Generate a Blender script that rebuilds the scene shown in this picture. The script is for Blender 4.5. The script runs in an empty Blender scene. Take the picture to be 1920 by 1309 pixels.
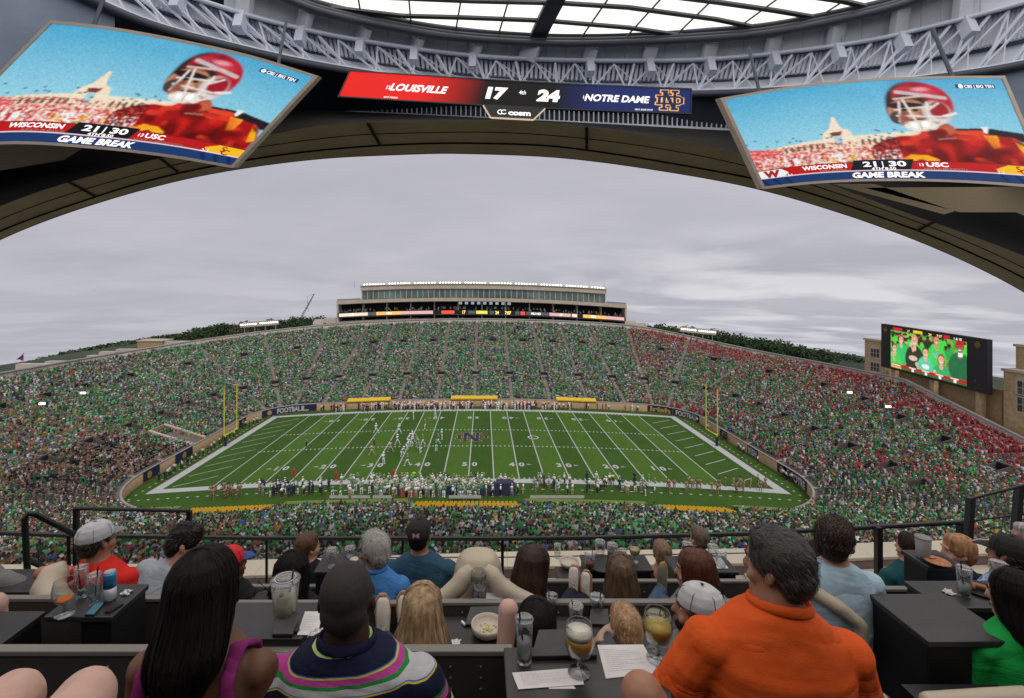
import bpy, bmesh, math, random
import numpy as np
from mathutils import Vector, Matrix, noise as mnoise
R = random.Random(7)
NR = np.random.RandomState(7)
scene = bpy.context.scene
COL = scene.collection
PI = math.pi
# ------------------------------------------------------------------ camera
FPX, PX0, PY0 = 918.0, 907.0, 541.0          # focal length and principal point in photo pixels
cam = bpy.data.cameras.new('camera'); camo = bpy.data.objects.new('camera', cam); COL.objects.link(camo)
cam.sensor_width = 36; cam.lens = 36 * FPX / 1920
cam.shift_x = (960 - PX0) / 1920; cam.shift_y = -(654.5 - PY0) / 1920
cam.clip_start = 0.05; cam.clip_end = 6000
camo.location = (0, 0, 0); camo.rotation_euler = (PI / 2, 0, 0)
scene.camera = camo
# ------------------------------------------------------------------ world: overcast sky
w = bpy.data.worlds.new('World'); scene.world = w; w.use_nodes = True
nt = w.node_tree; nt.nodes.clear()
def N(t, **k):
    n = nt.nodes.new(t)
    for a, b in k.items(): setattr(n, a, b)
    return n
L = nt.links.new
sky = N('ShaderNodeTexSky', sky_type='NISHITA', sun_disc=False)
sky.sun_elevation = math.radians(52); sky.sun_rotation = math.radians(200)
bg1 = N('ShaderNodeBackground'); bg1.inputs['Strength'].default_value = 0.05
L(sky.outputs[0], bg1.inputs['Color'])
tc = N('ShaderNodeTexCoord'); sp = N('ShaderNodeSeparateXYZ'); L(tc.outputs['Generated'], sp.inputs[0])
# cloud deck: project the view direction on a high plane, softened near the horizon
def M2(op, a, b=None, c=None):
    n = N('ShaderNodeMath', operation=op)
    for i, v in enumerate((a, b, c)):
        if v is None: continue
        if isinstance(v, (int, float)): n.inputs[i].default_value = v
        else: L(v, n.inputs[i])
    return n.outputs[0]
zz = M2('MAXIMUM', M2('ADD', sp.outputs[2], 0.16), 0.03)
cx = M2('DIVIDE', sp.outputs[0], zz); cy = M2('DIVIDE', sp.outputs[1], zz)
cb = N('ShaderNodeCombineXYZ'); L(cx, cb.inputs[0]); L(M2('MULTIPLY', cy, 1.15), cb.inputs[1])
n1 = N('ShaderNodeTexNoise'); n1.inputs['Scale'].default_value = 0.33; n1.inputs['Detail'].default_value = 5; n1.inputs['Roughness'].default_value = .55
n1.inputs['Distortion'].default_value = .35
L(cb.outputs[0], n1.inputs['Vector'])
cr = N('ShaderNodeValToRGB'); L(n1.outputs[0], cr.inputs[0])
e = cr.color_ramp.elements; e[0].position = .34; e[0].color = (.48, .475, .545, 1); e[1].position = .68; e[1].color = (.625, .61, .67, 1)
# brighter breaks near the horizon
n2 = N('ShaderNodeTexNoise'); n2.inputs['Scale'].default_value = 0.55; n2.inputs['Detail'].default_value = 5; n2.inputs['Distortion'].default_value = .35
mp = N('ShaderNodeMapping'); mp.inputs['Location'].default_value = (3.1, 7.7, 0); L(cb.outputs[0], mp.inputs[0]); L(mp.outputs[0], n2.inputs['Vector'])
brk = N('ShaderNodeMapRange'); L(n2.outputs[0], brk.inputs[0]); brk.inputs[1].default_value = .46; brk.inputs[2].default_value = .60
low = N('ShaderNodeMapRange'); L(sp.outputs[2], low.inputs[0]); low.inputs[1].default_value = .13; low.inputs[2].default_value = -.02
mx = N('ShaderNodeMix', data_type='RGBA'); azr = N('ShaderNodeMapRange'); L(sp.outputs[0], azr.inputs[0]); azr.inputs[1].default_value = .05; azr.inputs[2].default_value = .45; azr.inputs[3].default_value = .25; azr.inputs[4].default_value = 1.0
L(M2('MULTIPLY', M2('MULTIPLY', brk.outputs[0], azr.outputs[0]), low.outputs[0]), mx.inputs['Factor'])
L(cr.outputs[0], mx.inputs['A']); mx.inputs['B'].default_value = (.92, .90, .92, 1)
hz = N('ShaderNodeMapRange'); L(sp.outputs[2], hz.inputs[0]); hz.inputs[1].default_value = .10; hz.inputs[2].default_value = -.12
mx2 = N('ShaderNodeMix', data_type='RGBA'); L(M2('MULTIPLY', hz.outputs[0], .55), mx2.inputs['Factor'])
L(mx.outputs['Result'], mx2.inputs['A']); mx2.inputs['B'].default_value = (.46, .475, .55, 1)
bg2 = N('ShaderNodeBackground'); bg2.inputs['Strength'].default_value = 0.95; L(mx2.outputs['Result'], bg2.inputs['Color'])
ms = N('ShaderNodeMixShader'); ms.inputs[0].default_value = .95; L(bg1.outputs[0], ms.inputs[1]); L(bg2.outputs[0], ms.inputs[2])
wo = N('ShaderNodeOutputWorld'); L(ms.outputs[0], wo.inputs[0])
sd = bpy.data.lights.new('sun', 'SUN'); sd.energy = 1.5; sd.angle = math.radians(25); sd.color = (1, .97, .93)
so = bpy.data.objects.new('sun', sd); COL.objects.link(so)
so.rotation_euler = (math.radians(38), 0, math.radians(20))
vs = scene.view_settings; vs.view_transform = 'Standard'; vs.look = 'None'; vs.exposure = 0; vs.gamma = 1; vs.use_curve_mapping = False
scene.render.film_transparent = False
cy_ = scene.cycles; cy_.max_bounces = 6; cy_.diffuse_bounces = 3; cy_.glossy_bounces = 3; cy_.transmission_bounces = 6; cy_.transparent_max_bounces = 32
cy_.sample_clamp_indirect = 4; cy_.caustics_reflective = False; cy_.caustics_refractive = False
# ------------------------------------------------------------------ helpers
def at(px, py, Y): return Vector(((px - PX0) / FPX * Y, Y, (PY0 - py) / FPX * Y))
def onz(px, py, z):                                   # point on the horizontal plane z
    Y = z * FPX / (PY0 - py); return Vector(((px - PX0) / FPX * Y, Y, z))
MATS = {}
def mat(name, col, rough=.7, metal=0, var=.12, scale=20, bump=0, bscale=60, emit=0, spec=.5, attr=None, trans=0, coat=0, stretch=(1, 1, 1), fold=0, fscale=4):
    if name in MATS: return MATS[name]
    m = bpy.data.materials.new(name); m.use_nodes = True; t = m.node_tree; b = t.nodes['Principled BSDF']
    b.inputs['Roughness'].default_value = rough; b.inputs['Metallic'].default_value = metal
    b.inputs['Specular IOR Level'].default_value = spec; b.inputs['Coat Weight'].default_value = coat
    c4 = (*col, 1)
    tcn = t.nodes.new('ShaderNodeTexCoord'); mpn = t.nodes.new('ShaderNodeMapping'); t.links.new(tcn.outputs['Object'], mpn.inputs[0]); mpn.inputs['Scale'].default_value = stretch
    if attr:
        a = t.nodes.new('ShaderNodeAttribute'); a.attribute_name = attr; src = a.outputs['Color']
        t.links.new(src, b.inputs['Base Color'])
        if emit:
            b.inputs['Base Color'].default_value = (0, 0, 0, 1); t.links.remove(b.inputs['Base Color'].links[0]); t.links.new(src, b.inputs['Emission Color'])
    elif var:
        nz = t.nodes.new('ShaderNodeTexNoise'); nz.inputs['Scale'].default_value = scale; nz.inputs['Detail'].default_value = 4
        t.links.new(mpn.outputs[0], nz.inputs['Vector'])
        rp = t.nodes.new('ShaderNodeValToRGB'); t.links.new(nz.outputs[0], rp.inputs[0])
        rp.color_ramp.elements[0].position = .3; rp.color_ramp.elements[1].position = .7
        rp.color_ramp.elements[0].color = (*[x * (1 - var) for x in col], 1); rp.color_ramp.elements[1].color = (*[min(1, x * (1 + var)) for x in col], 1)
        t.links.new(rp.outputs[0], b.inputs['Base Color'])
    else: b.inputs['Base Color'].default_value = c4
    if emit:
        b.inputs['Emission Strength'].default_value = emit
        if not attr:
            b.inputs['Emission Color'].default_value = c4
            for l_ in list(b.inputs['Base Color'].links): t.links.remove(l_)
            b.inputs['Base Color'].default_value = (.02, .02, .02, 1)
    if bump:
        n3 = t.nodes.new('ShaderNodeTexNoise'); n3.inputs['Scale'].default_value = bscale; n3.inputs['Detail'].default_value = 5
        t.links.new(mpn.outputs[0], n3.inputs['Vector'])
        bp = t.nodes.new('ShaderNodeBump'); bp.inputs['Strength'].default_value = bump; bp.inputs['Distance'].default_value = .01
        t.links.new(n3.outputs[0], bp.inputs['Height']); t.links.new(bp.outputs[0], b.inputs['Normal'])
    if fold:                                           # soft cloth creases: thin ridges from a warped noise
        mp2 = t.nodes.new('ShaderNodeMapping'); mp2.inputs['Rotation'].default_value = (.3, .6, .5); mp2.inputs['Scale'].default_value = (1, 1, 2.4); t.links.new(tcn.outputs['Object'], mp2.inputs[0])
        n4 = t.nodes.new('ShaderNodeTexNoise'); n4.inputs['Scale'].default_value = fscale; n4.inputs['Detail'].default_value = 2.5; n4.inputs['Distortion'].default_value = 1.2; t.links.new(mp2.outputs[0], n4.inputs['Vector'])
        s1 = t.nodes.new('ShaderNodeMath'); s1.operation = 'SUBTRACT'; t.links.new(n4.outputs[0], s1.inputs[0]); s1.inputs[1].default_value = .5
        s2 = t.nodes.new('ShaderNodeMath'); s2.operation = 'ABSOLUTE'; t.links.new(s1.outputs[0], s2.inputs[0]); s3 = t.nodes.new('ShaderNodeMath'); s3.operation = 'POWER'; t.links.new(s2.outputs[0], s3.inputs[0]); s3.inputs[1].default_value = .6
        b2 = t.nodes.new('ShaderNodeBump'); b2.inputs['Strength'].default_value = fold; b2.inputs['Distance'].default_value = .06; t.links.new(s3.outputs[0], b2.inputs['Height'])
        if bump: t.links.new(b2.outputs[0], bp.inputs['Normal'])
        else: t.links.new(b2.outputs[0], b.inputs['Normal'])
    if trans:
        b.inputs['Transmission Weight'].default_value = trans; b.inputs['IOR'].default_value = 1.3
    MATS[name] = m; return m
class MB:
    def __init__(s): s.v = []; s.f = []; s.m = []; s.cur = 0
    def quad(s, a, b, c, d):
        n = len(s.v); s.v += [tuple(a), tuple(b), tuple(c), tuple(d)]; s.f.append((n, n + 1, n + 2, n + 3)); s.m.append(s.cur)
    def poly(s, pts):
        n = len(s.v); s.v += [tuple(p) for p in pts]; s.f.append(tuple(range(n, n + len(pts)))); s.m.append(s.cur)
    def hexa(s, p):                                   # 8 corners: bottom 4 ccw, top 4 ccw
        n = len(s.v); s.v += [tuple(q) for q in p]
        for f in ((3, 2, 1, 0), (4, 5, 6, 7), (0, 1, 5, 4), (1, 2, 6, 5), (2, 3, 7, 6), (3, 0, 4, 7)):
            s.f.append(tuple(n + i for i in f)); s.m.append(s.cur)
    def box(s, x0, x1, y0, y1, z0, z1):
        s.hexa([(x0, y0, z0), (x1, y0, z0), (x1, y1, z0), (x0, y1, z0), (x0, y0, z1), (x1, y0, z1), (x1, y1, z1), (x0, y1, z1)])
    def bar(s, a, b, wx, wz=None, up=(0, 0, 1)):      # rectangular bar between two points
        a = Vector(a); b = Vector(b); wz = wz or wx; d = (b - a).normalized(); u = Vector(up)
        if abs(d.dot(u)) > .98: u = Vector((1, 0, 0))
        x = d.cross(u).normalized() * wx / 2; z = x.cross(d).normalized() * wz / 2
        s.hexa([a - x - z, a + x - z, b + x - z, b - x - z, a - x + z, a + x + z, b + x + z, b - x + z])
    def tube(s, pts, rad, n=8, cap=True, sq=None):
        pts = [Vector(p) for p in pts]; m = len(pts)
        if not hasattr(rad, '__len__'): rad = [rad] * m
        base = len(s.v); ref = None
        for i, p in enumerate(pts):
            d = (pts[min(i + 1, m - 1)] - pts[max(i - 1, 0)]).normalized()
            if ref is None:
                ref = Vector((0, 0, 1)) if abs(d.z) < .9 else Vector((0, 1, 0))
            x = d.cross(ref).normalized(); y = x.cross(d).normalized(); ref = y
            rr = rad[i]; rx, ry = rr if hasattr(rr, '__len__') else (rr, rr)
            for k in range(n):
                a = 2 * PI * k / n; s.v.append(tuple(p + x * math.cos(a) * rx + y * math.sin(a) * ry))
        for i in range(m - 1):
            for k in range(n):
                a = base + i * n + k; b = base + i * n + (k + 1) % n
                s.f.append((a, b, b + n, a + n)); s.m.append(s.cur)
        if cap:
            s.f.append(tuple(base + k for k in reversed(range(n)))); s.m.append(s.cur)
            s.f.append(tuple(base + (m - 1) * n + k for k in range(n))); s.m.append(s.cur)
    def lathe(s, prof, c=(0, 0, 0), n=20):            # prof: (r, z)
        base = len(s.v); m = len(prof)
        for r, z in prof:
            for k in range(n):
                a = 2 * PI * k / n; s.v.append((c[0] + r * math.cos(a), c[1] + r * math.sin(a), c[2] + z))
        for i in range(m - 1):
            for k in range(n):
                a = base + i * n + k; b = base + i * n + (k + 1) % n
                s.f.append((a, b, b + n, a + n)); s.m.append(s.cur)
        if prof[0][0] > 1e-4: s.f.append(tuple(base + k for k in reversed(range(n)))); s.m.append(s.cur)
        if prof[-1][0] > 1e-4: s.f.append(tuple(base + (m - 1) * n + k for k in range(n))); s.m.append(s.cur)
    def ell(s, c, r, n=12, rot=None, m=8):
        c = Vector(c); base = len(s.v)
        for i in range(m + 1):
            ph = PI * i / m
            for k in range(n):
                a = 2 * PI * k / n; p = Vector((r[0] * math.sin(ph) * math.cos(a), r[1] * math.sin(ph) * math.sin(a), -r[2] * math.cos(ph)))
                if rot: p = rot @ p
                s.v.append(tuple(c + p))
        for i in range(m):
            for k in range(n):
                a = base + i * n + k; b = base + i * n + (k + 1) % n
                s.f.append((a, b, b + n, a + n)); s.m.append(s.cur)
    def loft(s, secs, n=24, p=2.3, cap=True):         # secs: (center, rx, ry) horizontal superellipse sections
        base = len(s.v); m = len(secs)
        for c, rx, ry in secs:
            for k in range(n):
                a = 2 * PI * k / n; ca, sa = math.cos(a), math.sin(a)
                s.v.append((c[0] + rx * math.copysign(abs(ca) ** (2 / p), ca), c[1] + ry * math.copysign(abs(sa) ** (2 / p), sa), c[2]))
        for i in range(m - 1):
            for k in range(n):
                a = base + i * n + k; b = base + i * n + (k + 1) % n
                s.f.append((a, b, b + n, a + n)); s.m.append(s.cur)
        if cap:
            s.f.append(tuple(base + k for k in reversed(range(n)))); s.m.append(s.cur)
            s.f.append(tuple(base + (m - 1) * n + k for k in range(n))); s.m.append(s.cur)
    def mesh(s, name, mats, smooth=False, off=None):
        me = bpy.data.meshes.new(name)
        v = s.v if off is None else [(a - off[0], b - off[1], c - off[2]) for a, b, c in s.v]
        me.from_pydata(v, [], s.f)
        for m in (mats if isinstance(mats, (list, tuple)) else [mats]): me.materials.append(m)
        if any(s.m): me.polygons.foreach_set('material_index', s.m)
        if smooth: me.polygons.foreach_set('use_smooth', [True] * len(s.f))
        me.update(); return me
    def build(s, name, mats, parent=None, smooth=False, off=None, bevel=0):
        if parent is not None and off is None: off = parent.get('_o', (0, 0, 0))
        me = s.mesh(name, mats, smooth, off)
        return put(name, me, parent, bevel=bevel)
def put(name, me, parent=None, loc=(0, 0, 0), bevel=0, rot=None):
    o = bpy.data.objects.new(name, me); COL.objects.link(o); o.location = loc
    if rot: o.rotation_euler = rot
    if parent is not None: o.parent = parent
    if bevel:
        b = o.modifiers.new('bevel', 'BEVEL'); b.width = bevel; b.segments = 2; b.limit_method = 'ANGLE'
    return o
def tag(o, label=None, cat=None, group=None, kind=None):
    if label: o['label'] = label
    if cat: o['category'] = cat
    if group: o['group'] = group
    if kind: o['kind'] = kind
    return o
def thing(name, label, cat, loc=(0, 0, 0), group=None, rz=0):
    """Empty at the base; children are written in world coordinates minus loc when rz == 0"""
    o = bpy.data.objects.new(name, None); COL.objects.link(o); o.location = loc; o.rotation_euler = (0, 0, rz)
    o['_o'] = tuple(loc) if rz == 0 else (0, 0, 0); o.empty_display_size = .1
    return tag(o, label, cat, group)
def grid_mesh(name, P, mats, smooth=False, cols=None, off=(0, 0, 0)):
    """P: (n, m, 3) array; cols: (n, m, 3) point colours"""
    n, m = P.shape[:2]; me = bpy.data.meshes.new(name)
    idx = np.arange(n * m).reshape(n, m)
    f = np.stack([idx[:-1, :-1], idx[:-1, 1:], idx[1:, 1:], idx[1:, :-1]], -1).reshape(-1, 4)
    npmesh(me, (P - np.array(off)).reshape(-1, 3), f)
    if cols is not None:
        a = me.color_attributes.new('Col', 'FLOAT_COLOR', 'POINT')
        c = np.ones((n * m, 4), np.float32); c[:, :3] = cols.reshape(-1, 3); a.data.foreach_set('color', c.ravel())
    for q in (mats if isinstance(mats, (list, tuple)) else [mats]): me.materials.append(q)
    if smooth: me.polygons.foreach_set('use_smooth', [True] * len(f))
    return me
def npmesh(me, v, f):
    v = np.ascontiguousarray(v, np.float32); f = np.ascontiguousarray(f, np.int32); k = f.shape[1]
    me.vertices.add(len(v)); me.vertices.foreach_set('co', v.ravel())
    me.loops.add(f.size); me.loops.foreach_set('vertex_index', f.ravel())
    me.polygons.add(len(f)); me.polygons.foreach_set('loop_start', np.arange(0, f.size, k, dtype=np.int32))
    me.update(calc_edges=True)
_TX = {}
def text_geo(body, bold=.02, shear=0., sx=1.0, gap=1.0):
    """flat lettering as 2D verts + tris, height 1, centred on x, baseline 0"""
    k = (body, bold, shear, sx, gap)
    if k in _TX: return _TX[k]
    cu = bpy.data.curves.new('t', 'FONT'); cu.body = body; cu.size = 1.37; cu.offset = bold; cu.shear = shear; cu.space_character = gap
    cu.align_x = 'CENTER'; cu.resolution_u = 3; cu.fill_mode = 'FRONT'
    o = bpy.data.objects.new('t', cu); COL.objects.link(o)
    me = bpy.data.meshes.new_from_object(o); bm = bmesh.new(); bm.from_mesh(me); bmesh.ops.triangulate(bm, faces=bm.faces)
    v = np.array([(a.co.x * sx, a.co.y) for a in bm.verts]); f = [tuple(q.index for q in p.verts) for p in bm.faces]
    bm.free(); bpy.data.objects.remove(o); bpy.data.curves.remove(cu); bpy.data.meshes.remove(me)
    _TX[k] = (v, f); return _TX[k]
def text_on(mb, body, fn, u0, v0, h, asp=1.0, wid=None, **kw):
    """put lettering on a surface: fn(u, v) -> point; h and positions in surface units (v up)"""
    v, f = text_geo(body, **kw); s = h
    sxx = s * asp
    if wid: sxx = wid / max(1e-6, (v[:, 0].max() - v[:, 0].min()))
    b = len(mb.v)
    cxm = (v[:, 0].max() + v[:, 0].min()) / 2
    for x, y in v: mb.v.append(tuple(fn(u0 + (x - cxm) * sxx, v0 + (y - .5) * s)))
    for q in f: mb.f.append(tuple(b + i for i in q)); mb.m.append(mb.cur)
# ================================================================== STADIUM
H = 34.1; XC = -2.75; KS = 6.37e-4
def sag(x): return KS * (x - XC) ** 2
YN, YF = 87.8, 136.5                                   # near and far sideline
yd = .9144
WX, WY0, WY1, WR = 61.2, 72.6, 141.8, 11.0             # inner wall half width, near, far, corner radius
RUN, RISE, WH = 53.0, 18.6, 1.9
NROW = 62; RD = RUN / NROW
hxs, hys = WX - WR, (WY1 - WY0) / 2 - WR; YCc = (WY0 + WY1) / 2
# path sample table: (centre of curvature x, y, direction angle) around the rounded rectangle
def ring_dirs(nc=26, nx=44, ny=22):
    out = []
    def st(p, q, a, n):
        for i in range(n): out.append((p[0] + (q[0] - p[0]) * i / n, p[1] + (q[1] - p[1]) * i / n, a, 0))
    def arc(c, a0, n, e=0):
        for i in range(n): out.append((c[0] - (e if c[0] > 0 else -e), c[1] + (e if c[1] < 0 else 0), a0 + PI / 2 * i / n, e))
    E = 9.0                                            # the near corners are rounder
    st((hxs, -hys + E), (hxs, hys), 0, ny); arc((hxs, hys), 0, nc)
    st((hxs, hys), (-hxs, hys), PI / 2, nx); arc((-hxs, hys), PI / 2, nc)
    st((-hxs, hys), (-hxs, -hys + E), PI, ny); arc((-hxs, -hys), PI, nc, E)
    st((-hxs + E, -hys), (hxs - E, -hys), 1.5 * PI, nx); arc((hxs, -hys), 1.5 * PI, nc, E)
    out.append(out[0]); return np.array(out)
RD_T = ring_dirs()
def ring_pt(T, d): return np.stack([XC + T[:, 0] + (WR + T[:, 3] + d) * np.cos(T[:, 2]), YCc + T[:, 1] + (WR + T[:, 3] + d) * np.sin(T[:, 2])], -1)
def rise(d): t = np.clip(d / RUN, 0, 1.2); return RISE * (.84 * t + .16 * t * t)
def xdrop(x, y, d):                                    # the right hand stand sits a little lower
    k = np.clip((x - 55) / 48, 0, 1); k = k * k * (3 - 2 * k)
    return k * np.clip(d / RUN, 0, 1.1) * (3.6 + .24 * np.clip(130 - y, 0, 60))
def zst(x, d, y=150.): return -H + WH + rise(d) - KS * (x - XC) ** 2 - xdrop(x, y, d)
m_conc = mat('concrete', (.36, .33, .29), .85, var=.15, scale=.3)
m_conc2 = mat('concrete_pale', (.52, .47, .41), .85, var=.12, scale=.2)
m_tan = mat('tan_brick', (.42, .29, .16), .9, var=.15, scale=2)
m_dark = mat('dark_opening', (.012, .012, .014), .9, var=0)
m_grass = mat('turf', (.05, .16, .02), .9)
m_white = mat('white_paint', (.50, .50, .485), .7, var=.05, scale=1)
m_col = mat('crowd_colours', (1, 1, 1), .85, attr='Col', spec=.2)
m_yel = mat('yellow_plastic', (.80, .52, .03), .5, var=.08, scale=3)
m_navy = mat('navy_banner', (.012, .02, .06), .7, var=.1)
m_gold = mat('gold_paint', (.42, .27, .06), .5, var=.1)
# turf material: mowing stripes every five yards + fine mottling
def turf_mat():
    m = bpy.data.materials.new('mown_turf'); m.use_nodes = True; t = m.node_tree; b = t.nodes['Principled BSDF']; l = t.links.new
    b.inputs['Roughness'].default_value = .95; b.inputs['Specular IOR Level'].default_value = .15
    tc = t.nodes.new('ShaderNodeTexCoord'); s = t.nodes.new('ShaderNodeSeparateXYZ'); l(tc.outputs['Object'], s.inputs[0])
    def mm(op, a, b_=None):
        n = t.nodes.new('ShaderNodeMath'); n.operation = op
        for i, v in enumerate((a, b_)):
            if v is None: continue
            if isinstance(v, (int, float)): n.inputs[i].default_value = v
            else: l(v, n.inputs[i])
        return n.outputs[0]
    fr = mm('FRACT', mm('DIVIDE', mm('ADD', s.outputs[0], -XC + 1000 * yd), 10 * yd))
    st = mm('GREATER_THAN', fr, .5)
    inx = mm('LESS_THAN', mm('ABSOLUTE', mm('ADD', s.outputs[0], -XC)), 50 * yd)
    iny = mm('LESS_THAN', mm('ABSOLUTE', mm('ADD', s.outputs[1], -(YN + YF) / 2)), (YF - YN) / 2)
    st = mm('MULTIPLY', mm('MULTIPLY', st, inx), iny)
    nz = t.nodes.new('ShaderNodeTexNoise'); nz.inputs['Scale'].default_value = .18; nz.inputs['Detail'].default_value = 8; nz.inputs['Roughness'].default_value = .7; l(tc.outputs['Object'], nz.inputs['Vector'])
    n2 = t.nodes.new('ShaderNodeTexNoise'); n2.inputs['Scale'].default_value = 1.2; n2.inputs['Detail'].default_value = 6
    mpp = t.nodes.new('ShaderNodeMapping'); mpp.inputs['Scale'].default_value = (3, .25, 1); l(tc.outputs['Object'], mpp.inputs[0]); l(mpp.outputs[0], n2.inputs['Vector'])
    mx = t.nodes.new('ShaderNodeMix'); mx.data_type = 'RGBA'; l(st, mx.inputs['Factor'])
    mx.inputs['A'].default_value = (.050, .108, .016, 1); mx.inputs['B'].default_value = (.074, .150, .021, 1)
    hs = t.nodes.new('ShaderNodeHueSaturation'); l(mx.outputs['Result'], hs.inputs['Color'])
    l(mm('ADD', mm('ADD', mm('MULTIPLY', nz.outputs[0], .55), mm('MULTIPLY', n2.outputs[0], .5)), .48), hs.inputs['Value'])
    l(hs.outputs[0], b.inputs['Base Color']); return m
M_TURF = turf_mat()
# ---- ground: one big sheet, falling away around the stadium
def terrain():
    r = np.concatenate([np.linspace(0, 130, 14), np.linspace(160, 420, 12), np.linspace(500, 3500, 22)])
    a = np.linspace(0, 2 * PI, 97)
    Rr, A = np.meshgrid(r, a, indexing='ij')
    X = XC + Rr * np.cos(A) * 1.15; Y = YCc + Rr * np.sin(A)
    prof_x = [-1.3, -.99, -.85, -.75, -.65, -.48, -.2, .1, .34, .37, .44, .49, .57, .66, .77, 1.2]
    prof_y = [745, 694, 663, 647, 634, 616, 606, 606, 612, 611, 618, 628, 642, 657, 678, 760]
    t = X / np.maximum(Y, 60)
    far = (PY0 - (np.interp(t, prof_x, prof_y) + 3)) / FPX * np.maximum(Y, 60)
    far = np.where(Y < 60, -60 - Rr * .05, far)
    near = -H - 1.2 - np.minimum(KS * (X - XC) ** 2, 14)
    k = np.clip((Rr - 150) / 450, 0, 1); k = k * k * (3 - 2 * k)
    Z = near * (1 - k) + far * k
    # beyond the skyline ridge the land drops gently
    Z = Z - np.clip((Rr - 760) / 400, 0, 9) ** 1.2 * 14 - (Rr < 150) * .3
    Z += np.array([[mnoise.noise((x * .006, y * .006, 0)) * 5 * kk for x, y, kk in zip(xx, yy, kr)] for xx, yy, kr in zip(X, Y, k)])
    o = put('ground', grid_mesh('ground', np.stack([X, Y, Z], -1), mat('woodland_ground', (.035, .055, .025), .95, var=.4, scale=.03), True))
    tag(o, kind='structure'); return X, Y, Z
terrain()
# ---- playing field
def strip(x0, x1, y0, y1, dz, nx=None, mb=None):
    nx = nx or max(1, int(abs(x1 - x0) / 3)); mb = mb or MB()
    for i in range(nx):
        a = x0 + (x1 - x0) * i / nx; b = x0 + (x1 - x0) * (i + 1) / nx
        mb.quad((a, y0, -H + dz - sag(a)), (b, y0, -H + dz - sag(b)), (b, y1, -H + dz - sag(b)), (a, y1, -H + dz - sag(a)))
    return mb
xs = np.linspace(XC - WX - 3, XC + WX + 3, 80); ys = np.linspace(WY0 - 2, WY1 + 2, 30)
GX, GY = np.meshgrid(xs, ys, indexing='ij')
tag(put('playing_field', grid_mesh('playing_field', np.stack([GX, GY, -H - KS * (GX - XC) ** 2], -1), M_TURF, True)), kind='structure')
mk = MB()
xe = 60 * yd; LW = .11
# broad white border
b = strip(XC - xe - 1.9, XC + xe + 1.9, YN - 1.8, YN, .012); strip(XC - xe - 1.9, XC + xe + 1.9, YF, YF + 1.8, .012, mb=b)
for s in (-1, 1): strip(XC + s * xe, XC + s * (xe + 1.9), YN, YF, .012, 2, mb=b)
fm = thing('field_markings', 'white painted yard lines, border and numbers on the green football field', 'field markings', (XC, YCc, -H))
b.build('border', m_white, fm)
for i in range(-10, 11):
    x = XC + i * 5 * yd; l = strip(x - LW, x + LW, YN, YF, .012, 1)
    l.build('yard_line', m_white, fm)
h = MB()
for i in range(-49, 50):
    if i % 5 == 0: continue
    x = XC + i * yd
    for yc in (YN + .3, YN + 20 * yd, YF - 20 * yd, YF - .3): strip(x - .14, x + .14, yc - .33, yc + .33, .012, 1, mb=h)
for i in range(-50, 51, 5):
    x = XC + i * yd
    for yc in (YN + 20 * yd, YF - 20 * yd): strip(x - .5, x + .5, yc - .12, yc + .12, .013, 1, mb=h)
tag(h.build('hash_mark', m_white, fm), kind='stuff')
# end zones: slanted hatching, fine dotted boundary outside
for s in (-1, 1):
    for k in range(9):
        y0 = YN + 1.6 + k * 5.1; a0 = XC + s * 52 * yd; a1 = XC + s * 58.6 * yd
        q = MB(); x0, ya = a0, y0 + (2.6 if s < 0 else .2); x1, yb = a1, y0 + (.0 if s < 0 else -2.8) + (0 if s < 0 else 0)
        ya, yb = (y0 - .8, y0 + 3.4) if s > 0 else (y0 + 3.4, y0 - .8)
        q.quad((x0, ya - .12, -H + .013 - sag(x0)), (x1, yb - .12, -H + .013 - sag(x1)), (x1, yb + .12, -H + .013 - sag(x1)), (x0, ya + .12, -H + .013 - sag(x0)))
        q.build('end_zone_hatch', m_white, fm)
d = MB()
for i in range(70):
    x = XC - 58 + i * 1.68; strip(x, x + .5, YN - 4.6, YN - 4.3, .012, 1, mb=d)
for i in range(30):
    for s in (-1, 1): strip(XC + s * 58.2 - .15, XC + s * 58.2 + .15, YN - 4 + i * 1.75, YN - 3.5 + i * 1.75, .012, 1, mb=d)
tag(d.build('limit_dots', m_white, fm), kind='stuff')
def flat(x, y, dz=.014): return (x, y, -H + dz - sag(x))
for i in range(1, 10):
    n = min(i, 10 - i) * 10; x = XC + (i - 5) * 10 * yd
    for yc, flip in ((YN + 8 * yd, 1), (YF - 8 * yd, -1)):
        for j, c in enumerate(str(n)):
            q = MB(); text_on(q, c, lambda u, v: flat(x + flip * u, yc + flip * v), (-.95 if j == 0 else .95), 0, 1.9, asp=.8, bold=.06)
            q.build('yard_number', m_white, fm)
        if i != 5:
            q = MB(); s = -1 if i < 5 else 1
            q.poly([flat(x + s * 2.0, yc - .25), flat(x + s * 2.0, yc + .25), flat(x + s * 3.1, yc)][::(-1 if s < 0 else 1)][::-1]); q.build('direction_arrow', m_white, fm)
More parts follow.
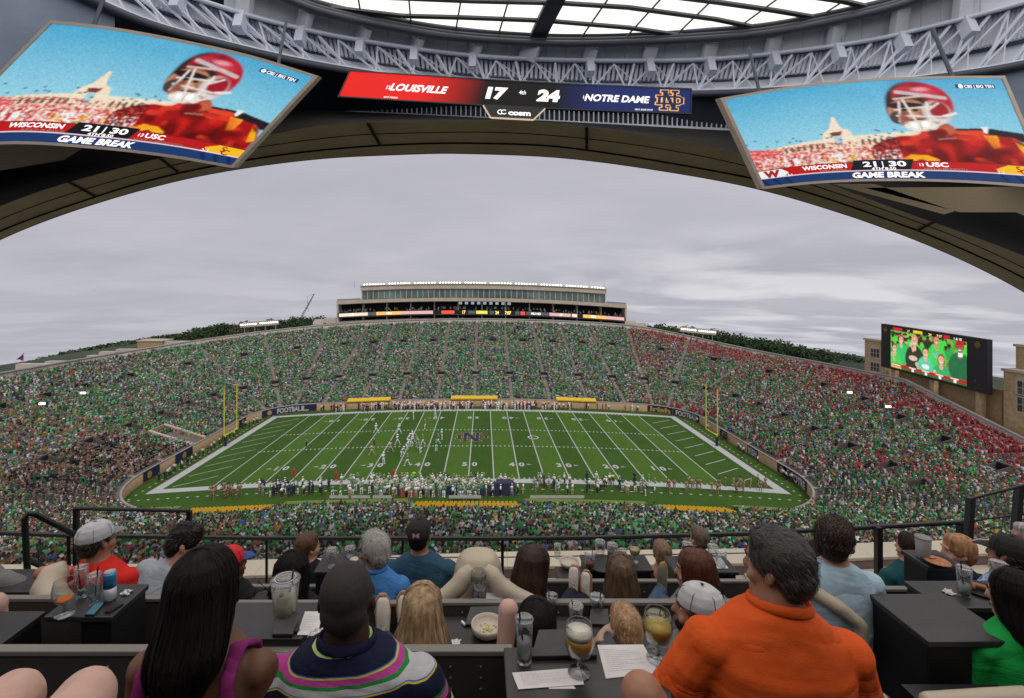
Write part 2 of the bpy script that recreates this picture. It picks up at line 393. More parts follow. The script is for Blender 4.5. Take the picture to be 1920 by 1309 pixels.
# monogram at midfield: interlocked N and D, navy with gold outline
def monogram(mb, fn, sc, grow=0.0):
    g = grow
    def P(a, b_, c, d_): mb.poly([fn((a - g) * sc, (b_ - g) * sc), fn((c + g) * sc, (b_ - g) * sc), fn((c + g) * sc, (d_ + g) * sc), fn((a - g) * sc, (d_ + g) * sc)])
    # N
    P(-.50, -1.0, -.30, 1.0); P(.30, -1.0, .50, 1.0)
    mb.poly([fn(x * sc, y * sc) for x, y in ((-.5 - g, 1 + g), (-.22, 1 + g), (.5 + g, -1 - g), (.22, -1 - g))][::-1])
    for x in (-.40, .40):
        for y in (-1, 1): P(x - .26, y - .11, x + .26, y + .11)
    # D
    P(-1.0, -.5, 1.0 - .25, -.30); P(-1.0, .30, 1.0 - .25, .5); P(-.88, -.5, -.68, .5); P(.86, -.28, 1.06, .28)
    mb.poly([fn(x * sc, y * sc) for x, y in ((.72, .5 + g), (.72, .3 - g), (.86 - g, .2), (1.06 + g, .3))]); mb.poly([fn(x * sc, y * sc) for x, y in ((.72, -.5 - g), (1.06 + g, -.3), (.86 - g, -.2), (.72, -.3 + g))])
lg = thing('midfield_monogram', 'interlocking ND monogram painted in navy and gold on the fifty yard line', 'logo', (XC, YCc, -H))
q = MB(); monogram(q, lambda u, v: flat(XC - .1 + u * 1.35, 112.5 + v * 1.15, .018), 2.6, .05); q.build('gold_outline', m_gold, lg)
q = MB(); monogram(q, lambda u, v: flat(XC - .1 + u * 1.35, 112.5 + v * 1.15, .024), 2.6, 0); q.build('navy_letters', m_navy, lg)
q = MB(); q.lathe([(.0, 0), (1.3, 0)], (0, 0, 0), 24)
ph = at(1000, 820, 112); q = MB()
for k in range(24):
    a, b_ = 2 * PI * k / 24, 2 * PI * (k + 1) / 24
    q.quad(*[flat(ph.x + r * 1.3 * math.cos(t), 112.5 + r * 1.3 * math.sin(t), .02) for r, t in ((.7, a), (1, a), (1, b_), (.7, b_))])
q.build('midfield_ring', m_white, lg)
# ---- stand
stand = thing('stadium_stand', 'huge oval concrete seating bowl wrapped round the football field', 'stadium stand', (XC, YCc, -H))
rows = []
for i in range(NROW + 1):
    d = i * RD; P = ring_pt(RD_T, d)
    if i: rows.append(np.column_stack([P, zst(P[:, 0], (i - 1) * RD, P[:, 1])]))
    rows.append(np.column_stack([P, zst(P[:, 0], d, P[:, 1])]))
P = np.array(rows); put('seating_terrace', grid_mesh('seating_terrace', P, mat('terrace_concrete', (.20, .18, .16), .9, var=.2, scale=.5), off=stand['_o']), stand)
def ring_wall(name, d0, d1, za, zb, m, sel=None, n=None, parent=stand, label=None):
    """closed ring profile: inner offset d0, outer d1, heights relative to -H - sag"""
    T = RD_T if sel is None else RD_T[sel]
    prof = [(d0, za), (d0, zb), (d1, zb), (d1, za)]
    A = []
    for d, z in prof:
        p = ring_pt(T, d); A.append(np.column_stack([p, -H + z - KS * (p[:, 0] - XC) ** 2 - xdrop(p[:, 0], p[:, 1], d)]))
    o = put(name, grid_mesh(name, np.array(A), m, off=parent['_o']), parent)
    if label: o['label'] = label
    return o
ring_wall('field_wall', -.25, 0.02, -.2, WH + .15, m_tan, label='tan wall round the field')
ring_wall('wall_coping', -.30, .05, WH + .16, WH + .26, m_conc)
ring_wall('rim_wall', RUN + .1, RUN + 1.0, WH + 8, WH + RISE + 1.3, m_conc2)
ring_wall('rim_coping', RUN - .1, RUN + 1.3, WH + RISE + 1.305, WH + RISE + 1.65, m_conc)
ring_wall('outer_wall', RUN + 4.5, RUN + 5.2, -3, WH + RISE - 1.2, m_tan)
ring_wall('concourse', RUN + 1.1, RUN + 4.4, WH + RISE - 3, WH + RISE - 2.2, m_conc)
# ---- aisles and entrances
seg = np.sqrt(((ring_pt(RD_T, 20)[1:] - ring_pt(RD_T, 20)[:-1]) ** 2).sum(1)); cum = np.concatenate([[0], np.cumsum(seg)]); TOT = cum[-1]
def ring_at(s):                                        # s: arc length at offset 20
    s = s % TOT; i = min(len(seg) - 1, np.searchsorted(cum, s, 'right') - 1); k = (s - cum[i]) / seg[i]
    a = RD_T[i] * (1 - k) + RD_T[i + 1] * k
    if RD_T[i + 1][2] < RD_T[i][2] - 1: a[2] = RD_T[i][2] * (1 - k) + (RD_T[i + 1][2] + 2 * PI) * k
    return a
NA = 44; aisle_s = [(k + .5) * TOT / NA for k in range(NA)]
def world(a, d, dz=0):
    x = XC + a[0] + (WR + a[3] + d) * math.cos(a[2]); y = YCc + a[1] + (WR + a[3] + d) * math.sin(a[2]); return Vector((x, y, zst(x, d, y) + dz))
vom = []
def visible(p): return p.y > 30 and -1.2 < p.x / p.y < 1.22
m_portal = mat('portal_concrete', (.10, .085, .07), .9, var=.3, scale=2)
m_aisle = mat('aisle_concrete', (.40, .34, .26), .9, var=.15, scale=1)
for k, s in enumerate(aisle_s):
    a = ring_at(s)
    if not visible(world(a, 30)): continue
    if world(a, 30).y < 62: continue
    q = MB(); t = Vector((-math.sin(a[2]), math.cos(a[2]), 0))
    for i in range(int(NROW)):
        d = i * RD
        if any(abs(d - dv) < 2 for dv in (14, 37)) and k % 2: pass
        c0, c1 = world(a, d, .06), world(a, d + RD, .06); c1.z = c0.z; q.quad(c0 - t * .38, c0 + t * .38, c1 + t * .38, c1 - t * .38)
    q.build('aisle', m_aisle, stand)
    for dv in (13.5, 37.0):
        if world(a, dv).y < 60 and (dv < 20 or k % 2): continue
        a2 = ring_at(s + TOT / NA / 2 * (0 if dv < 20 else .9)); vom.append((a2, dv)); c = world(a2, dv); t2 = Vector((-math.sin(a2[2]), math.cos(a2[2]), 0)); n2 = Vector((math.cos(a2[2]), math.sin(a2[2]), 0))
        q = MB(); z0 = c.z - .1
        def V(u, w_, z): return c + t2 * u + n2 * w_ + Vector((0, 0, z))
        hh = 1.35
        q.cur = 0
        q.quad(V(-1.1, 1.9, -.3), V(1.1, 1.9, -.3), V(1.1, 1.9, hh), V(-1.1, 1.9, hh))
        q.cur = 1
        q.hexa([V(-1.35, -.4, -.6), V(-1.12, -.4, -.6), V(-1.12, 2.4, -.6), V(-1.35, 2.4, -.6), V(-1.35, -.4, .55), V(-1.12, -.4, .55), V(-1.12, 2.4, hh), V(-1.35, 2.4, hh)])
        q.hexa([V(1.12, -.4, -.6), V(1.35, -.4, -.6), V(1.35, 2.4, -.6), V(1.12, 2.4, -.6), V(1.12, -.4, .55), V(1.35, -.4, .55), V(1.35, 2.4, hh), V(1.12, 2.4, hh)])
        q.hexa([V(-1.35, 1.95, hh), V(1.35, 1.95, hh), V(1.35, 2.5, hh), V(-1.35, 2.5, hh), V(-1.35, 1.95, hh + .15), V(1.35, 1.95, hh + .15), V(1.35, 2.5, hh + .15), V(-1.35, 2.5, hh + .15)])
        q.cur = 0; q.quad(V(-1.1, -.4, .08), V(1.1, -.4, .08), V(1.1, 1.9, .08), V(-1.1, 1.9, .08))
        q.build('tunnel_entrance', [m_dark, m_portal], stand)
# ---- crowd colours
GREENS = [(.03, .25, .06), (.02, .14, .04), (.05, .36, .09), (.05, .27, .11), (.09, .42, .15), (.03, .11, .04), (.13, .42, .20), (.18, .42, .24), (.06, .18, .07), (.10, .22, .05)]
OTH = [(.62, .60, .62), (.42, .42, .44), (.03, .03, .04), (.04, .05, .10), (.11, .12, .14), (.50, .48, .46), (.025, .025, .025), (.20, .20, .21), (.10, .15, .28), (.38, .31, .26), (.12, .11, .10), (.55, .46, .42), (.28, .22, .18), (.3, .38, .42)]
ACC = [(.50, .04, .03), (.60, .18, .03), (.55, .42, .05), (.05, .15, .45), (.35, .05, .12), (.12, .10, .3)]
REDS = [(.36, .025, .035), (.22, .02, .03), (.45, .05, .06), (.5, .2, .2)]
TAN = [(.30, .17, .10), (.36, .22, .13), (.20, .11, .07)]
SKIN = np.array([(.45, .25, .17), (.50, .30, .21), (.36, .19, .12), (.20, .10, .06), (.52, .33, .25)])
HAIR = np.array([(.03, .018, .01), (.06, .035, .02), (.015, .012, .01), (.18, .10, .05), (.30, .21, .11), (.6, .6, .6), (.02, .12, .05), (.03, .03, .05), (.25, .24, .23)])
def shirt_color(x, y, d, rnd):
    px = PX0 + FPX * x / max(y, 1); z = zst(x, d, y); py = PY0 - FPX * z / max(y, 1)
    r = rnd.random()
    redp = 0
    if px > 1180 and y > 75:
        redp = max(0, (d - 36) / 14) * .55 + .07
        if d > 48: redp = .62
        redp += .75 * max(0, mnoise.noise((x * .06, y * .06, 3)))
    if px > 1850: redp *= 1
    if r < redp: return rnd.choice(REDS)
    r = rnd.random()
    if -64 > x - 0 and 76 < y < 104 and d < 16 and px < 420:      # the band block
        return rnd.choice([(.012, .012, .02), (.02, .02, .03), (.05, .035, .03), (.25, .13, .09), (.30, .18, .11), (.16, .09, .06), (.4, .38, .35), (.02, .12, .05)])
    tanp = .03 + max(0, min(.26, (620 - px) / 1600)) if y < 110 else .03
    if r < tanp: return rnd.choice(TAN)
    r = rnd.random(); cl = mnoise.noise((x * .05, y * .05, 9)) + .5 * mnoise.noise((x * .3, y * .3, 2))
    if r < .50 + .32 * cl: return rnd.choice(GREENS)
    if r < .945: return rnd.choice(OTH)
    return rnd.choice(ACC)
def crowd():
    rnd = random.Random(11)
    C = []   # x, y, z, ang, sr, sg, sb, skin idx, hair idx, scale
    near = []
    aS = [ring_at(s) for s in aisle_s]; ap = [world(a, 26) for a in aS]
    vm = [(a, dv, world(a, dv + 1)) for a, dv in vom]; vxy = np.array([(v[2].x, v[2].y) for v in vm])
    for i in range(1, NROW):
        d = i * RD + .35; P = ring_pt(RD_T, d); sl = np.sqrt(((P[1:] - P[:-1]) ** 2).sum(1)); cu = np.concatenate([[0], np.cumsum(sl)])
        n = int(cu[-1] / .53)
        # parameter positions of the aisles on this row
        for k in range(n):
            s = (k + rnd.random() * .5) / n * cu[-1]
            j = min(len(sl) - 1, np.searchsorted(cu, s, 'right') - 1)
            kk = (s - cu[j]) / sl[j]; x, y = P[j] * (1 - kk) + P[j + 1] * kk
            if y < 30 or not (-1.28 < x / y < 1.3): continue
            if rnd.random() < .07: continue
            a = RD_T[j]; ang = a[2] if RD_T[j + 1][2] < a[2] - 1 else a[2] * (1 - kk) + RD_T[j + 1][2] * kk
            C.append((x, y, d, ang))
    C = np.array(C)
    # aisle test: distance to each aisle line
    keep = np.ones(len(C), bool)
    for a in aS:
        if world(a, 30).y < 62: continue
        cx, cyy = XC + a[0], YCc + a[1]; dx, dy = math.cos(a[2]), math.sin(a[2])
        rx, ry = C[:, 0] - cx, C[:, 1] - cyy; keep &= ~((np.abs(-rx * dy + ry * dx) < .62) & (rx * dx + ry * dy > 0))
    for a, dv in vom:
        cx, cyy = XC + a[0], YCc + a[1]; dx, dy = math.cos(a[2]), math.sin(a[2])
        rx, ry = C[:, 0] - cx, C[:, 1] - cyy; al = rx * dx + ry * dy - WR - a[3]
        keep &= ~((np.abs(-rx * dy + ry * dx) < 1.6) & (al > dv - .6) & (al < dv + 2.8))
    # yellow seat blocks and the left corner field tunnel stay free
    def inblk(x, y, d): return (d < 1.6 and y < WY0 + 2) or (d < 6.6 and y < YCc and any(x0 < x < x1 for x0, x1 in YBLK)) or (x < -63 and 108 < y < 112.6 and d < 8)
    out = []; 
    for x, y, d, ang in C[keep]:
        if inblk(x, y, d): continue
        out.append((x, y, d, ang))
    return out
YBLK = [(-43, -30), (-10, 5), (25, 36)]
CR = crowd()
CR.sort(key=lambda c: -c[2] if c[1] < YCc - 20 else 100)
rnd = random.Random(5)
# seats hidden behind the deck are skipped; the largest seen become individuals
INDIV, REST = [], []
for x, y, d, ang in CR:
    z = zst(x, d, y); py = PY0 - FPX * (z + .9) / y; px = PX0 + FPX * x / y
    if y < 60 and py > 1075: continue
    (INDIV if (1000 < py < 1052 and 0 < px < 1920 and y < 44 and len(INDIV) < 290) else REST).append((x, y, d, ang))
def crowd_mesh(items):
    n = len(items); A = np.array(items); x, y, d, ang = A.T
    rr = np.random.RandomState(3)
    z = zst(x, d - .35, y) + .04
    face = ang + PI + rr.normal(0, .25, n)            # facing the field
    sc = rr.uniform(.9, 1.12, n); stand_ = rr.rand(n) < .12; hgt = np.where(stand_, .75, .36)
    # template: torso box (8 verts), head octahedron (6), hair cap (5)
    T = []; lean = .04
    tors = [(-.21, -.15, 0), (.21, -.15, 0), (.21, .18, 0), (-.21, .18, 0), (-.25, -.13, .42), (.25, -.13, .42), (.2, .10, .47), (-.2, .10, .47)]
    head = [(-.125, 0, .62), (.125, 0, .62), (0, -.12, .62), (0, .14, .62), (0, 0, .78), (0, 0, .44)]
    cap = [(-.14, .02, .65), (.14, .02, .65), (0, -.15, .60), (0, .13, .68), (0, -.01, .80)]
    lap = [(-.2, .16, .02), (.2, .16, .02), (.2, .5, .02), (-.2, .5, .02), (-.19, .15, .16), (.19, .15, .16), (.18, .5, .14), (-.18, .5, .14)]
    V = np.array(tors + head + cap + lap, float)
    F = [(0, 1, 5), (0, 5, 4), (1, 2, 6), (1, 6, 5), (2, 3, 7), (2, 7, 6), (3, 0, 4), (3, 4, 7), (4, 5, 6), (4, 6, 7)]
    o = 8; F += [(o, o + 2, o + 5), (o + 2, o + 1, o + 5), (o + 1, o + 3, o + 5), (o + 3, o, o + 5), (o, o + 4, o + 2), (o + 2, o + 4, o + 1), (o + 1, o + 4, o + 3), (o + 3, o + 4, o)]
    o = 14; F += [(o, o + 2, o + 4), (o + 2, o + 1, o + 4), (o + 1, o + 3, o + 4), (o + 3, o, o + 4)]
    o = 19; F += [(o + 4, o + 5, o + 6), (o + 4, o + 6, o + 7), (o + 6, o + 2, o + 3), (o + 6, o + 3, o + 7)]
    F = np.array(F); kind = np.array([0] * 10 + [1] * 8 + [2] * 4 + [3] * 4)
    nv = len(V)
    W = np.repeat(V[None], n, 0) * sc[:, None, None]
    W[:, :, 0] += rr.normal(0, .03, (n, 1)); W[:, 4:19, 1] += rr.normal(.03, .06, (n, 1))
    W[:, :, 2] += (hgt + 0)[:, None] * .9
    W[:, 0:4, 2] = .02                                  # torso runs down to the step
    c, s_ = np.cos(face - PI / 2)[:, None], np.sin(face - PI / 2)[:, None]
    X = W[:, :, 0] * c - W[:, :, 1] * s_ + x[:, None]; Yy = W[:, :, 0] * s_ + W[:, :, 1] * c + y[:, None]; Z = W[:, :, 2] + z[:, None]
    verts = np.stack([X, Yy, Z], -1).reshape(-1, 3)
    faces = (F[None] + (np.arange(n) * nv)[:, None, None]).reshape(-1, 3)
    sh = np.array([shirt_color(a, b_, d_, rnd) for a, b_, d_, _ in items]); sh = sh * rr.uniform(.68, 1.18, (n, 1))
    sk = SKIN[rr.choice(len(SKIN), n, p=[.3, .3, .2, .08, .12])]; ha = HAIR[rr.choice(len(HAIR), n, p=[.20, .19, .16, .1, .08, .07, .10, .05, .05])]
    pants = np.array([(.06, .07, .11), (.05, .05, .055), (.2, .15, .1), (.06, .08, .14), (.35, .25, .18)])[rr.randint(0, 5, n)]
    cols = np.stack([sh, sk, ha, pants], 1)            # n,4,3
    fc = cols[:, kind, :]                              # n, faces, 3
    me = bpy.data.meshes.new('crowd'); npmesh(me, verts, faces)
    ca = me.color_attributes.new('Col', 'FLOAT_COLOR', 'CORNER'); cc = np.ones((n * len(F) * 3, 4), np.float32); cc[:, :3] = np.repeat(fc.reshape(-1, 3), 3, 0)
    ca.data.foreach_set('color', cc.ravel()); me.materials.append(m_col); return me
o = put('crowd', crowd_mesh(REST)); tag(o, 'dense crowd of green, white and red clad spectators filling the whole stadium bowl', 'crowd', kind='stuff')
print('crowd', len(REST), 'individuals', len(INDIV))
# ================================================================== STADIUM THINGS
m_stone = mat('cream_stone', (.55, .47, .36), .85, var=.1, scale=.4)
m_brick = mat('yellow_brick', (.52, .38, .21), .9, var=.2, scale=1.2)
m_glass = mat('dark_window_glass', (.05, .07, .08), .15, var=.3, scale=.6, spec=.8)
m_steel = mat('steel_grey', (.35, .36, .38), .5, metal=.4, var=.1)
m_black = mat('black_metal', (.015, .015, .017), .45, var=.1)
m_lamp = mat('floodlight_lens', (1, .90, .74), emit=4)
def pz(px, py, Y): return at(px, py, Y)
# ---- press box along the far rim (slightly bowed like the rim itself)
YP = YCc + (WY1 - WY0) / 2 + RUN + 1.5
def SX(px, Y): return (px - PX0) / FPX * Y
def SZ(py, Y): return (PY0 - py) / FPX * Y
pb = thing('press_box', 'long cream press box with glass upper floor and glowing ribbon board above the far stand', 'press box', (SX(905, YP), YP, SZ(608, YP)))
def bow(px, c, kl=1.0): return c + 9.5 * ((px - 900) / 272.0) ** 2 * kl + (px - 900) * .012
def slab(name, x0, x1, c0, c1, Ya, Yb, m, n=12, parent=pb):
    q = MB()
    for i in range(n):
        a = x0 + (x1 - x0) * i / n; b_ = x0 + (x1 - x0) * (i + 1) / n
        p = []
        for py in (c1, c0):
            for (px, Y) in ((a, Ya), (b_, Ya), (b_, Yb), (a, Yb)):
                X = SX(px, Ya); p.append((X, Y, SZ(bow(px, py), Ya)))
        q.hexa(p)
    return q.build(name, m, parent)
slab('base_wall', 583, 1216, 601, 608, YP - .2, YP + 12, m_stone, 20)
slab('lower_floor', 632, 1174, 597.5, 600.8, YP + .1, YP + 12, m_conc, 16)
slab('lower_back_wall', 634, 1172, 566.1, 597.2, YP + 4.5, YP + 12, m_dark, 14)
slab('ribbon_board', 633, 1173, 581.5, 589.5, YP - .3, YP + .5, m_black, 14)
slab('suite_floor', 633, 1173, 589.7, 590.6, YP, YP + 5, m_conc, 14)
slab('middle_fascia', 631, 1175, 558.5, 565, YP - .4, YP + 12, m_stone, 14)
slab('suite_ceiling', 633, 1173, 565.2, 566, YP + .2, YP + 4, m_conc, 14)
slab('upper_back_wall', 678, 1135, 541.5, 558.3, YP + 3, YP + 12, mat('dim_interior', (.06, .065, .06), .9, var=.5, scale=.3), 12)
slab('roof_fascia', 676, 1137, 533.5, 541.3, YP - .6, YP + 12, m_stone, 12)
slab('roof_edge', 675, 1138, 532.3, 533.4, YP - .9, YP + 12.3, m_conc, 12)
slab('roof_terrace_rail', 632, 676, 555.4, 558.4, YP - .2, YP, m_steel, 2); slab('roof_terrace_rail', 1137, 1174, 555, 558.4, YP - .2, YP, m_steel, 2)
# end walls and rear
for px in (631.5, 1171.5):
    q = MB(); c0, c1 = SZ(bow(px, 565.2), YP), SZ(bow(px, 600.8), YP); q.box(SX(px, YP), SX(px + 3, YP), YP - .3, YP + 12, c1, c0); q.build('end_wall', m_stone, pb)
for k in range(1, 12):
    px = 633 + k * 45; q = MB(); q.box(SX(px, YP), SX(px + 1.3, YP), YP + 1.5, YP + 4.4, SZ(bow(px, 600.8), YP), SZ(bow(px, 566.2), YP)); q.build('column', m_stone, pb)
NPN = 44
for k in range(NPN):
    a = 679 + 456 * k / NPN; b_ = 679 + 456 * (k + 1) / NPN
    q = MB(); z0, z1 = SZ(bow((a + b_) / 2, 557.9), YP), SZ(bow((a + b_) / 2, 541.9), YP)
    q.box(SX(a + .8, YP), SX(b_ - .8, YP), YP + .1, YP + .16, z0, z1)
    q.build('window_pane', mat('press_glass', (.10, .16, .15), .12, var=.6, scale=.15, spec=.9), pb)
    q = MB(); q.box(SX(a - .7, YP), SX(a + .7, YP), YP, YP + .5, z0, z1); q.build('mullion', m_stone, pb)
def ribbon():
    rr = random.Random(3)
    segs = [(636, 690, 'w'), (690, 706, 'k'), (706, 752, 'o'), (752, 812, 'p'), (828, 852, 'r'), (866, 874, 't17'), (878, 892, 'k'), (893, 914, 'y'), (918, 926, 'k'), (926, 938, 't24'), (943, 962, 't7:07'), (966, 974, 'k'), (976, 984, 'r'), (986, 1030, 'k'), (1030, 1070, 'p'), (1072, 1082, 'w'), (1093, 1135, 'o'), (1135, 1170, 'p')]
    C = {'w': (.9, .75, .6), 'o': (1.2, .55, .12), 'p': (.75, .45, .42), 'r': (1.1, .08, .05), 'y': (.8, .8, .08), 'k': (.08, .08, .1)}
    for a, b_, c in segs:
        q = MB(); f = lambda px, py: Vector((SX(px, YP), YP - .34, SZ(bow(px, py), YP)))
        if c[0] == 't':
            t = c[1:]; text_on(q, t, lambda u, v: f((a + b_) / 2 + u, 585.5 - v), 0, 0, 6, asp=.8, bold=.05); q.build('ribbon_digits', mat('ribbon_amber', (1, .75, .2), emit=1.5), pb)
        else:
            n = 3
            for i in range(n):
                x0 = a + (b_ - a) * i / n; x1 = a + (b_ - a) * (i + 1) / n; q.quad(f(x0, 588.5), f(x1, 588.5), f(x1, 582.6), f(x0, 582.6))
            q.build('ribbon_panel', mat('ribbon_' + c, C[c], emit=1.1), pb)
    for px in (660, 730, 1000, 1010, 1052, 1112):
        q = MB(); text_on(q, rr.choice(['USC', 'ND', '17', '24', 'FSU']), lambda u, v: Vector((SX(px + u, YP), YP - .38, SZ(bow(px, 585.5 - v), YP))), 0, 0, 4, asp=1, bold=.04); q.build('ribbon_letters', mat('ribbon_white', (1, .95, .85), emit=1.6), pb)
ribbon()
# hanging screens and people in the open suites
rr = random.Random(4)
for k in range(9):
    px = 860 + k * 11.5; q = MB(); z = SZ(bow(px, 568.5), YP); q.box(SX(px, YP), SX(px + 6, YP), YP + 1, YP + 1.1, z - .55, z + .55); q.build('suite_screen', mat('suite_screen_glow', (.45, .5, .6), emit=.7), pb)
q = MB(); cols = []
for k in range(330):
    px = rr.uniform(636, 1170); py = rr.choice([579.5, 576.5, 599, 597]); Y = YP + rr.uniform(.8, 3)
    c = Vector((SX(px, YP), Y, SZ(bow(px, py), YP))); q.box(c.x - .22, c.x + .22, Y - .15, Y + .15, c.z - .6, c.z + .05); q.box(c.x - .1, c.x + .1, Y - .1, Y + .1, c.z + .08, c.z + .34)
tag(q.build('suite_guests', mat('guest_clothes', (.2, .2, .18), .9, var=.9, scale=.7), pb), kind='stuff')
# roof floodlights
for k in range(86):
    if k % 9 == 8: continue
    px = 684 + k * 5.25; z = SZ(bow(px, 531.2), YP); X = SX(px, YP)
    q = MB(); q.box(X - .3, X + .3, YP - .9, YP - .6, z - .1, z + .45); q.cur = 1; q.quad((X - .28, YP - .91, z - .05), (X + .28, YP - .91, z - .05), (X + .28, YP - .91, z + .42), (X - .28, YP - .91, z + .42))
    q.build('floodlight', [m_steel, m_lamp], pb)
for px in (680, 1135, 662): q = MB(); q.bar((SX(px, YP), YP + 2, SZ(533, YP) - (1.6 if px < 1000 else 2.2)), (SX(px, YP), YP + 2, SZ(519, YP) - (1.6 if px < 1000 else 2.5)), .12); q.build('antenna', m_steel, pb)
# low terrace blocks either side
for x0, x1, yy in ((585, 605, 599), (606, 629, 596), (1176, 1196, 602), (1197, 1215, 606)):
    q = MB()
    for r_ in range(3): q.box(SX(x0, YP), SX(x1, YP), YP + 1 + r_, YP + 2 + r_, SZ(yy + 10, YP), SZ(yy + 5 - r_ * 2.2, YP))
    q.build('terrace_block', m_conc2, pb)
# ---- light racks on the far rim
def rack(px0, py0, px1, py1, Y, label):
    a, b_ = at(px0, py0, Y), at(px1, py1, Y); t = thing('floodlight_rack', label, 'floodlights', ((a.x + b_.x) / 2, Y, a.z - 5), 'floodlight racks on the far rim')
    q = MB(); q.bar(a + Vector((0, .3, 0)), b_ + Vector((0, .3, 0)), .5, 2.0); q.build('panel', m_conc2, t)
    for k in range(4):
        p = a.lerp(b_, .1 + .27 * k); q = MB(); q.bar(p + Vector((0, .6, -1)), p + Vector((0, .6, -4.5)), .25); q.build('post', m_steel, t)
    for k in range(18):
        if k in (8,): continue
        p = a.lerp(b_, (k + .5) / 18) + Vector((0, -.05, .1)); q = MB(); q.lathe([(.12, -.2), (.32, .0)], (0, 0, 0), 8)
        q.v = [(p.x + x, p.y - z, p.z + y) for x, y, z in q.v]; q.cur = 1
        q.poly([(p.x + .3 * math.cos(i * PI / 4), p.y - .02, p.z + .3 * math.sin(i * PI / 4)) for i in range(8)]); q.build('lamp', [m_steel, m_lamp], t)
rack(450, 610, 522, 604, 196, 'left floodlight rack standing on the far rim before the trees')
rack(1276, 617, 1343, 624, 196, 'right floodlight rack on the far rim behind red shirted fans')
# ---- tower crane jib far behind
cr_ = thing('crane', 'thin lattice crane jib leaning up beyond the left rim', 'crane', tuple(at(566, 597, 420)))
q = MB(); a, b_ = at(564, 594, 420), at(589, 551, 420); q.bar(a, b_, .5); q.bar(a + Vector((1.5, 0, 0)), b_ + Vector((.3, 0, 0)), .4)
for k in range(9): q.bar(a.lerp(b_, k / 9) + Vector((1.3 * (1 - k / 9), 0, 0)), a.lerp(b_, (k + 1) / 9), .3)
q.build('jib', mat('crane_paint', (.22, .22, .24), .6), cr_)
q = MB(); q.bar(at(576, 556, 420), at(578, 585, 420), .25); q.bar(at(589, 551, 420), at(576, 556, 420), .25); q.build('cable', m_steel, cr_)
fl = thing('flag', 'small purple flag flying above the left rim wall', 'flag', tuple(at(43, 700, 150)))
q = MB(); q.bar(at(43, 700, 150), at(44, 662, 150), .12); q.build('pole', m_steel, fl)
q = MB(); q.poly([at(43, 664, 150), at(30, 675, 150), at(37, 674, 150.2), at(42, 677, 150)]); q.poly([at(43, 664, 150), at(42, 677, 150), at(44, 670, 149.9)]); q.build('cloth', mat('purple_cloth', (.22, .02, .12), .8), fl)
# ---- brick gable and towers
def tower(x0, x1, y0, y1, z0, z1, wins, label, roof=.6, m=m_brick):
    t = thing('brick_tower', label, 'building', ((x0 + x1) / 2, (y0 + y1) / 2, z0), 'brick towers on the stadium rim')
    q = MB(); q.box(x0, x1, y0, y1, z0, z1); q.build('wall', m, t)
    q = MB(); q.box(x0 - .3, x1 + .3, y0 - .3, y1 + .3, z1 + .01, z1 + roof); q.build('parapet', m_stone, t)
    for (yc, zc, wd, ht, arch) in wins:               # windows on the west face x0
        q = MB(); fw = .35
        pts = [(-wd / 2 - fw, -ht / 2 - fw), (wd / 2 + fw, -ht / 2 - fw), (wd / 2 + fw, ht / 2)]
        if arch: pts += [((wd / 2 + fw) * math.cos(a), ht / 2 + (wd / 4) * math.sin(a)) for a in np.linspace(0.3, PI - .3, 6)]
        pts += [(-wd / 2 - fw, ht / 2)] if arch else [(wd / 2 + fw, ht / 2 + fw), (-wd / 2 - fw, ht / 2 + fw)]
        q.poly([(x0 - .06, yc - u, zc + v) for u, v in pts]); q.build('window_surround', m_stone, t)
        for i in range(3):
            for j in range(2):
                for h_ in range(2):
                    q = MB(); yy = yc - wd / 2 + wd * (i + .5) / 3; w_ = wd / 3 - .2; yo = yy + (h_ - .5) * w_ / 2
                    zz_ = zc - ht / 2 + ht * (j + .5) / 2
                    q.box(x0 - .14, x0 - .08, yo - w_ / 4 + .05, yo + w_ / 4 - .05, zz_ - ht / 4 + .08, zz_ + ht / 4 - .08); q.build('window_pane', m_glass, t)
    return t
XB = XC + WX + RUN + 4.5
def ZX(py, Y): return (PY0 - py) / FPX * Y
tower(XB, XB + 9, 141.5, 149, -34, ZX(640, 145), [(145, ZX(662, 145), 3.4, 2.6, True), (145, ZX(688, 145), 3.4, 2.6, False)], 'brick tower with arched windows left of the video board')
tower(XB + 2.5, XB + 12, 100, 109, -34, ZX(655, 104), [(103.2, ZX(693, 103), 1.8, 1.8, False)], 'set back brick tower block right of the video board')
tower(XB, XB + 8, 101.5 - 8, 109.2, -34, ZX(700, 106), [(104.6, ZX(730, 104), 3.6, 3.0, True), (104.6, ZX(762, 104), 3.6, 3.2, False)], 'brick tower nearest the right edge with tall pale framed windows')
lt = at(290, 655, 176)
tower(lt.x - 4.8, lt.x + 3.9, 174, 180, lt.z - 6, ZX(639, 176), [], 'low brick block on the left rim wall', .3, m_tan)
# rim furniture: small parapet blocks
for px, py, w_, h_ in ((60, 683, 9, 1.2), (100, 678, 5, 1.6), (180, 667, 6, 1.8), (200, 660, 5, 1.8), (240, 655, 8, 1.6), (330, 640, 10, 1.5)):
    Y = 132 + (px - 60) * .16; p = at(px, py, Y); q = MB(); q.box(p.x - w_ / 2, p.x + w_ / 2, Y, Y + 2, p.z - h_ * 2, p.z); 
    tag(q.build('parapet_block', m_conc2, None), 'pale block on the left rim wall, %s' % {60: 'first from the left edge', 100: 'second from the left edge', 180: 'third from the left edge', 200: 'fourth from the left edge', 240: 'just left of the brick block', 330: 'just right of the brick block'}[px], 'rim block', 'blocks on the left rim wall')
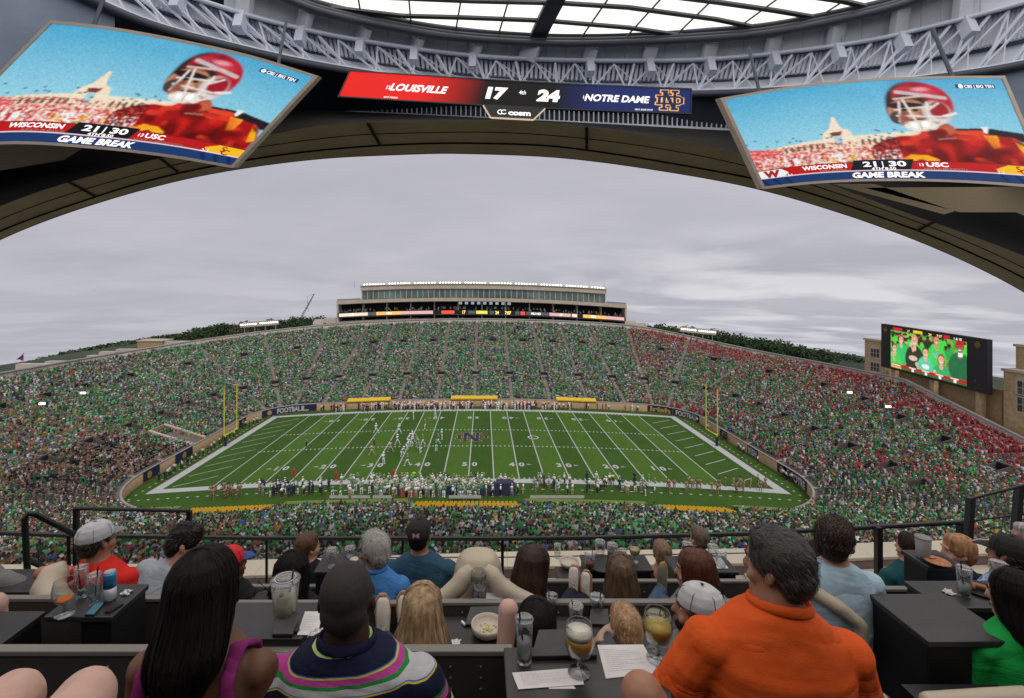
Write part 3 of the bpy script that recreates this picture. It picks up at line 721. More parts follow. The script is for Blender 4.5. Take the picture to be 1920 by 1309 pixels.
# ---- paint helper for screens (u right, v down, 0..1)
class Paint:
    def __init__(s, w, h, asp):
        s.w, s.h, s.asp = w, h, asp; s.U, s.V = np.meshgrid(np.linspace(0, 1, w), np.linspace(0, 1, h)); s.c = np.zeros((h, w, 3)); s.r = np.random.RandomState(2)
    def blur(s, n=1):
        for _ in range(n):
            c = np.pad(s.c, ((1, 1), (1, 1), (0, 0)), 'edge'); s.c = (c[1:-1, 1:-1] * 2 + c[:-2, 1:-1] + c[2:, 1:-1] + c[1:-1, :-2] + c[1:-1, 2:]) / 6
        return s
    def noise(s, f, seed=0):
        g = np.random.RandomState(seed).rand(int(f) + 3, int(f * s.asp) + 3); y = s.V * f; x = s.U * f * s.asp
        i, j = y.astype(int), x.astype(int); a, b_ = y - i, x - j; a = a * a * (3 - 2 * a); b_ = b_ * b_ * (3 - 2 * b_)
        return g[i, j] * (1 - a) * (1 - b_) + g[i + 1, j] * a * (1 - b_) + g[i, j + 1] * (1 - a) * b_ + g[i + 1, j + 1] * a * b_
    def put(s, m, col, soft=None):
        m = np.clip(m, 0, 1)[..., None] if m.dtype != bool else m[..., None].astype(float); s.c = s.c * (1 - m) + np.asarray(col) * m
    def ellm(s, u, v, ru, rv, rot=0, e=.12):
        x = (s.U - u) * s.asp; y = s.V - v; c, n = math.cos(rot), math.sin(rot); X = x * c + y * n; Y = -x * n + y * c
        d = np.sqrt((X / (ru * s.asp)) ** 2 + (Y / rv) ** 2); return np.clip((1 - d) / e + .5, 0, 1)
    def ell(s, *a, col, **k): s.put(s.ellm(*a, **k), col)
    def polym(s, pts):
        m = np.zeros(s.U.shape, bool); n = len(pts)
        for i in range(n):
            x0, y0 = pts[i]; x1, y1 = pts[(i + 1) % n]
            if y0 == y1: continue
            c = ((y0 > s.V) != (y1 > s.V)) & (s.U < (x1 - x0) * (s.V - y0) / (y1 - y0) + x0); m ^= c
        return m
    def poly(s, pts, col): s.put(s.polym(pts), col)
    def line(s, p, q, w_, col):
        x = (s.U - p[0]) * s.asp; y = s.V - p[1]; dx = (q[0] - p[0]) * s.asp; dy = q[1] - p[1]; L2 = dx * dx + dy * dy + 1e-9
        t = np.clip((x * dx + y * dy) / L2, 0, 1); d = np.hypot(x - t * dx, y - t * dy); s.put(np.clip((w_ - d) / (w_ * .4) + .3, 0, 1), col)
def s2l(*c): return tuple(((x / 255) / 12.92 if x / 255 <= .04045 else ((x / 255 + .055) / 1.055) ** 2.4) for x in c)
m_scr = mat('screen_picture', (1, 1, 1), .4, attr='Col', emit=1.0)
# ---- stadium video board
def videoboard():
    A, B_ = 140.0, 110.5; X = XC + WX + RUN + 2.2
    tl, tr = ZX(607, A), ZX(637, B_); bl, br = ZX(687, A), ZX(740, B_)
    t = thing('video_board', 'large black framed video board showing fans in green on the right rim', 'video board', (X, 125, bl - 3))
    def S(u, v, o=0): y = A + (B_ - A) * u; return Vector((X - o, y, (tl + (tr - tl) * u) * (1 - v) + (bl + (br - bl) * u) * v))
    q = MB(); q.hexa([S(0, 1, -1.2), S(0, 1), S(1, 1), S(1, 1, -1.2), S(0, 0, -1.2), S(0, 0), S(1, 0), S(1, 0, -1.2)]); q.build('housing', mat('board_black', (.018, .018, .024), .6), t)
    for u in (.1, .5, .9):
        q = MB(); a = S(u, 1, -1.5); q.bar((a.x, a.y, a.z - .01), (a.x, a.y, a.z - 8), 1.2); q.build('support', m_brick, t)
    q = MB(); a, b_ = S(0, 1, -3.2), S(1, 1, -3.2); q.hexa([(a.x, a.y, a.z - 9), (a.x + 1, a.y, a.z - 9), (b_.x + 1, b_.y, b_.z - 9), (b_.x, b_.y, b_.z - 9), (a.x, a.y, a.z + 1), (a.x + 1, a.y, a.z + 1), (b_.x + 1, b_.y, b_.z + 1), (b_.x, b_.y, b_.z + 1)]); q.build('back_wall', m_tan, t)
    P = Paint(190, 110, 1.9); P.c[:] = s2l(90, 160, 60)
    P.put(P.noise(9, 1) * 1.3 - .3, s2l(60, 215, 60)); P.put((P.noise(14, 2) > .62), s2l(35, 60, 25)); P.put(P.noise(12, 5) * 1.6 - .9, s2l(220, 160, 110))
    rr = random.Random(8)
    for k in range(42):
        u, v = rr.random(), rr.uniform(.08, .5); P.ell(u, v + .13, .05, .12, col=s2l(*rr.choice([(70, 220, 70), (50, 170, 80), (110, 230, 60), (30, 60, 30)]))); P.ell(u, v, .02, .05, col=s2l(*rr.choice([(225, 165, 130), (200, 140, 100), (90, 55, 35)])))
        P.ell(u, v - .03, .021, .03, col=s2l(50, 30, 20))
    def fan(u, v, sh, hair, sk=(232, 180, 150), k=1.0, hat=None, txt=None, long=False):
        if long: P.ell(u, v + .03 * k, .042 * k, .10 * k, col=s2l(*hair))
        P.ell(u, v + .36 * k, .105 * k, .27 * k, col=s2l(*sh)); P.ell(u, v + .14 * k, .02 * k, .06 * k, col=s2l(*sk))
        P.ell(u, v - .015 * k, .037 * k, .095 * k, col=s2l(*hair)); P.ell(u, v + .015 * k, .031 * k, .083 * k, col=s2l(*sk))
        for e in (-1, 1): P.ell(u + e * .012 * k, v, .005 * k, .008 * k, col=s2l(50, 30, 30))
        P.ell(u, v + .055 * k, .014 * k, .011 * k, col=s2l(250, 235, 230)); P.line((u, v + .02 * k), (u - .003, v + .035 * k), .006 * k, s2l(200, 130, 110))
        if hat: P.ell(u, v - .06 * k, .038 * k, .045 * k, col=s2l(*hat)); P.ell(u + .004, v - .03 * k, .035 * k, .014 * k, col=s2l(*hat))
        if txt: P.ell(u, v + .30 * k, .045 * k, .05 * k, col=s2l(*txt))
    fan(.64, .14, (70, 215, 90), (60, 40, 25), (215, 150, 120), 1.15, txt=(120, 200, 170)); fan(.92, .2, (40, 110, 70), (20, 15, 15), (150, 100, 75), 1.3, hat=(200, 30, 35), txt=None)
    P.put(P.polym([(.9, .33), (.955, .32), (.955, .41), (.9, .42)]), s2l(245, 245, 240))
    fan(.16, .27, (60, 200, 110), (150, 90, 40)); fan(.35, .24, (52, 58, 44), (205, 165, 110), k=1.25); P.ell(.33, .66, .06, .06, col=s2l(220, 200, 175))
    fan(.06, .5, (80, 210, 90), (120, 70, 50)); fan(.50, .46, (95, 210, 165), (90, 55, 40), k=1.1, txt=(235, 240, 235)); fan(.70, .55, (60, 180, 110), (150, 85, 50), k=1.15, long=True)
    for u, v in ((.38, .78), (.62, .86), (.03, .66), (.3, .35)): P.ell(u, v, .02, .05, col=s2l(235, 190, 165)); P.line((u, v), (u + .03, v + .15), .02, s2l(225, 175, 150))
    P.put(P.V < .075, s2l(40, 22, 22)); P.put((P.V < .07) & (P.U > .04) & (P.U < .17), s2l(205, 30, 50)); P.put((P.V < .07) & (P.U > .33) & (P.U < .46), s2l(225, 205, 40)); P.put((P.V < .07) & (P.U > .73) & (P.U < .80), s2l(200, 30, 35))
    P.put(P.V > .885, s2l(190, 35, 40)); P.put(P.V > .945, s2l(60, 105, 50)); P.put((P.V > .90) & (P.V < .935) & (P.U > .01) & (P.U < .15), s2l(250, 240, 240)); P.put((P.V > .95) & (P.V < .99) & (P.U > .01) & (P.U < .16), s2l(240, 200, 90))
    for u in (.32, .5, .68, .86):
        P.put((np.abs(P.V - .905) < .012) & (np.abs(P.U - u) < .05), s2l(255, 255, 250)); P.put((np.abs(P.V - .955) < .03) & (np.abs(P.U - u - .005) < .018), s2l(255, 255, 250))
    c = np.clip(P.blur(1).c * (.80 + .4 * P.noise(60, 9)[..., None]), 0, 1.2)
    h_, w_ = P.U.shape; G = np.zeros((h_, w_, 3))
    u0, u1, v0, v1 = .115, .845, .035, .95
    for i in range(h_):
        for j in (0, w_ - 1): pass
    U = u0 + (u1 - u0) * P.U; V = v0 + (v1 - v0) * P.V; G[..., 0] = X - .1; G[..., 1] = A + (B_ - A) * U
    G[..., 2] = (tl + (tr - tl) * U) * (1 - V) + (bl + (br - bl) * U) * V
    put('display', grid_mesh('display', G, m_scr, cols=c, off=t['_o']), t)
    for u, n_ in ((.055, 'l'), (.93, 'r')):
        q = MB(); monogram(q, lambda a, b_: S(u + a * .022, .12 - b_ * .05, .12), 1.0, .04); q.build('gold_monogram', m_gold, t)
    def tx(body, u, v, h_, m, **k): q = MB(); text_on(q, body, lambda a, b_: S(u0 + (u1 - u0) * (u + a / 1.9), v0 + (v1 - v0) * (v - b_), .16), 0, 0, h_, **k); q.build('board_lettering', m, t)
    wt = mat('board_white', (1, 1, .95), emit=1.3); am = mat('board_amber', (1, .75, .25), emit=1.3)
    tx('17', .27, .04, .055, am); tx('24', .56, .04, .055, am); tx('7:07', .68, .04, .055, am); tx('1 & 10', .90, .04, .05, wt)
    q = MB(); text_on(q, 'P', lambda a, b_: S(.91 + a * .05, .80 - b_, .12), 0, 0, .07, bold=.05); q.build('board_lettering', m_white, t)
videoboard()
# ---- goal posts
def goal(xg, label):
    z = -H - sag(xg); t = thing('goal_post', label, 'goal post', (xg, 112.2, z), 'yellow goal posts')
    s = 1 if xg > XC else -1; xb = xg + s * 1.2; m = mat('goal_yellow', (.80, .72, .04), .4, var=.05)
    q = MB(); q.tube([(xb, 112.2, z), (xb, 112.2, z + 2.0)], .28, 10); q.build('padded_base', m_navy, t)
    q = MB(); q.tube([(xb, 112.2, z + 2.01), (xb, 112.2, z + 2.5), (xg, 112.2, z + 3.05)], .12, 8); q.build('gooseneck', m, t)
    q = MB(); q.tube([(xg, 109.4, z + 3.1), (xg, 115.0, z + 3.1)], .12, 8); q.build('crossbar', m, t)
    for y in (109.4, 115.0):
        q = MB(); q.tube([(xg, y, z + 3.1), (xg, y, z + 13.6)], .11, 8); q.build('upright', m, t)
        q = MB(); q.quad((xg, y, z + 13.5), (xg + .3, y - .1, z + 13.3), (xg + .35, y - .1, z + 12.6), (xg, y, z + 12.8)); q.build('ribbon', mat('ribbon_red', (.7, .12, .04), .8), t)
goal(-58.0, 'yellow goal post at the left end of the field'); goal(52.2, 'yellow goal post at the right end of the field')
# ---- field wall banners
def banner(px, py, body, wid, label, colr=None, dirn=None):
    # find wall position on ring with projection nearest px
    best = None
    for k in range(1200):
        a = ring_at(k / 1200 * TOT); p = world(a, -.3); p.z = -H + 1 - sag(p.x)
        X = PX0 + FPX * p.x / p.y; Y_ = PY0 - FPX * p.z / p.y; e = (X - px) ** 2 + (Y_ - py) ** 2
        if best is None or e < best[0]: best = (e, k / 1200 * TOT, a, p)
    _, s, a, p = best; t = tag(bpy.data.objects.new('wall_banner', None), label, 'banner', 'navy banners on the field wall'); COL.objects.link(t); t.location = p; t['_o'] = tuple(p)
    seg_f = (WR) / (WR + 20) if abs(math.sin(2 * a[2])) > .05 else 1
    def S(u, v, o):                                   # u: metres along the wall, seen from the field left to right
        aa = ring_at(s - u / 1.0 / (seg_f if seg_f < 1 else 1)); x = XC + aa[0] + (WR + aa[3] - .32 - o) * math.cos(aa[2]); y = YCc + aa[1] + (WR + aa[3] - .32 - o) * math.sin(aa[2]); return Vector((x, y, -H + .1 + v - sag(x)))
    n = 8; q = MB()
    for i in range(n):
        u0 = -wid / 2 + wid * i / n; u1 = u0 + wid / n; q.quad(S(u0, .1, .05), S(u1, .1, .05), S(u1, 1.95, .05), S(u0, 1.95, .05))
    q.build('cloth', m_navy, t)
    if body:
        q = MB(); text_on(q, body, lambda u, v: S(u, v, .09), 0, 1.0, 1.35, wid=wid * .82, bold=.06); q.build('lettering', colr or m_white, t)
    else:
        q = MB(); q.poly([S(.7 * math.cos(i * PI / 6), 1.0 + .7 * math.sin(i * PI / 6), .09) for i in range(12)]); q.build('emblem', m_gold, t)
banner(545, 769, 'FOOTBALL', 9, 'navy banner reading FOOTBALL on the far left wall'); banner(505, 776, '', 4.5, 'navy banner with gold emblem left of the far FOOTBALL banner')
banner(455, 793, '', 4, 'navy banner with gold emblem behind the left goal post'); banner(1238, 767, 'Irish', 7, 'navy banner reading Irish in gold on the far right wall', m_gold)
banner(1290, 778, 'FOOTBALL', 9, 'navy banner reading FOOTBALL on the far right corner wall'); banner(1358, 812, '', 3.5, 'navy banner with gold emblem right of the right goal post')
banner(1412, 848, 'IRISH', 4, 'navy banner with white lettering on the right end wall'); banner(1467, 880, '', 3, 'gold emblem banner near the right near corner'); banner(1498, 900, 'NOTRE', 5, 'navy banner with white lettering at the right near corner')
banner(348, 858, '', 6, 'navy banner by the left tunnel below the band'); banner(280, 890, '', 6, 'navy banner with gold emblem at the left near corner')
# left corner field tunnel with brick sides
tn = thing('field_tunnel', 'open brick walled tunnel cut into the left end stand', 'tunnel', (-64, 109, -H - 2.4))
for y0, y1 in ((107.5, 107.9), (112.7, 113.1)):
    q = MB(); x0, x1 = -64.2, -73.5; b0 = -H - sag(-64)
    q.hexa([(x1, y0, b0 - .5), (x0, y0, b0 - .5), (x0, y1, b0 - .5), (x1, y1, b0 - .5), (x1, y0, b0 + 5.0), (x0, y0, b0 + 2.1), (x0, y1, b0 + 2.1), (x1, y1, b0 + 5.0)]); q.build('side_wall', mat('orange_brick', (.42, .19, .08), .9, var=.2, scale=2), tn)
    q = MB(); q.hexa([(x1, y0 - .1, b0 + 5.01), (x0, y0 - .1, b0 + 2.11), (x0, y1 + .1, b0 + 2.11), (x1, y1 + .1, b0 + 5.01), (x1, y0 - .1, b0 + 5.3), (x0, y0 - .1, b0 + 2.4), (x0, y1 + .1, b0 + 2.4), (x1, y1 + .1, b0 + 5.3)]); q.build('coping', m_conc2, tn)
q = MB(); q.box(-73.9, -73.5, 107.5, 113.1, b0 - .5, b0 + 5.2); q.build('end_wall', m_tan, tn)
# ---- yellow seats near side and yellow tarps far side
def seat_block(x0, x1, label):
    t = thing('seat_block', label, 'seats', ((x0 + x1) / 2, WY0, -H), 'empty yellow seats by the near wall')
    proto = None
    for r_ in range(7):
        d = r_ * RD; n = int((x1 - x0) / .62)
        for k in range(n):
            x = x0 + (k + .5) * .62; y = WY0 - d - .35; z = zst(x, d, y) + .03
            if proto is None:
                q = MB(); q.box(-.24, .24, -.2, .22, .22, .30); q.hexa([(-.24, -.26, .28), (.24, -.26, .28), (.24, -.2, .28), (-.24, -.2, .28), (-.2, -.36, .95), (.2, -.36, .95), (.2, -.31, .95), (-.2, -.31, .95)]); q.box(-.05, .05, -.2, 0, 0, .22); proto = q.mesh('seat', m_yel)
            o = put('seat', proto, t, (x - t['_o'][0], y - t['_o'][1], z - t['_o'][2]))
seat_block(-43, -30.5, 'left block of empty yellow seats behind the near bench area'); seat_block(-10, 5, 'middle block of empty yellow seats behind the near bench area'); seat_block(25, 36, 'right block of empty yellow seats behind the near bench area')
for i, (x0, x1) in enumerate(((-39.5, -27), (-9.5, 4), (21, 32.5))):
    q = MB(); n = 6
    for k in range(n):
        a = x0 + (x1 - x0) * k / n; b_ = x0 + (x1 - x0) * (k + 1) / n; Ya = WY1 + .1
        q.hexa([(a, Ya - .7, -H + WH + .2 - sag(a)), (b_, Ya - .7, -H + WH + .2 - sag(b_)), (b_, Ya + .8, -H + WH + .45 - sag(b_)), (a, Ya + .8, -H + WH + .45 - sag(a)),
                (a, Ya - .7, -H + WH + .5 - sag(a)), (b_, Ya - .7, -H + WH + .5 - sag(b_)), (b_, Ya + .8, -H + WH + 1.0 - sag(b_)), (a, Ya + .8, -H + WH + 1.0 - sag(a))])
    tag(q.build('yellow_canopy', m_yel, None), 'yellow strip cover on the far wall, %s of three' % ['leftmost', 'middle', 'rightmost'][i], 'wall cover', 'yellow covers on the far wall')
# green ledge on the near wall
for x0, x1 in ((-57, -45), (-29.5, -11), (6, 24), (37, 52)):
    n = 5; q = MB()
    for k in range(n):
        a = x0 + (x1 - x0) * k / n; b_ = x0 + (x1 - x0) * (k + 1) / n
        q.hexa([(a, WY0 - .8, -H + WH + .36 - sag(a)), (b_, WY0 - .8, -H + WH + .36 - sag(b_)), (b_, WY0 + .5, -H + WH + .36 - sag(b_)), (a, WY0 + .5, -H + WH + .36 - sag(a)),
                (a, WY0 - .8, -H + WH + 1.0 - sag(a)), (b_, WY0 - .8, -H + WH + 1.0 - sag(b_)), (b_, WY0 + .5, -H + WH + .9 - sag(b_)), (a, WY0 + .5, -H + WH + .9 - sag(a))])
    q.build('green_ledge', mat('olive_ledge', (.16, .22, .03), .8), stand)
for k, (px, py) in enumerate(((158, 737), (78, 763), (1597, 737), (1667, 760))):
    Y = 128 if k in (0, 2) else 118
    best = min(((PX0 + FPX * world(ring_at(j * TOT / 400), d).x / world(ring_at(j * TOT / 400), d).y - px) ** 2 + (PY0 - FPX * world(ring_at(j * TOT / 400), d, 2).z / world(ring_at(j * TOT / 400), d, 2).y - py) ** 2, j, d) for j in range(400) for d in range(4, 50, 2) if world(ring_at(j * TOT / 400), d).y > 60)
    p = world(ring_at(best[1] * TOT / 400), best[2], 2.2); q = MB(); q.box(p.x - .55, p.x + .55, p.y - .2, p.y + .2, p.z - .2, p.z + .2)
    tag(q.build('portal_lamp', mat('portal_glow', (1, .95, .75), emit=3)), ['bright portal lamp in the upper left stand, higher of two', 'bright portal lamp in the upper left stand, lower and nearer the left edge', 'bright portal lamp in the right stand, left of two', 'bright portal lamp in the right stand, right of two'][k], 'lamp', 'lamps over stand entrances')
# ---- trees beyond the rim
def crown_mesh(seed, kind):
    rr = random.Random(seed); v, f = [], []
    blobs = [(rr.gauss(0, .30), rr.gauss(0, .30), rr.uniform(.35, .95), rr.uniform(.18, .34)) for _ in range(14)]
    for _ in range(900):
        bx, by, bz, br_ = rr.choice(blobs); d = Vector((rr.gauss(0, 1), rr.gauss(0, 1), rr.gauss(0, 1))).normalized() * br_ * rr.uniform(.6, 1.05)
        c = Vector((bx, by, bz)) + d; u = Vector((rr.gauss(0, 1), rr.gauss(0, 1), rr.gauss(0, .6))).normalized() * .055; w_ = u.cross(Vector((rr.gauss(0, 1), rr.gauss(0, 1), rr.gauss(0, 1)))).normalized() * .045
        n = len(v); v += [tuple(c - u), tuple(c + w_), tuple(c + u), tuple(c - w_)]; f.append((n, n + 1, n + 2, n + 3))
    me = bpy.data.meshes.new('crown'); me.from_pydata(v, [], f); me.materials.append(kind); return me
m_lf = [mat('foliage_dark', (.035, .065, .025), .9, var=.5, scale=3), mat('foliage_mid', (.05, .085, .03), .9, var=.5, scale=3), mat('foliage_warm', (.075, .085, .03), .9, var=.5, scale=3)]
crowns = [crown_mesh(s, m_lf[s % 3]) for s in range(5)]
q = MB(); q.tube([(0, 0, -.6), (0, 0, .2), (.02, 0, .6)], [.05, .035, .015], 6); q.tube([(0, 0, .25), (.2, .1, .6)], [.02, .008], 5); q.tube([(0, 0, .3), (-.2, -.05, .65)], [.02, .008], 5)
trunk = q.mesh('trunk', mat('bark', (.06, .045, .03), .9))
def tree(px, ytop, Y, hgt, k, label, group):
    p = at(px, ytop, Y); s = hgt / 1.2
    t = bpy.data.objects.new('tree', None); COL.objects.link(t); t.location = (p.x, Y, p.z - hgt); t.scale = (s * 1.15, s * 1.15, s); t.rotation_euler[2] = k * 1.3
    tag(t, label, 'tree', group); put('crown', crowns[k % 5], t); put('trunk', trunk, t)
rr = random.Random(12)
TL = 'dark leafy tree %s beyond the left rim'; TR = 'dark leafy tree %s beyond the right rim'
xs_ = [330 + i * 9.5 for i in range(29)]
for i, px in enumerate(xs_):
    yt = np.interp(px, [330, 375, 395, 430, 500, 560, 600], [628, 615, 609, 606, 601, 594, 592]) + rr.uniform(-2, 4)
    tree(px, yt, rr.uniform(300, 360), rr.uniform(12, 16), i, TL % ('well left of the floodlight rack' if px < 440 else 'behind the floodlight rack' if px < 525 else 'between floodlight rack and press box'), 'trees beyond the left rim')
for i, px in enumerate([1205 + i * 9.5 for i in range(44)]):
    yt = np.interp(px, [1205, 1250, 1310, 1360, 1435, 1510, 1610], [609, 607, 613, 622, 634, 649, 668]) + rr.uniform(-2, 5)
    tree(px, yt, rr.uniform(300, 370), rr.uniform(12, 17), i, TR % ('between press box and floodlight rack' if px < 1270 else 'behind the floodlight rack' if px < 1345 else 'just right of the floodlight rack' if px < 1460 else 'left of the brick tower'), 'trees beyond the right rim')
# far woodland on the left hills: one mass
def far_wood():
    rr = random.Random(31); v, f = [], []
    for _ in range(9000):
        px = rr.uniform(-60, 420); Y = rr.uniform(420, 760); yt = np.interp(px, [0, 125, 219, 312, 420], [692, 660, 643, 629, 618]); k = (760 - Y) / 340
        p = at(px, yt + 1 + k * 20 + rr.uniform(-1.5, 3), Y)
        for _ in range(2):
            c = p + Vector((rr.gauss(0, 2), rr.gauss(0, 2), rr.gauss(0, 1))); u = Vector((rr.gauss(0, 1), rr.gauss(0, 1), rr.gauss(0, .7))).normalized() * 2.4; w_ = u.cross(Vector((rr.gauss(0, 1), rr.gauss(0, 1), 1))).normalized() * 1.8
            n = len(v); v += [tuple(c - u), tuple(c + w_), tuple(c + u), tuple(c - w_)]; f.append((n, n + 1, n + 2, n + 3))
    me = bpy.data.meshes.new('far_woodland'); me.from_pydata(v, [], f); me.materials.append(m_lf[1]); tag(put('far_woodland', me), 'distant wooded hillside beyond the left rim of the stadium', 'woodland', kind='stuff')
far_wood()
# ================================================================== PLAYERS, OFFICIALS, SIDELINES
def figure_mesh(name, top, pants, head, skin=(.4, .24, .16), helmet=None, pose='stand', num=False, socks=None, seed=0):
    """small continuous standing figure facing -Y; tapered limbs and torso"""
    rr = random.Random(seed); q = MB(); M = [top, pants, head, skin, socks or pants]
    sp = .16; bend = 0
    if pose == 'run': f = [(-.1, .45), (.1, -.40)]
    elif pose == 'crouch': f = [(-.18, .12), (.18, -.05)]; bend = .35
    else: f = [(-.12, .04), (.12, -.04)]
    hz_ = .92 - bend * .35
    for (x, y) in f:
        kn = (x * 1.15, y * .5 - .08 - bend * .3, .48 - bend * .05); q.cur = 1; q.tube([(x * .8, bend * .4, hz_), kn], [.10, .07], 6); q.cur = 4; q.tube([kn, (x * 1.2, y, .09)], [.068, .045], 6); q.cur = 3 if not helmet else 4; q.box(x * 1.2 - .05, x * 1.2 + .05, y - .17, y + .07, 0, .09)
    q.cur = 1; q.loft([((0, bend * .4, hz_ - .08), .15, .11), ((0, bend * .35, hz_ + .12), .16, .11)], 8)
    q.cur = 0; by = -bend * .9; sw = .25 if helmet else .21
    q.loft([((0, bend * .35, hz_ + .1), .165, .12), ((0, by * .3, hz_ + .33), .20, .14), ((0, by * .8, hz_ + .50), sw, .13), ((0, by, hz_ + .58), .12, .09)], 8)
    sz = hz_ + .5
    for s in (-1, 1):
        if pose == 'run': el, ha = (s * .33, by - s * .2, sz - .2), (s * .25, by - s * .3 - .15, sz - .1)
        elif pose == 'point': el, ha = (s * .36, by - .1, sz - .1), (s * .42, by - .3, sz + (.3 if s > 0 else -.3))
        else: el, ha = (s * .31, by * .9 + .02, sz - .27), (s * .27, by - .2, sz - .42 + rr.uniform(0, .2))
        q.cur = 0; q.tube([(s * sw * .88, by * .85, sz), el], [.075, .055], 6); q.cur = 3; q.tube([el, ha], [.048, .035], 6)
    q.cur = 3; q.tube([(0, by, hz_ + .55), (0, by - .03, hz_ + .68)], .055, 6)
    hc = (0, by - .04, hz_ + .77)
    if helmet: q.cur = 2; q.ell(hc, (.145, .165, .15), 8, m=6); q.cur = 3; q.ell((0, hc[1] - .10, hc[2] - .05), (.07, .07, .08), 6, m=4)
    else: q.cur = 3; q.ell(hc, (.085, .10, .12), 8, m=6); q.cur = 2; q.ell((0, hc[1] + .02, hc[2] + .045), (.095, .11, .095), 8, m=6)
    ms = []
    for i, c in enumerate(M): ms.append(mat('cloth_%d_%d_%d' % tuple(int(x * 99) for x in c), c, .85, var=0))
    return q.mesh(name, ms, True)
W_, K_, GR, RD_, GD = (.86, .86, .85), (.02, .02, .025), (.02, .20, .07), (.50, .03, .03), (.45, .33, .08)
SK, SK2 = (.42, .26, .18), (.16, .08, .05)
def person(name, me, px, py, label, cat='person', group=None, rz=0, Y=None, sc=1.12, z=None, own=False):
    """feet at photo pixel on the field"""
    # solve for the point on the crowned field
    Yd = 100.
    for _ in range(25):
        X = (px - PX0) / FPX * Yd; zf = -H - sag(X); Yd = Yd * .5 + .5 * (-zf * FPX / (py - PY0))
    o = put(name, me, None, ((px - PX0) / FPX * Yd, Yd, -H - sag((px - PX0) / FPX * Yd) + .01)); o.rotation_euler[2] = rz; o.scale = (sc,) * 3
    return tag(o, label, cat, group)
wt_run = figure_mesh('player', W_, W_, W_, SK2, True, 'run', seed=1); wt_cr = figure_mesh('player', W_, W_, W_, SK2, True, 'crouch', seed=2); wt_st = figure_mesh('player', W_, W_, W_, SK2, True, 'stand', seed=3)
rd_run = figure_mesh('player', (.62, .60, .58), (.5, .48, .46), (.45, .08, .06), SK2, True, 'run', seed=1)
gr_run = figure_mesh('player', (.10, .34, .20), W_, GD, SK2, True, 'run', seed=4); gr_cr = figure_mesh('player', (.10, .34, .20), W_, GD, SK2, True, 'crouch', seed=5); gr_st = figure_mesh('player', (.10, .34, .20), W_, GD, SK2, True, 'stand', seed=6)
ref = figure_mesh('referee', (.25, .25, .25), (.02, .02, .02), (.02, .02, .02), SK, None, 'stand', seed=7)
PL = [  # px, py of the feet, kind
 (705, 812, 'wr', 'white clad player alone on the left, nearest the twenty five yard line'), (748, 813, 'wr', 'white clad player deep behind the pile, right of the lone player'), (775, 786, 'ws', 'white clad player nearest the far sideline'), (816, 782, 'ws', 'white clad player by the far forty yard number'),
 (745, 834, 'wr', 'white clad player left of the pile, upper one'), (732, 847, 'rr', 'white player in dark stockings left of the pile'), (719, 870, 'ws', 'white clad player standing apart below the pile'), (697, 853, 'rr', 'white player in dark trim far left of the pile'), (754, 856, 'wc', 'crouching white player at the lower edge of the pile'),
 (763, 843, 'wc', 'crouching white player at the pile, left part'), (771, 836, 'wc', 'crouching white player in the middle of the pile'), (773, 828, 'wr', 'white player running at the top of the pile'), (765, 831, 'wc', 'crouching white player at the upper left of the pile'),
 (797, 804, 'gs', 'green jersey player alone above the pile'), (783, 832, 'gc', 'green jersey lineman crouching at the top of the pile'), (785, 840, 'gc', 'green jersey lineman crouching mid pile'), (789, 848, 'gc', 'green jersey lineman crouching at the lower pile'), (793, 834, 'gr', 'green jersey player running off the pile'), (788, 843, 'gc', 'green jersey lineman on the right flank of the pile'),
 (764, 873, 'gr', 'green jersey player below the pile near the forty'), (822, 833, 'gr', 'green jersey player right of the pile, upper of two'), (818, 845, 'gs', 'green jersey player right of the pile, lower of two'), (828, 824, 'ws', 'white clad player right of the pile')]
KM = {'wr': wt_run, 'ws': wt_st, 'wc': wt_cr, 'rr': rd_run, 'gr': gr_run, 'gc': gr_cr, 'gs': gr_st}
for i, (px, py, k, lb) in enumerate(PL): person('player', KM[k], px, py, lb, 'player', 'football players on the field', rz=(-PI / 2 if k[0] == 'g' else PI / 2) + R.uniform(-.6, .6), sc=1.3)
person('referee', ref, 575, 838, 'official in dark trousers alone left of the play', 'referee', rz=-PI / 2); person('referee', ref, 702, 836, 'official standing behind the white players', 'referee', rz=-PI / 2)
# sideline people
def V_(n, *a, **k): return [figure_mesh(n, *x, **k) for x in a]
near_k = [(figure_mesh('player', (.10, .34, .20), W_, GD, SK2, True, 'stand', seed=10), 'player in green jersey and gold helmet on the near sideline'),
          (figure_mesh('player', (.10, .34, .20), W_, GD, SK, True, 'point', seed=11), 'green jersey player with one arm raised on the near sideline'),
          (figure_mesh('person', W_, (.5, .38, .22), W_, SK, None, 'stand', seed=12), 'person in white top and khaki trousers on the near sideline'),
          (figure_mesh('person', W_, K_, W_, SK, None, 'stand', seed=13), 'person in white top and black trousers on the near sideline'),
          (figure_mesh('person', GR, W_, K_, SK, None, 'stand', seed=14), 'person in green top and white trousers on the near sideline'),
          (figure_mesh('person', (.02, .03, .07), (.02, .03, .05), K_, SK2, None, 'stand', seed=15), 'person in dark navy clothes on the near sideline'),
          (figure_mesh('person', (.30, .45, .36), (.3, .3, .3), (.6, .6, .55), SK, None, 'stand', seed=16), 'person in pale green top on the near sideline')]
rr = random.Random(77)
def scatter(kinds, n, x0, x1, yfun, group, w=None, dens=None):
    far = 'far' in group
    for i in range(n):
        px = dens() if dens else rr.uniform(x0, x1)
        me, lb = rr.choices(kinds, w)[0]; lb = lb + (', left part' if px < 640 else ', left centre' if px < 830 else ', by the tents' if px < 960 else ', right centre' if px < 1120 else ', right end'); person(me.name.split('.')[0], me, px, yfun(px), lb, 'person' if 'person' in me.name else 'player', group, rz=rr.uniform(-2.6, 2.6))
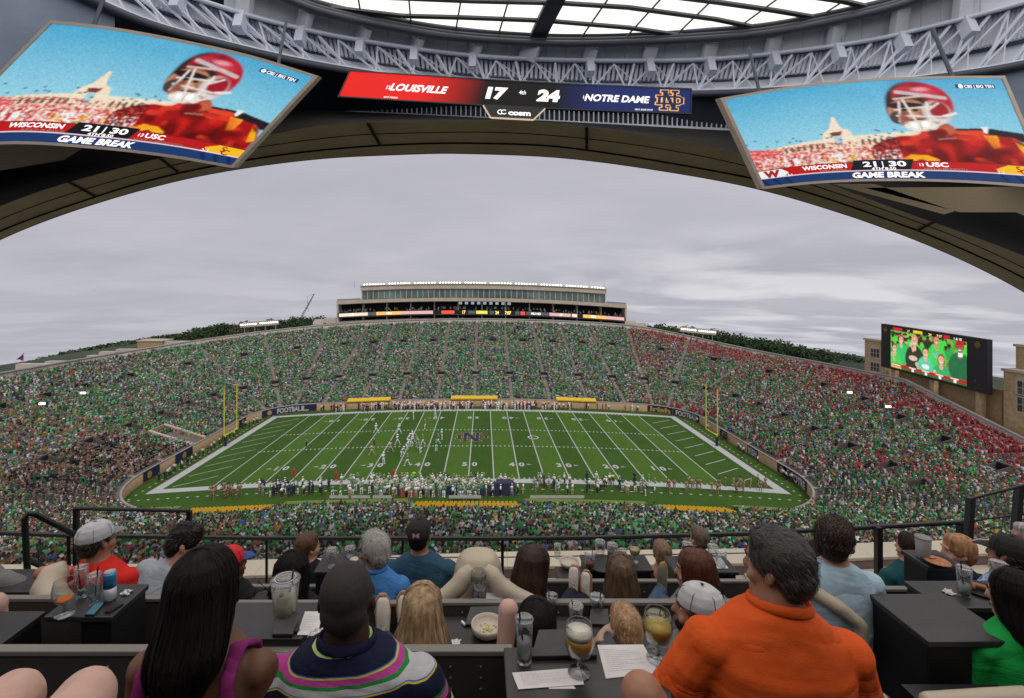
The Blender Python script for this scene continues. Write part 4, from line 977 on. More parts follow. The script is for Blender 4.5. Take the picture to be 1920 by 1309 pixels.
scatter(near_k, 225, 618, 1000, lambda x: rr.uniform(907, 934), 'people along the near sideline', (6, 4, 6, 4, 2, 1, 3), lambda: rr.triangular(615, 1010, 790))
scatter(near_k, 45, 1000, 1230, lambda x: rr.uniform(905, 930), 'people along the near sideline', (2, 1, 3, 3, 4, 4, 3))
scatter(near_k, 34, 480, 620, lambda x: rr.uniform(915, 935), 'people along the near sideline', (0, 0, 1, 2, 2, 6, 1))
brown = [(figure_mesh('person', (.34, .25, .14), (.36, .26, .13), (.06, .04, .03), SK, None, 'stand', seed=21), 'person in khaki clothes near the near corner of the field'), (figure_mesh('person', (.3, .22, .12), (.25, .18, .1), K_, SK2, None, 'stand', seed=22), 'person in brown clothes near the near corner of the field')]
scatter(brown, 18, 385, 460, lambda x: rr.uniform(921, 936), 'people in khaki on the near sideline'); scatter(brown, 24, 1240, 1440, lambda x: rr.uniform(908, 926), 'people in khaki on the near sideline')
far_k = [(figure_mesh('person', W_, W_, W_, SK2, True, 'stand', seed=30), 'player in white uniform in the line along the far sideline'), (figure_mesh('person', RD_, K_, RD_, SK2, None, 'stand', seed=31), 'person in red top and black trousers along the far sideline'),
         (figure_mesh('person', W_, K_, RD_, SK, None, 'stand', seed=32), 'person in white top and red cap along the far sideline'), (figure_mesh('person', K_, K_, K_, SK2, None, 'stand', seed=33), 'person in black clothes along the far sideline'), (figure_mesh('person', RD_, W_, W_, SK, True, 'stand', seed=34), 'player in red top and white trousers along the far sideline')]
FAR = []
scatter(far_k, 170, 705, 1075, lambda x: rr.uniform(763, 769.5), 'people along the far sideline', (6, 3, 4, 2, 2))
scatter(far_k, 26, 590, 705, lambda x: rr.uniform(767, 773), 'people along the far sideline', (1, 3, 1, 5, 1)); scatter(far_k, 14, 1090, 1220, lambda x: rr.uniform(767, 773), 'people along the far sideline', (2, 2, 3, 3, 1))
def join_far():
    obs = [o for o in COL.objects if o.get('group') == 'people along the far sideline']
    q = MB(); ml = []
    for o in obs:
        me = o.data; b_ = len(q.v); M = Matrix.Translation(o.location) @ Matrix.Rotation(o.rotation_euler[2], 4, 'Z') @ Matrix.Diagonal((*o.scale, 1))
        mi = []
        for m in me.materials:
            if m not in ml: ml.append(m)
            mi.append(ml.index(m))
        q.v += [tuple(M @ v.co) for v in me.vertices]
        for p in me.polygons: q.f.append(tuple(b_ + i for i in p.vertices)); q.m.append(mi[p.material_index])
    for o in obs: bpy.data.objects.remove(o)
    tag(q.build('far_sideline_people', ml, None, True), 'long line of people in white, red and black along the far sideline', 'people', kind='stuff')
join_far()
edge = [(figure_mesh('person', K_, K_, K_, SK, None, 'stand', seed=41), 'person in black beside the end wall'), (figure_mesh('person', (.6, .6, .6), K_, K_, SK, None, 'stand', seed=42), 'person in white top beside the end wall')]
for i in range(26):
    k = i / 26; px = 300 + 190 * k + rr.uniform(-4, 4); py = np.interp(px, [290, 340, 400, 460, 500], [905, 876, 840, 800, 783]) + rr.uniform(2, 8); me, lb = rr.choice(edge); person('person', me, px, py, lb.replace('end wall', 'left end wall'), 'person', 'people along the left end wall', rz=rr.uniform(-2, 2))
for i in range(14):
    px = rr.choice([1310, 1330, 1385, 1395, 1420, 1470, 1480, 1360]) + rr.uniform(-6, 6); py = np.interp(px, [1300, 1360, 1420, 1480], [790, 826, 868, 902]) + rr.uniform(-1, 4); me, lb = rr.choice(edge); person('person', me, px, py, lb.replace('end wall', 'right end wall'), 'person', 'people along the right end wall', rz=rr.uniform(-2, 2))
for px, py, c, lb in ((837, 908, K_, 'coach in black with arm raised on the near sideline'), (894, 906, K_, 'coach in black alone near the fifty on the near sideline')): person('person', figure_mesh('person', c, c, c, SK2, None, 'point', seed=int(px)), px, py, lb, 'person')
for px, py, lb in ((551, 897, 'person in red kneeling left of the near sideline crowd'), (630, 903, 'person in red inside the near thirty yard mark'), (738, 900, 'person in red top at the near sideline forty')): person('person', figure_mesh('person', RD_, RD_, RD_, SK, None, 'stand', seed=int(px)), px, py, lb, 'person')
person('person', figure_mesh('person', (.45, .85, .05), (.45, .85, .05), K_, SK, None, 'stand', seed=71), 776, 903, 'person in a lime vest on the near sideline, left of two', 'person'); person('person', figure_mesh('person', (.5, .8, .05), K_, K_, SK, None, 'stand', seed=72), 1149, 908, 'person in a lime vest on the near sideline, right of two', 'person')
# benches, drink table, medical tents
def fpt(px, py):
    Yd = 90.
    for _ in range(25): X = (px - PX0) / FPX * Yd; Yd = Yd * .5 + .5 * ((H + sag(X)) * FPX / (py - PY0))
    return Vector((X, Yd, -H - sag(X)))
for px, py, lb in ((945, 930, 'dark blue medical tent on the near sideline'), (848, 929, 'small dark canopy left of the medical tent'), (908, 930, 'low dark equipment cover between the tents')):
    p = fpt(px, py); w_, h_ = (3.8, 2.1) if px == 945 else (2.2, 1.5) if px == 848 else (2.0, 1.1)
    q = MB(); n = 8; pr = [(-w_ / 2, 0), (-w_ / 2, h_ * .7), (-w_ * .3, h_), (w_ * .3, h_), (w_ / 2, h_ * .72), (w_ / 2, 0)]
    for i in range(5): q.quad((p.x + pr[i][0], p.y, p.z + pr[i][1]), (p.x + pr[i][0], p.y + 1.8, p.z + pr[i][1]), (p.x + pr[i + 1][0], p.y + 1.8, p.z + pr[i + 1][1]), (p.x + pr[i + 1][0], p.y, p.z + pr[i + 1][1]))
    q.poly([(p.x + a, p.y, p.z + b_) for a, b_ in pr][::-1]); q.poly([(p.x + a, p.y + 1.8, p.z + b_) for a, b_ in pr])
    tag(q.build('medical_tent' if px == 945 else 'equipment_cover', mat('tent_navy', (.03, .035, .08), .7)), lb, 'tent')
for k, px in enumerate((640, 680, 720, 860, 885, 1010, 1045, 1075)):
    p = fpt(px, 933); t = thing('bench', 'white team bench on the near sideline, number %s from the left' % ['one', 'two', 'three', 'four', 'five', 'six', 'seven', 'eight'][k], 'bench', tuple(p), 'team benches on the near sideline'); p.y -= 1.2
    q = MB(); q.box(p.x - 1.5, p.x + 1.5, p.y - .2, p.y + .2, p.z + .42, p.z + .5); q.build('seat', m_white, t); q = MB(); q.box(p.x - 1.5, p.x + 1.5, p.y - .26, p.y - .21, p.z + .5, p.z + .95); q.build('backrest', m_white, t)
    for s in (-1.3, 1.3): q = MB(); q.box(p.x + s - .05, p.x + s + .05, p.y - .18, p.y + .18, p.z, p.z + .42); q.build('leg', m_steel, t)
for k, px in enumerate((757, 768, 778)):
    p = fpt(px, 931); q = MB(); q.box(p.x - .4, p.x + .4, p.y - .3, p.y + .3, p.z, p.z + .6); q.box(p.x - .42, p.x + .42, p.y - .32, p.y + .32, p.z + .65, p.z + .75); q.lathe([(.2, 0), (.2, .5), (.14, .6)], (p.x, p.y, p.z + 1.0), 8)
    tag(q.build('drink_station', [mat('cooler_red', (.40, .09, .05), .6)]), 'red and white drinks cooler by the near bench, %s of three' % ['left', 'middle', 'right'][k], 'cooler', 'drinks coolers')
# ---- individual spectators of the near stand
def spectator_mesh(seed, shirt, hair, skin, cap=None, arms=0):
    rr = random.Random(seed); q = MB(); M = [shirt, hair, skin, (.03, .04, .07)]
    q.cur = 3; q.tube([(-.1, .05, .42), (-.12, .5, .42)], [.09, .07], 6); q.tube([(.1, .05, .42), (.12, .5, .42)], [.09, .07], 6); q.tube([(-.12, .5, .42), (-.12, .52, 0)], [.065, .045], 5); q.tube([(.12, .5, .42), (.12, .52, 0)], [.065, .045], 5)
    q.cur = 0; q.loft([((0, 0, .34), .18, .13), ((0, 0, .6), .17, .12), ((0, .03, .85), .21, .13), ((0, .03, .93), .17, .1), ((0, .03, .98), .07, .07)], 10)
    for s in (-1, 1):
        el = (s * .27, .1, .66) if not (arms and s > 0) else (s * .3, .12, 1.0); ha = (s * .15, .32, .58) if not (arms and s > 0) else (s * .22, .15, 1.3)
        q.cur = 0; q.tube([(s * .19, .03, .90), el], [.07, .055], 6); q.cur = 2; q.tube([el, ha], [.045, .03], 6); q.ell(ha, (.04, .04, .05), 5, m=3)
    q.cur = 2; q.tube([(0, .03, .94), (0, .05, 1.06)], .055, 6); q.ell((0, .07, 1.13), (.075, .09, .11), 8, m=6); q.ell((.08, .05, 1.12), (.015, .02, .03), 5, m=3); q.ell((-.08, .05, 1.12), (.015, .02, .03), 5, m=3)
    q.cur = 1; q.ell((0, .04, 1.165), (.088, .1, .09), 8, m=6)
    if cap: q.tube([(0, .12, 1.17), (0, .2, 1.15)], [(.07, .015), (.05, .01)], 6)
    elif rr.random() < .4: q.ell((0, -.03, 1.06), (.085, .05, .14), 7, m=5)
    ms = [mat('fan_%d_%d_%d' % tuple(int(x * 99) for x in c), c, .85, var=.15, scale=8) for c in M]
    return q.mesh('spectator', ms, True)
SC = [('green', (.02, .22, .07)), ('bright green', (.04, .38, .10)), ('dark green', (.012, .09, .04)), ('white', (.6, .6, .58)), ('grey', (.25, .26, .27)), ('navy', (.02, .03, .08)), ('black', (.015, .015, .018)), ('red', (.5, .04, .03)), ('tan', (.34, .2, .12)), ('orange', (.65, .2, .03)), ('pale blue', (.2, .35, .55)), ('yellow', (.65, .5, .05))]
HC = [('dark hair', (.02, .013, .01), 0), ('a white cap', (.65, .65, .63), 1), ('a green cap', (.02, .16, .06), 1), ('brown hair', (.08, .045, .025), 0), ('blond hair', (.32, .22, .11), 0), ('a navy cap', (.02, .03, .07), 1), ('grey hair', (.35, .34, .33), 0)]
SM = {}
rr = random.Random(9)
for x, y, d, ang in INDIV:
    i = rr.choices(range(12), (14, 10, 10, 11, 8, 7, 9, 3, 5 if x > -12 else 14, 2, 2, 1))[0]; j = rr.choices(range(7), (8, 6, 4, 6, 3, 2, 2))[0]
    if (i, j) not in SM: SM[(i, j)] = spectator_mesh(i * 10 + j, SC[i][1], HC[j][1], tuple(SKIN[rr.choice([0, 1, 2, 4])]), HC[j][2], rr.random() < .2)
    o = put('spectator', SM[(i, j)], None, (x, y, zst(x, d - .35, y) + .03)); o.rotation_euler[2] = ang + PI / 2 + rr.gauss(0, .3); s = rr.uniform(.92, 1.08); o.scale = (s, s, s)
    side = 'left part' if x < -14 else 'right part' if x > 16 else 'middle part'
    tag(o, 'spectator in a %s top with %s, %s of the near stand' % (SC[i][0], HC[j][0], side), 'spectator', 'spectators in the nearest visible rows of the near stand')
# ================================================================== VENUE ROOF
CCX, CCY = 4.9, -1.3
def rdepth(px, R_):
    t = (px - PX0) / FPX                               # ray (t,1) against the plan circle
    a = t * t + 1; b_ = -2 * (t * CCX + CCY); c = CCX ** 2 + CCY ** 2 - R_ * R_
    return (-b_ + math.sqrt(max(0, b_ * b_ - 4 * a * c))) / (2 * a)
def cval(px, pts):
    """smooth interpolation through key points (Catmull-Rom on x)"""
    xs = [p[0] for p in pts]; ys = [p[1] for p in pts]; n = len(xs)
    if px <= xs[0]: return ys[0] + (ys[1] - ys[0]) / (xs[1] - xs[0]) * (px - xs[0])
    if px >= xs[-1]: return ys[-1] + (ys[-1] - ys[-2]) / (xs[-1] - xs[-2]) * (px - xs[-1])
    i = max(j for j in range(n - 1) if px >= xs[j]); h = xs[i + 1] - xs[i]; t = (px - xs[i]) / h
    m0 = (ys[i + 1] - ys[i]) / h if i == 0 else (ys[i + 1] - ys[i - 1]) / (xs[i + 1] - xs[i - 1])
    m1 = (ys[i + 1] - ys[i]) / h if i == n - 2 else (ys[i + 2] - ys[i]) / (xs[i + 2] - xs[i])
    return (2 * t ** 3 - 3 * t * t + 1) * ys[i] + (t ** 3 - 2 * t * t + t) * h * m0 + (-2 * t ** 3 + 3 * t * t) * ys[i + 1] + (t ** 3 - t * t) * h * m1
RINGL = [(400, -60), (540, 0), (600, 23), (715, 49), (831, 69), (947, 79), (1060, 83), (1178, 81), (1340, 73), (1451, 62), (1622, 28), (1708, 4), (1800, -35), (1950, -110)]
CORN = [(100, -110), (200, -62), (300, -25), (387, 7), (504, 42), (640, 72), (831, 101), (947, 111), (1101, 116), (1255, 116), (1340, 113), (1451, 103), (1622, 80), (1750, 52), (1920, 8), (2050, -35)]
CHORD = [(-150, -160), (60, -52), (170, 2), (286, 50), (437, 91), (588, 124), (750, 150), (900, 166), (1100, 178), (1323, 178), (1500, 170), (1700, 155), (1883, 130), (2050, 92)]
EDGE = [(-500, 810), (-300, 640), (-150, 530), (0, 450), (134, 397), (302, 347), (437, 319), (600, 298), (754, 290), (860, 288), (1062, 297), (1280, 327), (1430, 357), (1580, 401), (1708, 447), (1815, 493), (1920, 548), (2080, 650), (2300, 830)]
G1 = [(-500, 790), (-300, 620), (-150, 512), (0, 434), (168, 373), (302, 333), (454, 302), (600, 282), (754, 271), (900, 269), (1062, 277), (1340, 321), (1500, 357), (1708, 428), (1815, 472), (1920, 522), (2080, 615), (2300, 780)]
G0 = [(-500, 760), (-300, 590), (-150, 486), (0, 412), (134, 363), (302, 316), (470, 279), (640, 256), (754, 250), (947, 249), (1140, 265), (1340, 298), (1500, 340), (1708, 412), (1815, 454), (1920, 503), (2080, 590), (2300, 740)]
BTOP = [(-500, 720), (-300, 555), (-150, 455), (0, 387), (84, 356), (168, 331), (286, 300), (454, 264), (600, 236), (690, 230), (900, 226), (1062, 234), (1340, 276), (1500, 325), (1614, 368), (1708, 402), (1815, 440), (1920, 480), (2080, 550), (2300, 690)]
m_sil = mat('painted_roof_steel', (.60, .66, .80), .45, var=.12, scale=.4)
m_sil2 = mat('roof_panel_blue_grey', (.38, .43, .54), .6, var=.15, scale=.3)
m_silw = mat('roof_cladding_pale', (.70, .74, .84), .55, var=.1, scale=.3)
m_rdark = mat('roof_dark_steel', (.05, .06, .085), .5, var=.2, scale=.5)
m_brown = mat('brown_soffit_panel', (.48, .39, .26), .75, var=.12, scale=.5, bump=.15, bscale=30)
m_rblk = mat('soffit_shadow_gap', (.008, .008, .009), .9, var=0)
m_sky = mat('skylight_membrane', (1.0, .94, .865), emit=1.28)
roof = thing('venue_roof', 'huge round roof with glowing skylight, silver trusses and a brown arched soffit overhead', 'roof', (CCX, CCY, 6))
def P3(px, pts, R_=None, Y=None, dy=0):
    Yd = Y if Y is not None else rdepth(px, R_); return at(px, cval(px, pts) + dy, Yd)
def surf(name, top, bot, m, x0=-150, x1=2080, n=90, mid=0, parent=roof):
    """top/bot: functions px -> point"""
    q = np.zeros((mid + 2, n + 1, 3))
    for j in range(n + 1):
        px = x0 + (x1 - x0) * j / n; a, b_ = top(px), bot(px)
        for i in range(mid + 2): q[i, j] = a.lerp(b_, i / (mid + 1))
    return put(name, grid_mesh(name, q, m, True, off=parent['_o'] if parent else (0, 0, 0)), parent)
RT = 25.5
# skylight ring: three stacked curved beams
for k, (dy0, dy1, m) in enumerate(((-2, 0, m_rdark), (-9, -5, m_rdark), (-17, -12, m_rdark))):
    q = MB(); q.tube([P3(x, RINGL, RT - .3 + k * .15, dy=(dy0 + dy1) / 2 - k) for x in np.linspace(420, 1900, 60)], .13 if k else .16, 6); q.build('ring_beam', m, roof, True)
surf('ring_web', lambda x: P3(x, RINGL, RT, dy=-17), lambda x: P3(x, RINGL, RT + .1, dy=1), m_sil2, 420, 1900)
surf('ring_trim', lambda x: P3(x, RINGL, RT + .12, dy=1), lambda x: P3(x, RINGL, RT + .3, dy=5), m_rdark, 420, 1900)
# sloping pale band with brackets
surf('sloping_band', lambda x: P3(x, RINGL, RT + .3, dy=5), lambda x: P3(x, CORN, 26.3, dy=-5), m_silw, 420, 1930, mid=2)
surf('cornice', lambda x: P3(x, CORN, 26.3, dy=-5), lambda x: P3(x, CORN, 25.9, dy=0), m_silw, 150, 2050); surf('cornice_underside', lambda x: P3(x, CORN, 25.9, dy=0), lambda x: P3(x, CORN, 26.6, dy=3), m_sil, 150, 2050)
q = MB(); q.tube([P3(x, CORN, 25.85, dy=-3) for x in np.linspace(160, 2040, 70)], .09, 6); q.build('cornice_rail', m_sil, roof, True)
for px in (345, 460, 571, 681, 781, 889, 1107, 1218, 1330, 1449, 1567, 1686, 1806):
    a = P3(px + 4, RINGL, RT + .1, dy=6) if px > 430 else at(px + 4, cval(px, CORN) - 34, 26); b_ = P3(px - 3, CORN, 26.1, dy=-4)
    q = MB(); q.bar(a, b_, .62, .3, up=(0, -1, .3)); q.build('bracket', m_silw, roof)
    q = MB(); q.bar(b_ + Vector((0, -.1, -.1)), b_ + Vector((0, -.4, -.9)), .45, .35, up=(1, 0, 0)); q.build('bracket_plate', m_sil, roof)
# panel joints on the band
for px in np.arange(470, 1850, 37):
    q = MB(); q.bar(P3(px, RINGL, RT + .2, dy=6), P3(px - 2, CORN, 26.0, dy=-6), .035, .05); q.build('panel_joint', m_sil2, roof)
# corrugated wall under the cornice
surf('truss_back_wall', lambda x: P3(x, CORN, 26.6, dy=3), lambda x: P3(x, CHORD, 26.8, dy=-10), m_sil2, -60, 2060, mid=1)
for px in np.arange(180, 2000, 8.6):
    t0 = cval(px, CORN) + 6; t1 = cval(px, CHORD) - 10
    if t1 - t0 < 8 or t0 > 180: continue
    a = at(px, t0, rdepth(px, 26.45)); b_ = at(px + (px - 1010) * -.02 - 1, t0 + (t1 - t0) * .62, rdepth(px, 26.5))
    q = MB(); q.bar(a, b_, .13, .18, up=(0, -1, .2)); q.build('corrugation', m_silw, roof)
surf('sloping_ledge', lambda x: at(x, cval(x, CORN) * .36 + cval(x, CHORD) * .64, rdepth(x, 26.6)), lambda x: P3(x, CHORD, 25.7, dy=-3), m_silw, 60, 2060, mid=1)
q = MB(); q.tube([P3(x, CHORD, 25.6, dy=-2) for x in np.linspace(60, 2040, 80)], .16, 6); q.build('lower_chord', m_rdark, roof, True)
q = MB(); q.tube([P3(x, CHORD, 25.6, dy=-9) for x in np.linspace(60, 2040, 80)], .07, 6); q.build('lower_chord', m_sil, roof, True)
nodes = list(np.arange(190, 2040, 74))
for i, px in enumerate(nodes):
    def top(x): return P3(x, CORN, 26.0, dy=4)
    def bt(x): return P3(x, CHORD, 25.7, dy=-4)
    sl = (px - 1040) * .10
    segs = [(top(px), bt(px + 37 - sl)), (bt(px - 37 - sl), top(px)), (top(px + 37), bt(px + 37 - sl * 1.2))]
    for k, (a, b_) in enumerate(segs):
        if a.z < b_.z and k != 1: continue
        q = MB(); q.tube([a, b_], .05 if k < 2 else .075, 5); q.build('truss_brace', m_sil, roof)
    q = MB(); q.tube([top(px), (top(px + 37) + bt(px + 37 - sl)) / 2, bt(px + 74 - sl)], .03, 4); q.build('tie_rod', m_sil, roof)
# skylight membrane panels between the mullions, gently domed
ZS = 12.35
def zsky(x, y): return ZS + 3.2 * (1 - ((x - CCX) ** 2 + (y - CCY) ** 2) / 650)
def PS(px, py): 
    z = ZS
    for _ in range(12):
        p = onz(px, py, z); z = zsky(p.x, p.y)
    return onz(px, py, z)
q = np.zeros((28, 49, 3))
for i in range(28):
    for j in range(49):
        r_ = (RT + .4) * i / 27; a = 2 * PI * j / 48; x, y = CCX + r_ * math.cos(a), CCY + r_ * math.sin(a); q[i, j] = (x, y, zsky(x, y) + .15)
put('skylight_membrane', grid_mesh('skylight_membrane', q, m_sky, True, off=roof['_o']), roof)
m_mull = mat('mullion_grey', (.14, .15, .17), .5)
def mull(pts, w_, h_, m=m_rdark, name='mullion'):
    q = MB(); P = []
    for a, b_ in zip(pts[:-1], pts[1:]):
        for k in range(4): P.append(PS(a[0] + (b_[0] - a[0]) * k / 4, a[1] + (b_[1] - a[1]) * k / 4))
    P.append(PS(*pts[-1]))
    for a, b_ in zip(P[:-1], P[1:]): q.bar(a - Vector((0, 0, h_ / 2)), b_ - Vector((0, 0, h_ / 2)), w_, h_)
    q.build(name, m, roof)
mull([(1052, -30), (1040, 0), (1018, 44), (1000, 84)], .8, .2, m_rdark, 'main_beam')
q = MB(); q.bar(P3(1000, RINGL, RT, dy=-2), P3(989, CORN, 26.0, dy=-2), .85, .5, up=(0, -1, .3)); q.build('main_beam_end', m_sil, roof)
mull([(620, 12), (754, 28), (870, 31), (1024, 37), (1178, 50), (1300, 68), (1350, 77)], .24, .1, m_mull, 'arched_mullion')
mull([(700, -8), (889, 0), (1055, 4), (1178, 12), (1340, 34), (1434, 53), (1475, 62)], .24, .1, m_mull, 'arched_mullion')
mull([(1150, -22), (1344, 2), (1454, 18), (1554, 35), (1590, 42)], .24, .1, m_mull, 'arched_mullion')
mull([(1400, -26), (1580, 0), (1648, 16), (1690, 25)], .24, .1, m_mull, 'arched_mullion')
for a, b_ in (((671, -8), (678, 34)), ((766, -10), (772, 56)), ((866, -12), (852, 72)), ((957, -12), (930, 80)), ((1145, -10), (1080, 84)), ((1250, -15), (1160, 84)), ((1350, -15), (1250, 82)), ((1470, -12), (1350, 76)), ((1605, -14), (1490, 60)), ((1700, -12), (1640, 28))):
    mull([a, b_], .07, .05, m_mull)
for a, b_ in (((560, 14), (600, 20)),): pass
# upper walls either side, behind the screens
surf('side_wall_panel', lambda x: P3(x, CHORD, 25.9), lambda x: at(x, max(cval(x, CHORD) + 20, min(cval(x, BTOP) - 8, 260 + max(0, 250 - x) * .5)), 25.5), m_rdark, -400, 2300, mid=3)
m_sw = mat('side_wall_steel', (.20, .25, .36), .6, var=.25, scale=.5)
surf('side_wall_panel', lambda x: P3(x, CHORD, 25.85), lambda x: at(x, 150, rdepth(x, 25.85)), m_sw, -400, 215, 30, mid=2)
surf('side_wall_panel', lambda x: P3(x, CHORD, 25.85), lambda x: at(x, 320, rdepth(x, 25.85)), m_sw, 1860, 2300, 20, mid=2)
for px in (-40, 0, 40, 75, 1900, 1940):
    for k in range(2):
        pass
for k in range(5):
    q = MB(); y0 = 10 + k * 32; q.tube([at(-60, y0 - 22, 24.9), at(40, y0 + 12, 25.0), at(110, y0 + 42, 25.1)], .05, 5); q.build('panel_joint', m_rdark, roof)
    q = MB(); q.tube([at(1880, 150 + k * 34, 24.6), at(1990, 132 + k * 32, 24.4)], .05, 5); q.build('panel_joint', m_rdark, roof)
for a, b_ in (((-10, 28), (70, -8)), ((10, 44), (120, 4)), ((-10, 52), (60, 20))):
    q = MB(); q.bar(at(*a, 24.5), at(*b_, 24.8), .28); q.build('side_beam', m_sil, roof)
def TAN(px): return 177 + (px - 600) * .0495
m_fas = mat('tan_fascia', (.30, .25, .18), .7, var=.1, scale=2)
surf('tan_fascia', lambda x: at(x, TAN(x) - 24, 25), lambda x: at(x, TAN(x), 25), m_fas, 470, 1480, 30)
q = MB(); q.bar(at(470, TAN(470) + 3, 24.9), at(1480, TAN(1480) + 3, 24.9), .14, .16); q.build('rail', m_silw, roof)
q = MB(); q.bar(at(470, TAN(470) + 31, 24.9), at(1480, TAN(1480) + 28, 24.9), .1, .12); q.build('rail', m_sil, roof)
surf('grille_back', lambda x: at(x, TAN(x) + 5, 25.1), lambda x: at(x, TAN(x) + 29, 25.1), mat('grille_navy', (.02, .03, .055), .6), 470, 1480, 30)
for px in np.arange(478, 1475, 9.2):
    q = MB(); q.bar(at(px, TAN(px) + 7, 24.95), at(px, TAN(px) + 27, 24.95), .06, .1, up=(0, 1, 0)); q.build('grille_slat', m_sil, roof)
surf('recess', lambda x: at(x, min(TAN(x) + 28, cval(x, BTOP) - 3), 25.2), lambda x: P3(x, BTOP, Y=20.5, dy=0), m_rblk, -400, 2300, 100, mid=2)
# brown arched soffit in strips with grooves between
def strip4(name, T, B, Yt, Yb, m, dt=0, db=0): surf(name, lambda x: P3(x, T, Y=Yt, dy=dt), lambda x: P3(x, B, Y=Yb, dy=db), m, -480, 2290, 140)
strip4('soffit_panel', BTOP, G0, 20.5, 21.4, m_brown, 0, -.8); strip4('soffit_groove', G0, G0, 21.6, 21.6, m_rblk, -1.4, 1.2)
strip4('soffit_panel', G0, G1, 21.4, 22.2, m_brown, .8, -1.8); strip4('soffit_groove', G1, G1, 22.5, 22.5, m_rblk, -2.8, 2.4)
strip4('soffit_panel', G1, EDGE, 22.2, 23.0, m_brown, 1.6, -.6); strip4('screen_edge_trim', EDGE, EDGE, 23.02, 23.1, mat('purple_edge', (.16, .07, .13), .6), -1.2, .8)
for (x, dx) in ((689, 24), (1430, -6), (1750, -30), (130, 50), (1100, 0), (300, 36)):
    q = MB(); q.bar(P3(x, BTOP, Y=20.45), P3(x + dx, G1, Y=22.15), .12, .05); q.build('panel_joint', m_rblk, roof)
# brown ceiling panels beyond the recess, lower right and lower left
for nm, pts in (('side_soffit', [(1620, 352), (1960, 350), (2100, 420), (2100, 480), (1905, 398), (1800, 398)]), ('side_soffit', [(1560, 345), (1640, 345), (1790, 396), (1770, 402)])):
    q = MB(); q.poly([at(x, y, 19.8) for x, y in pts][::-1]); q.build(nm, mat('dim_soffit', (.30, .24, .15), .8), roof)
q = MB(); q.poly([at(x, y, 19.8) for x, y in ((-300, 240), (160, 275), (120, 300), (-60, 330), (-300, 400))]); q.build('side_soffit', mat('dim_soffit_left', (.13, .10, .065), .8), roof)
# unseen outer shell added above so no daylight leaks through the structure
q = np.zeros((6, 65, 3))
for j in range(65):
    a = 2 * PI * j / 64
    for i, (r_, z) in enumerate(((25.6, 12.9), (26.5, 13.3), (27.5, 13.3), (28.5, 13.3), (29.5, 13.2), (30, 13.1))):
        q[i, j] = (CCX + r_ * math.cos(a), CCY + r_ * math.sin(a), z)
put('daylight_shield', grid_mesh('daylight_shield', q, m_rdark, True, off=roof['_o']), roof)
# ---- centre scoreboard ------------------------------------------------
m_txt = mat('led_white', (1, .97, .95), emit=1.25); m_frame = mat('screen_frame', (.62, .52, .45), .5, var=.08, scale=2)
def bilin(c, u, v, Y0, Y1):                            # c: TL TR BR BL pixels; v down
    x = (c[0][0] * (1 - u) + c[1][0] * u) * (1 - v) + (c[3][0] * (1 - u) + c[2][0] * u) * v
    y = (c[0][1] * (1 - u) + c[1][1] * u) * (1 - v) + (c[3][1] * (1 - u) + c[2][1] * u) * v
    return at(x, y + 3.0 * math.sin(PI * u), Y0 * (1 - v) + Y1 * v)
sb = thing('scoreboard', 'long hanging scoreboard, reading Louisville 17 in red and Notre Dame 24 in navy', 'scoreboard', tuple(at(966, 175, 21.6)))
SC4 = [(657, 134), (1295, 168), (1294, 212), (636, 180)]
def SB(u, v, o=0): p = bilin(SC4, u, v, 21.4, 21.6); return p + Vector((0, -o, -o * .2))
n = 60; G = np.zeros((12, n, 3)); C = np.zeros((12, n, 3))
for i in range(12):
    for j in range(n):
        u, v = j / (n - 1), i / 11; G[i, j] = SB(u, v)
        k1 = np.clip((u - .22) / .18, 0, 1); k2 = np.clip((u - .60) / .14, 0, 1)
        C[i, j] = np.array(s2l(236, 26, 18)) * (1 - k1) + np.array(s2l(20, 36, 98)) * k2 + .001
put('display', grid_mesh('display', G, m_scr, cols=C, off=sb['_o']), sb)
def frame(S, parent, t, dep, m, e=(0, 1, 0, 1)):
    """raised border and box behind a screen: S(u,v,o)"""
    u0, u1, v0, v1 = e
    q = MB(); n = 16
    ring = [(u0 + (u1 - u0) * i / n, v0) for i in range(n)] + [(u1, v0 + (v1 - v0) * i / n) for i in range(n)] + [(u1 - (u1 - u0) * i / n, v1) for i in range(n)] + [(u0, v1 - (v1 - v0) * i / n) for i in range(n)]
    cu, cv = (u0 + u1) / 2, (v0 + v1) / 2
    def out(p): return (p[0] + t[0] * np.sign(round(p[0] - cu, 4)) * (abs(p[0] - cu) > (u1 - u0) / 2 - 1e-6), p[1] + t[1] * np.sign(round(p[1] - cv, 4)) * (abs(p[1] - cv) > (v1 - v0) / 2 - 1e-6))
    for i in range(len(ring)):
        a, b_ = ring[i], ring[(i + 1) % len(ring)]; ao, bo = out(a), out(b_)
        q.quad(S(*a, .05), S(*b_, .05), S(*bo, .05), S(*ao, .05)); q.quad(S(*ao, .05), S(*bo, .05), S(*bo, -dep), S(*ao, -dep)); q.quad(S(*a, -.01), S(*b_, -.01), S(*b_, .05), S(*a, .05))
    q.build('frame', m, parent)
    q = MB(); 
    for i in range(n):
        a, b_ = u0 + (u1 - u0) * i / n, u0 + (u1 - u0) * (i + 1) / n; q.quad(S(a, v0, -dep), S(b_, v0, -dep), S(b_, v1, -dep), S(a, v1, -dep))
    q.build('back_panel', m_rdark, parent)
frame(SB, sb, (.003, .05), .3, m_rdark)
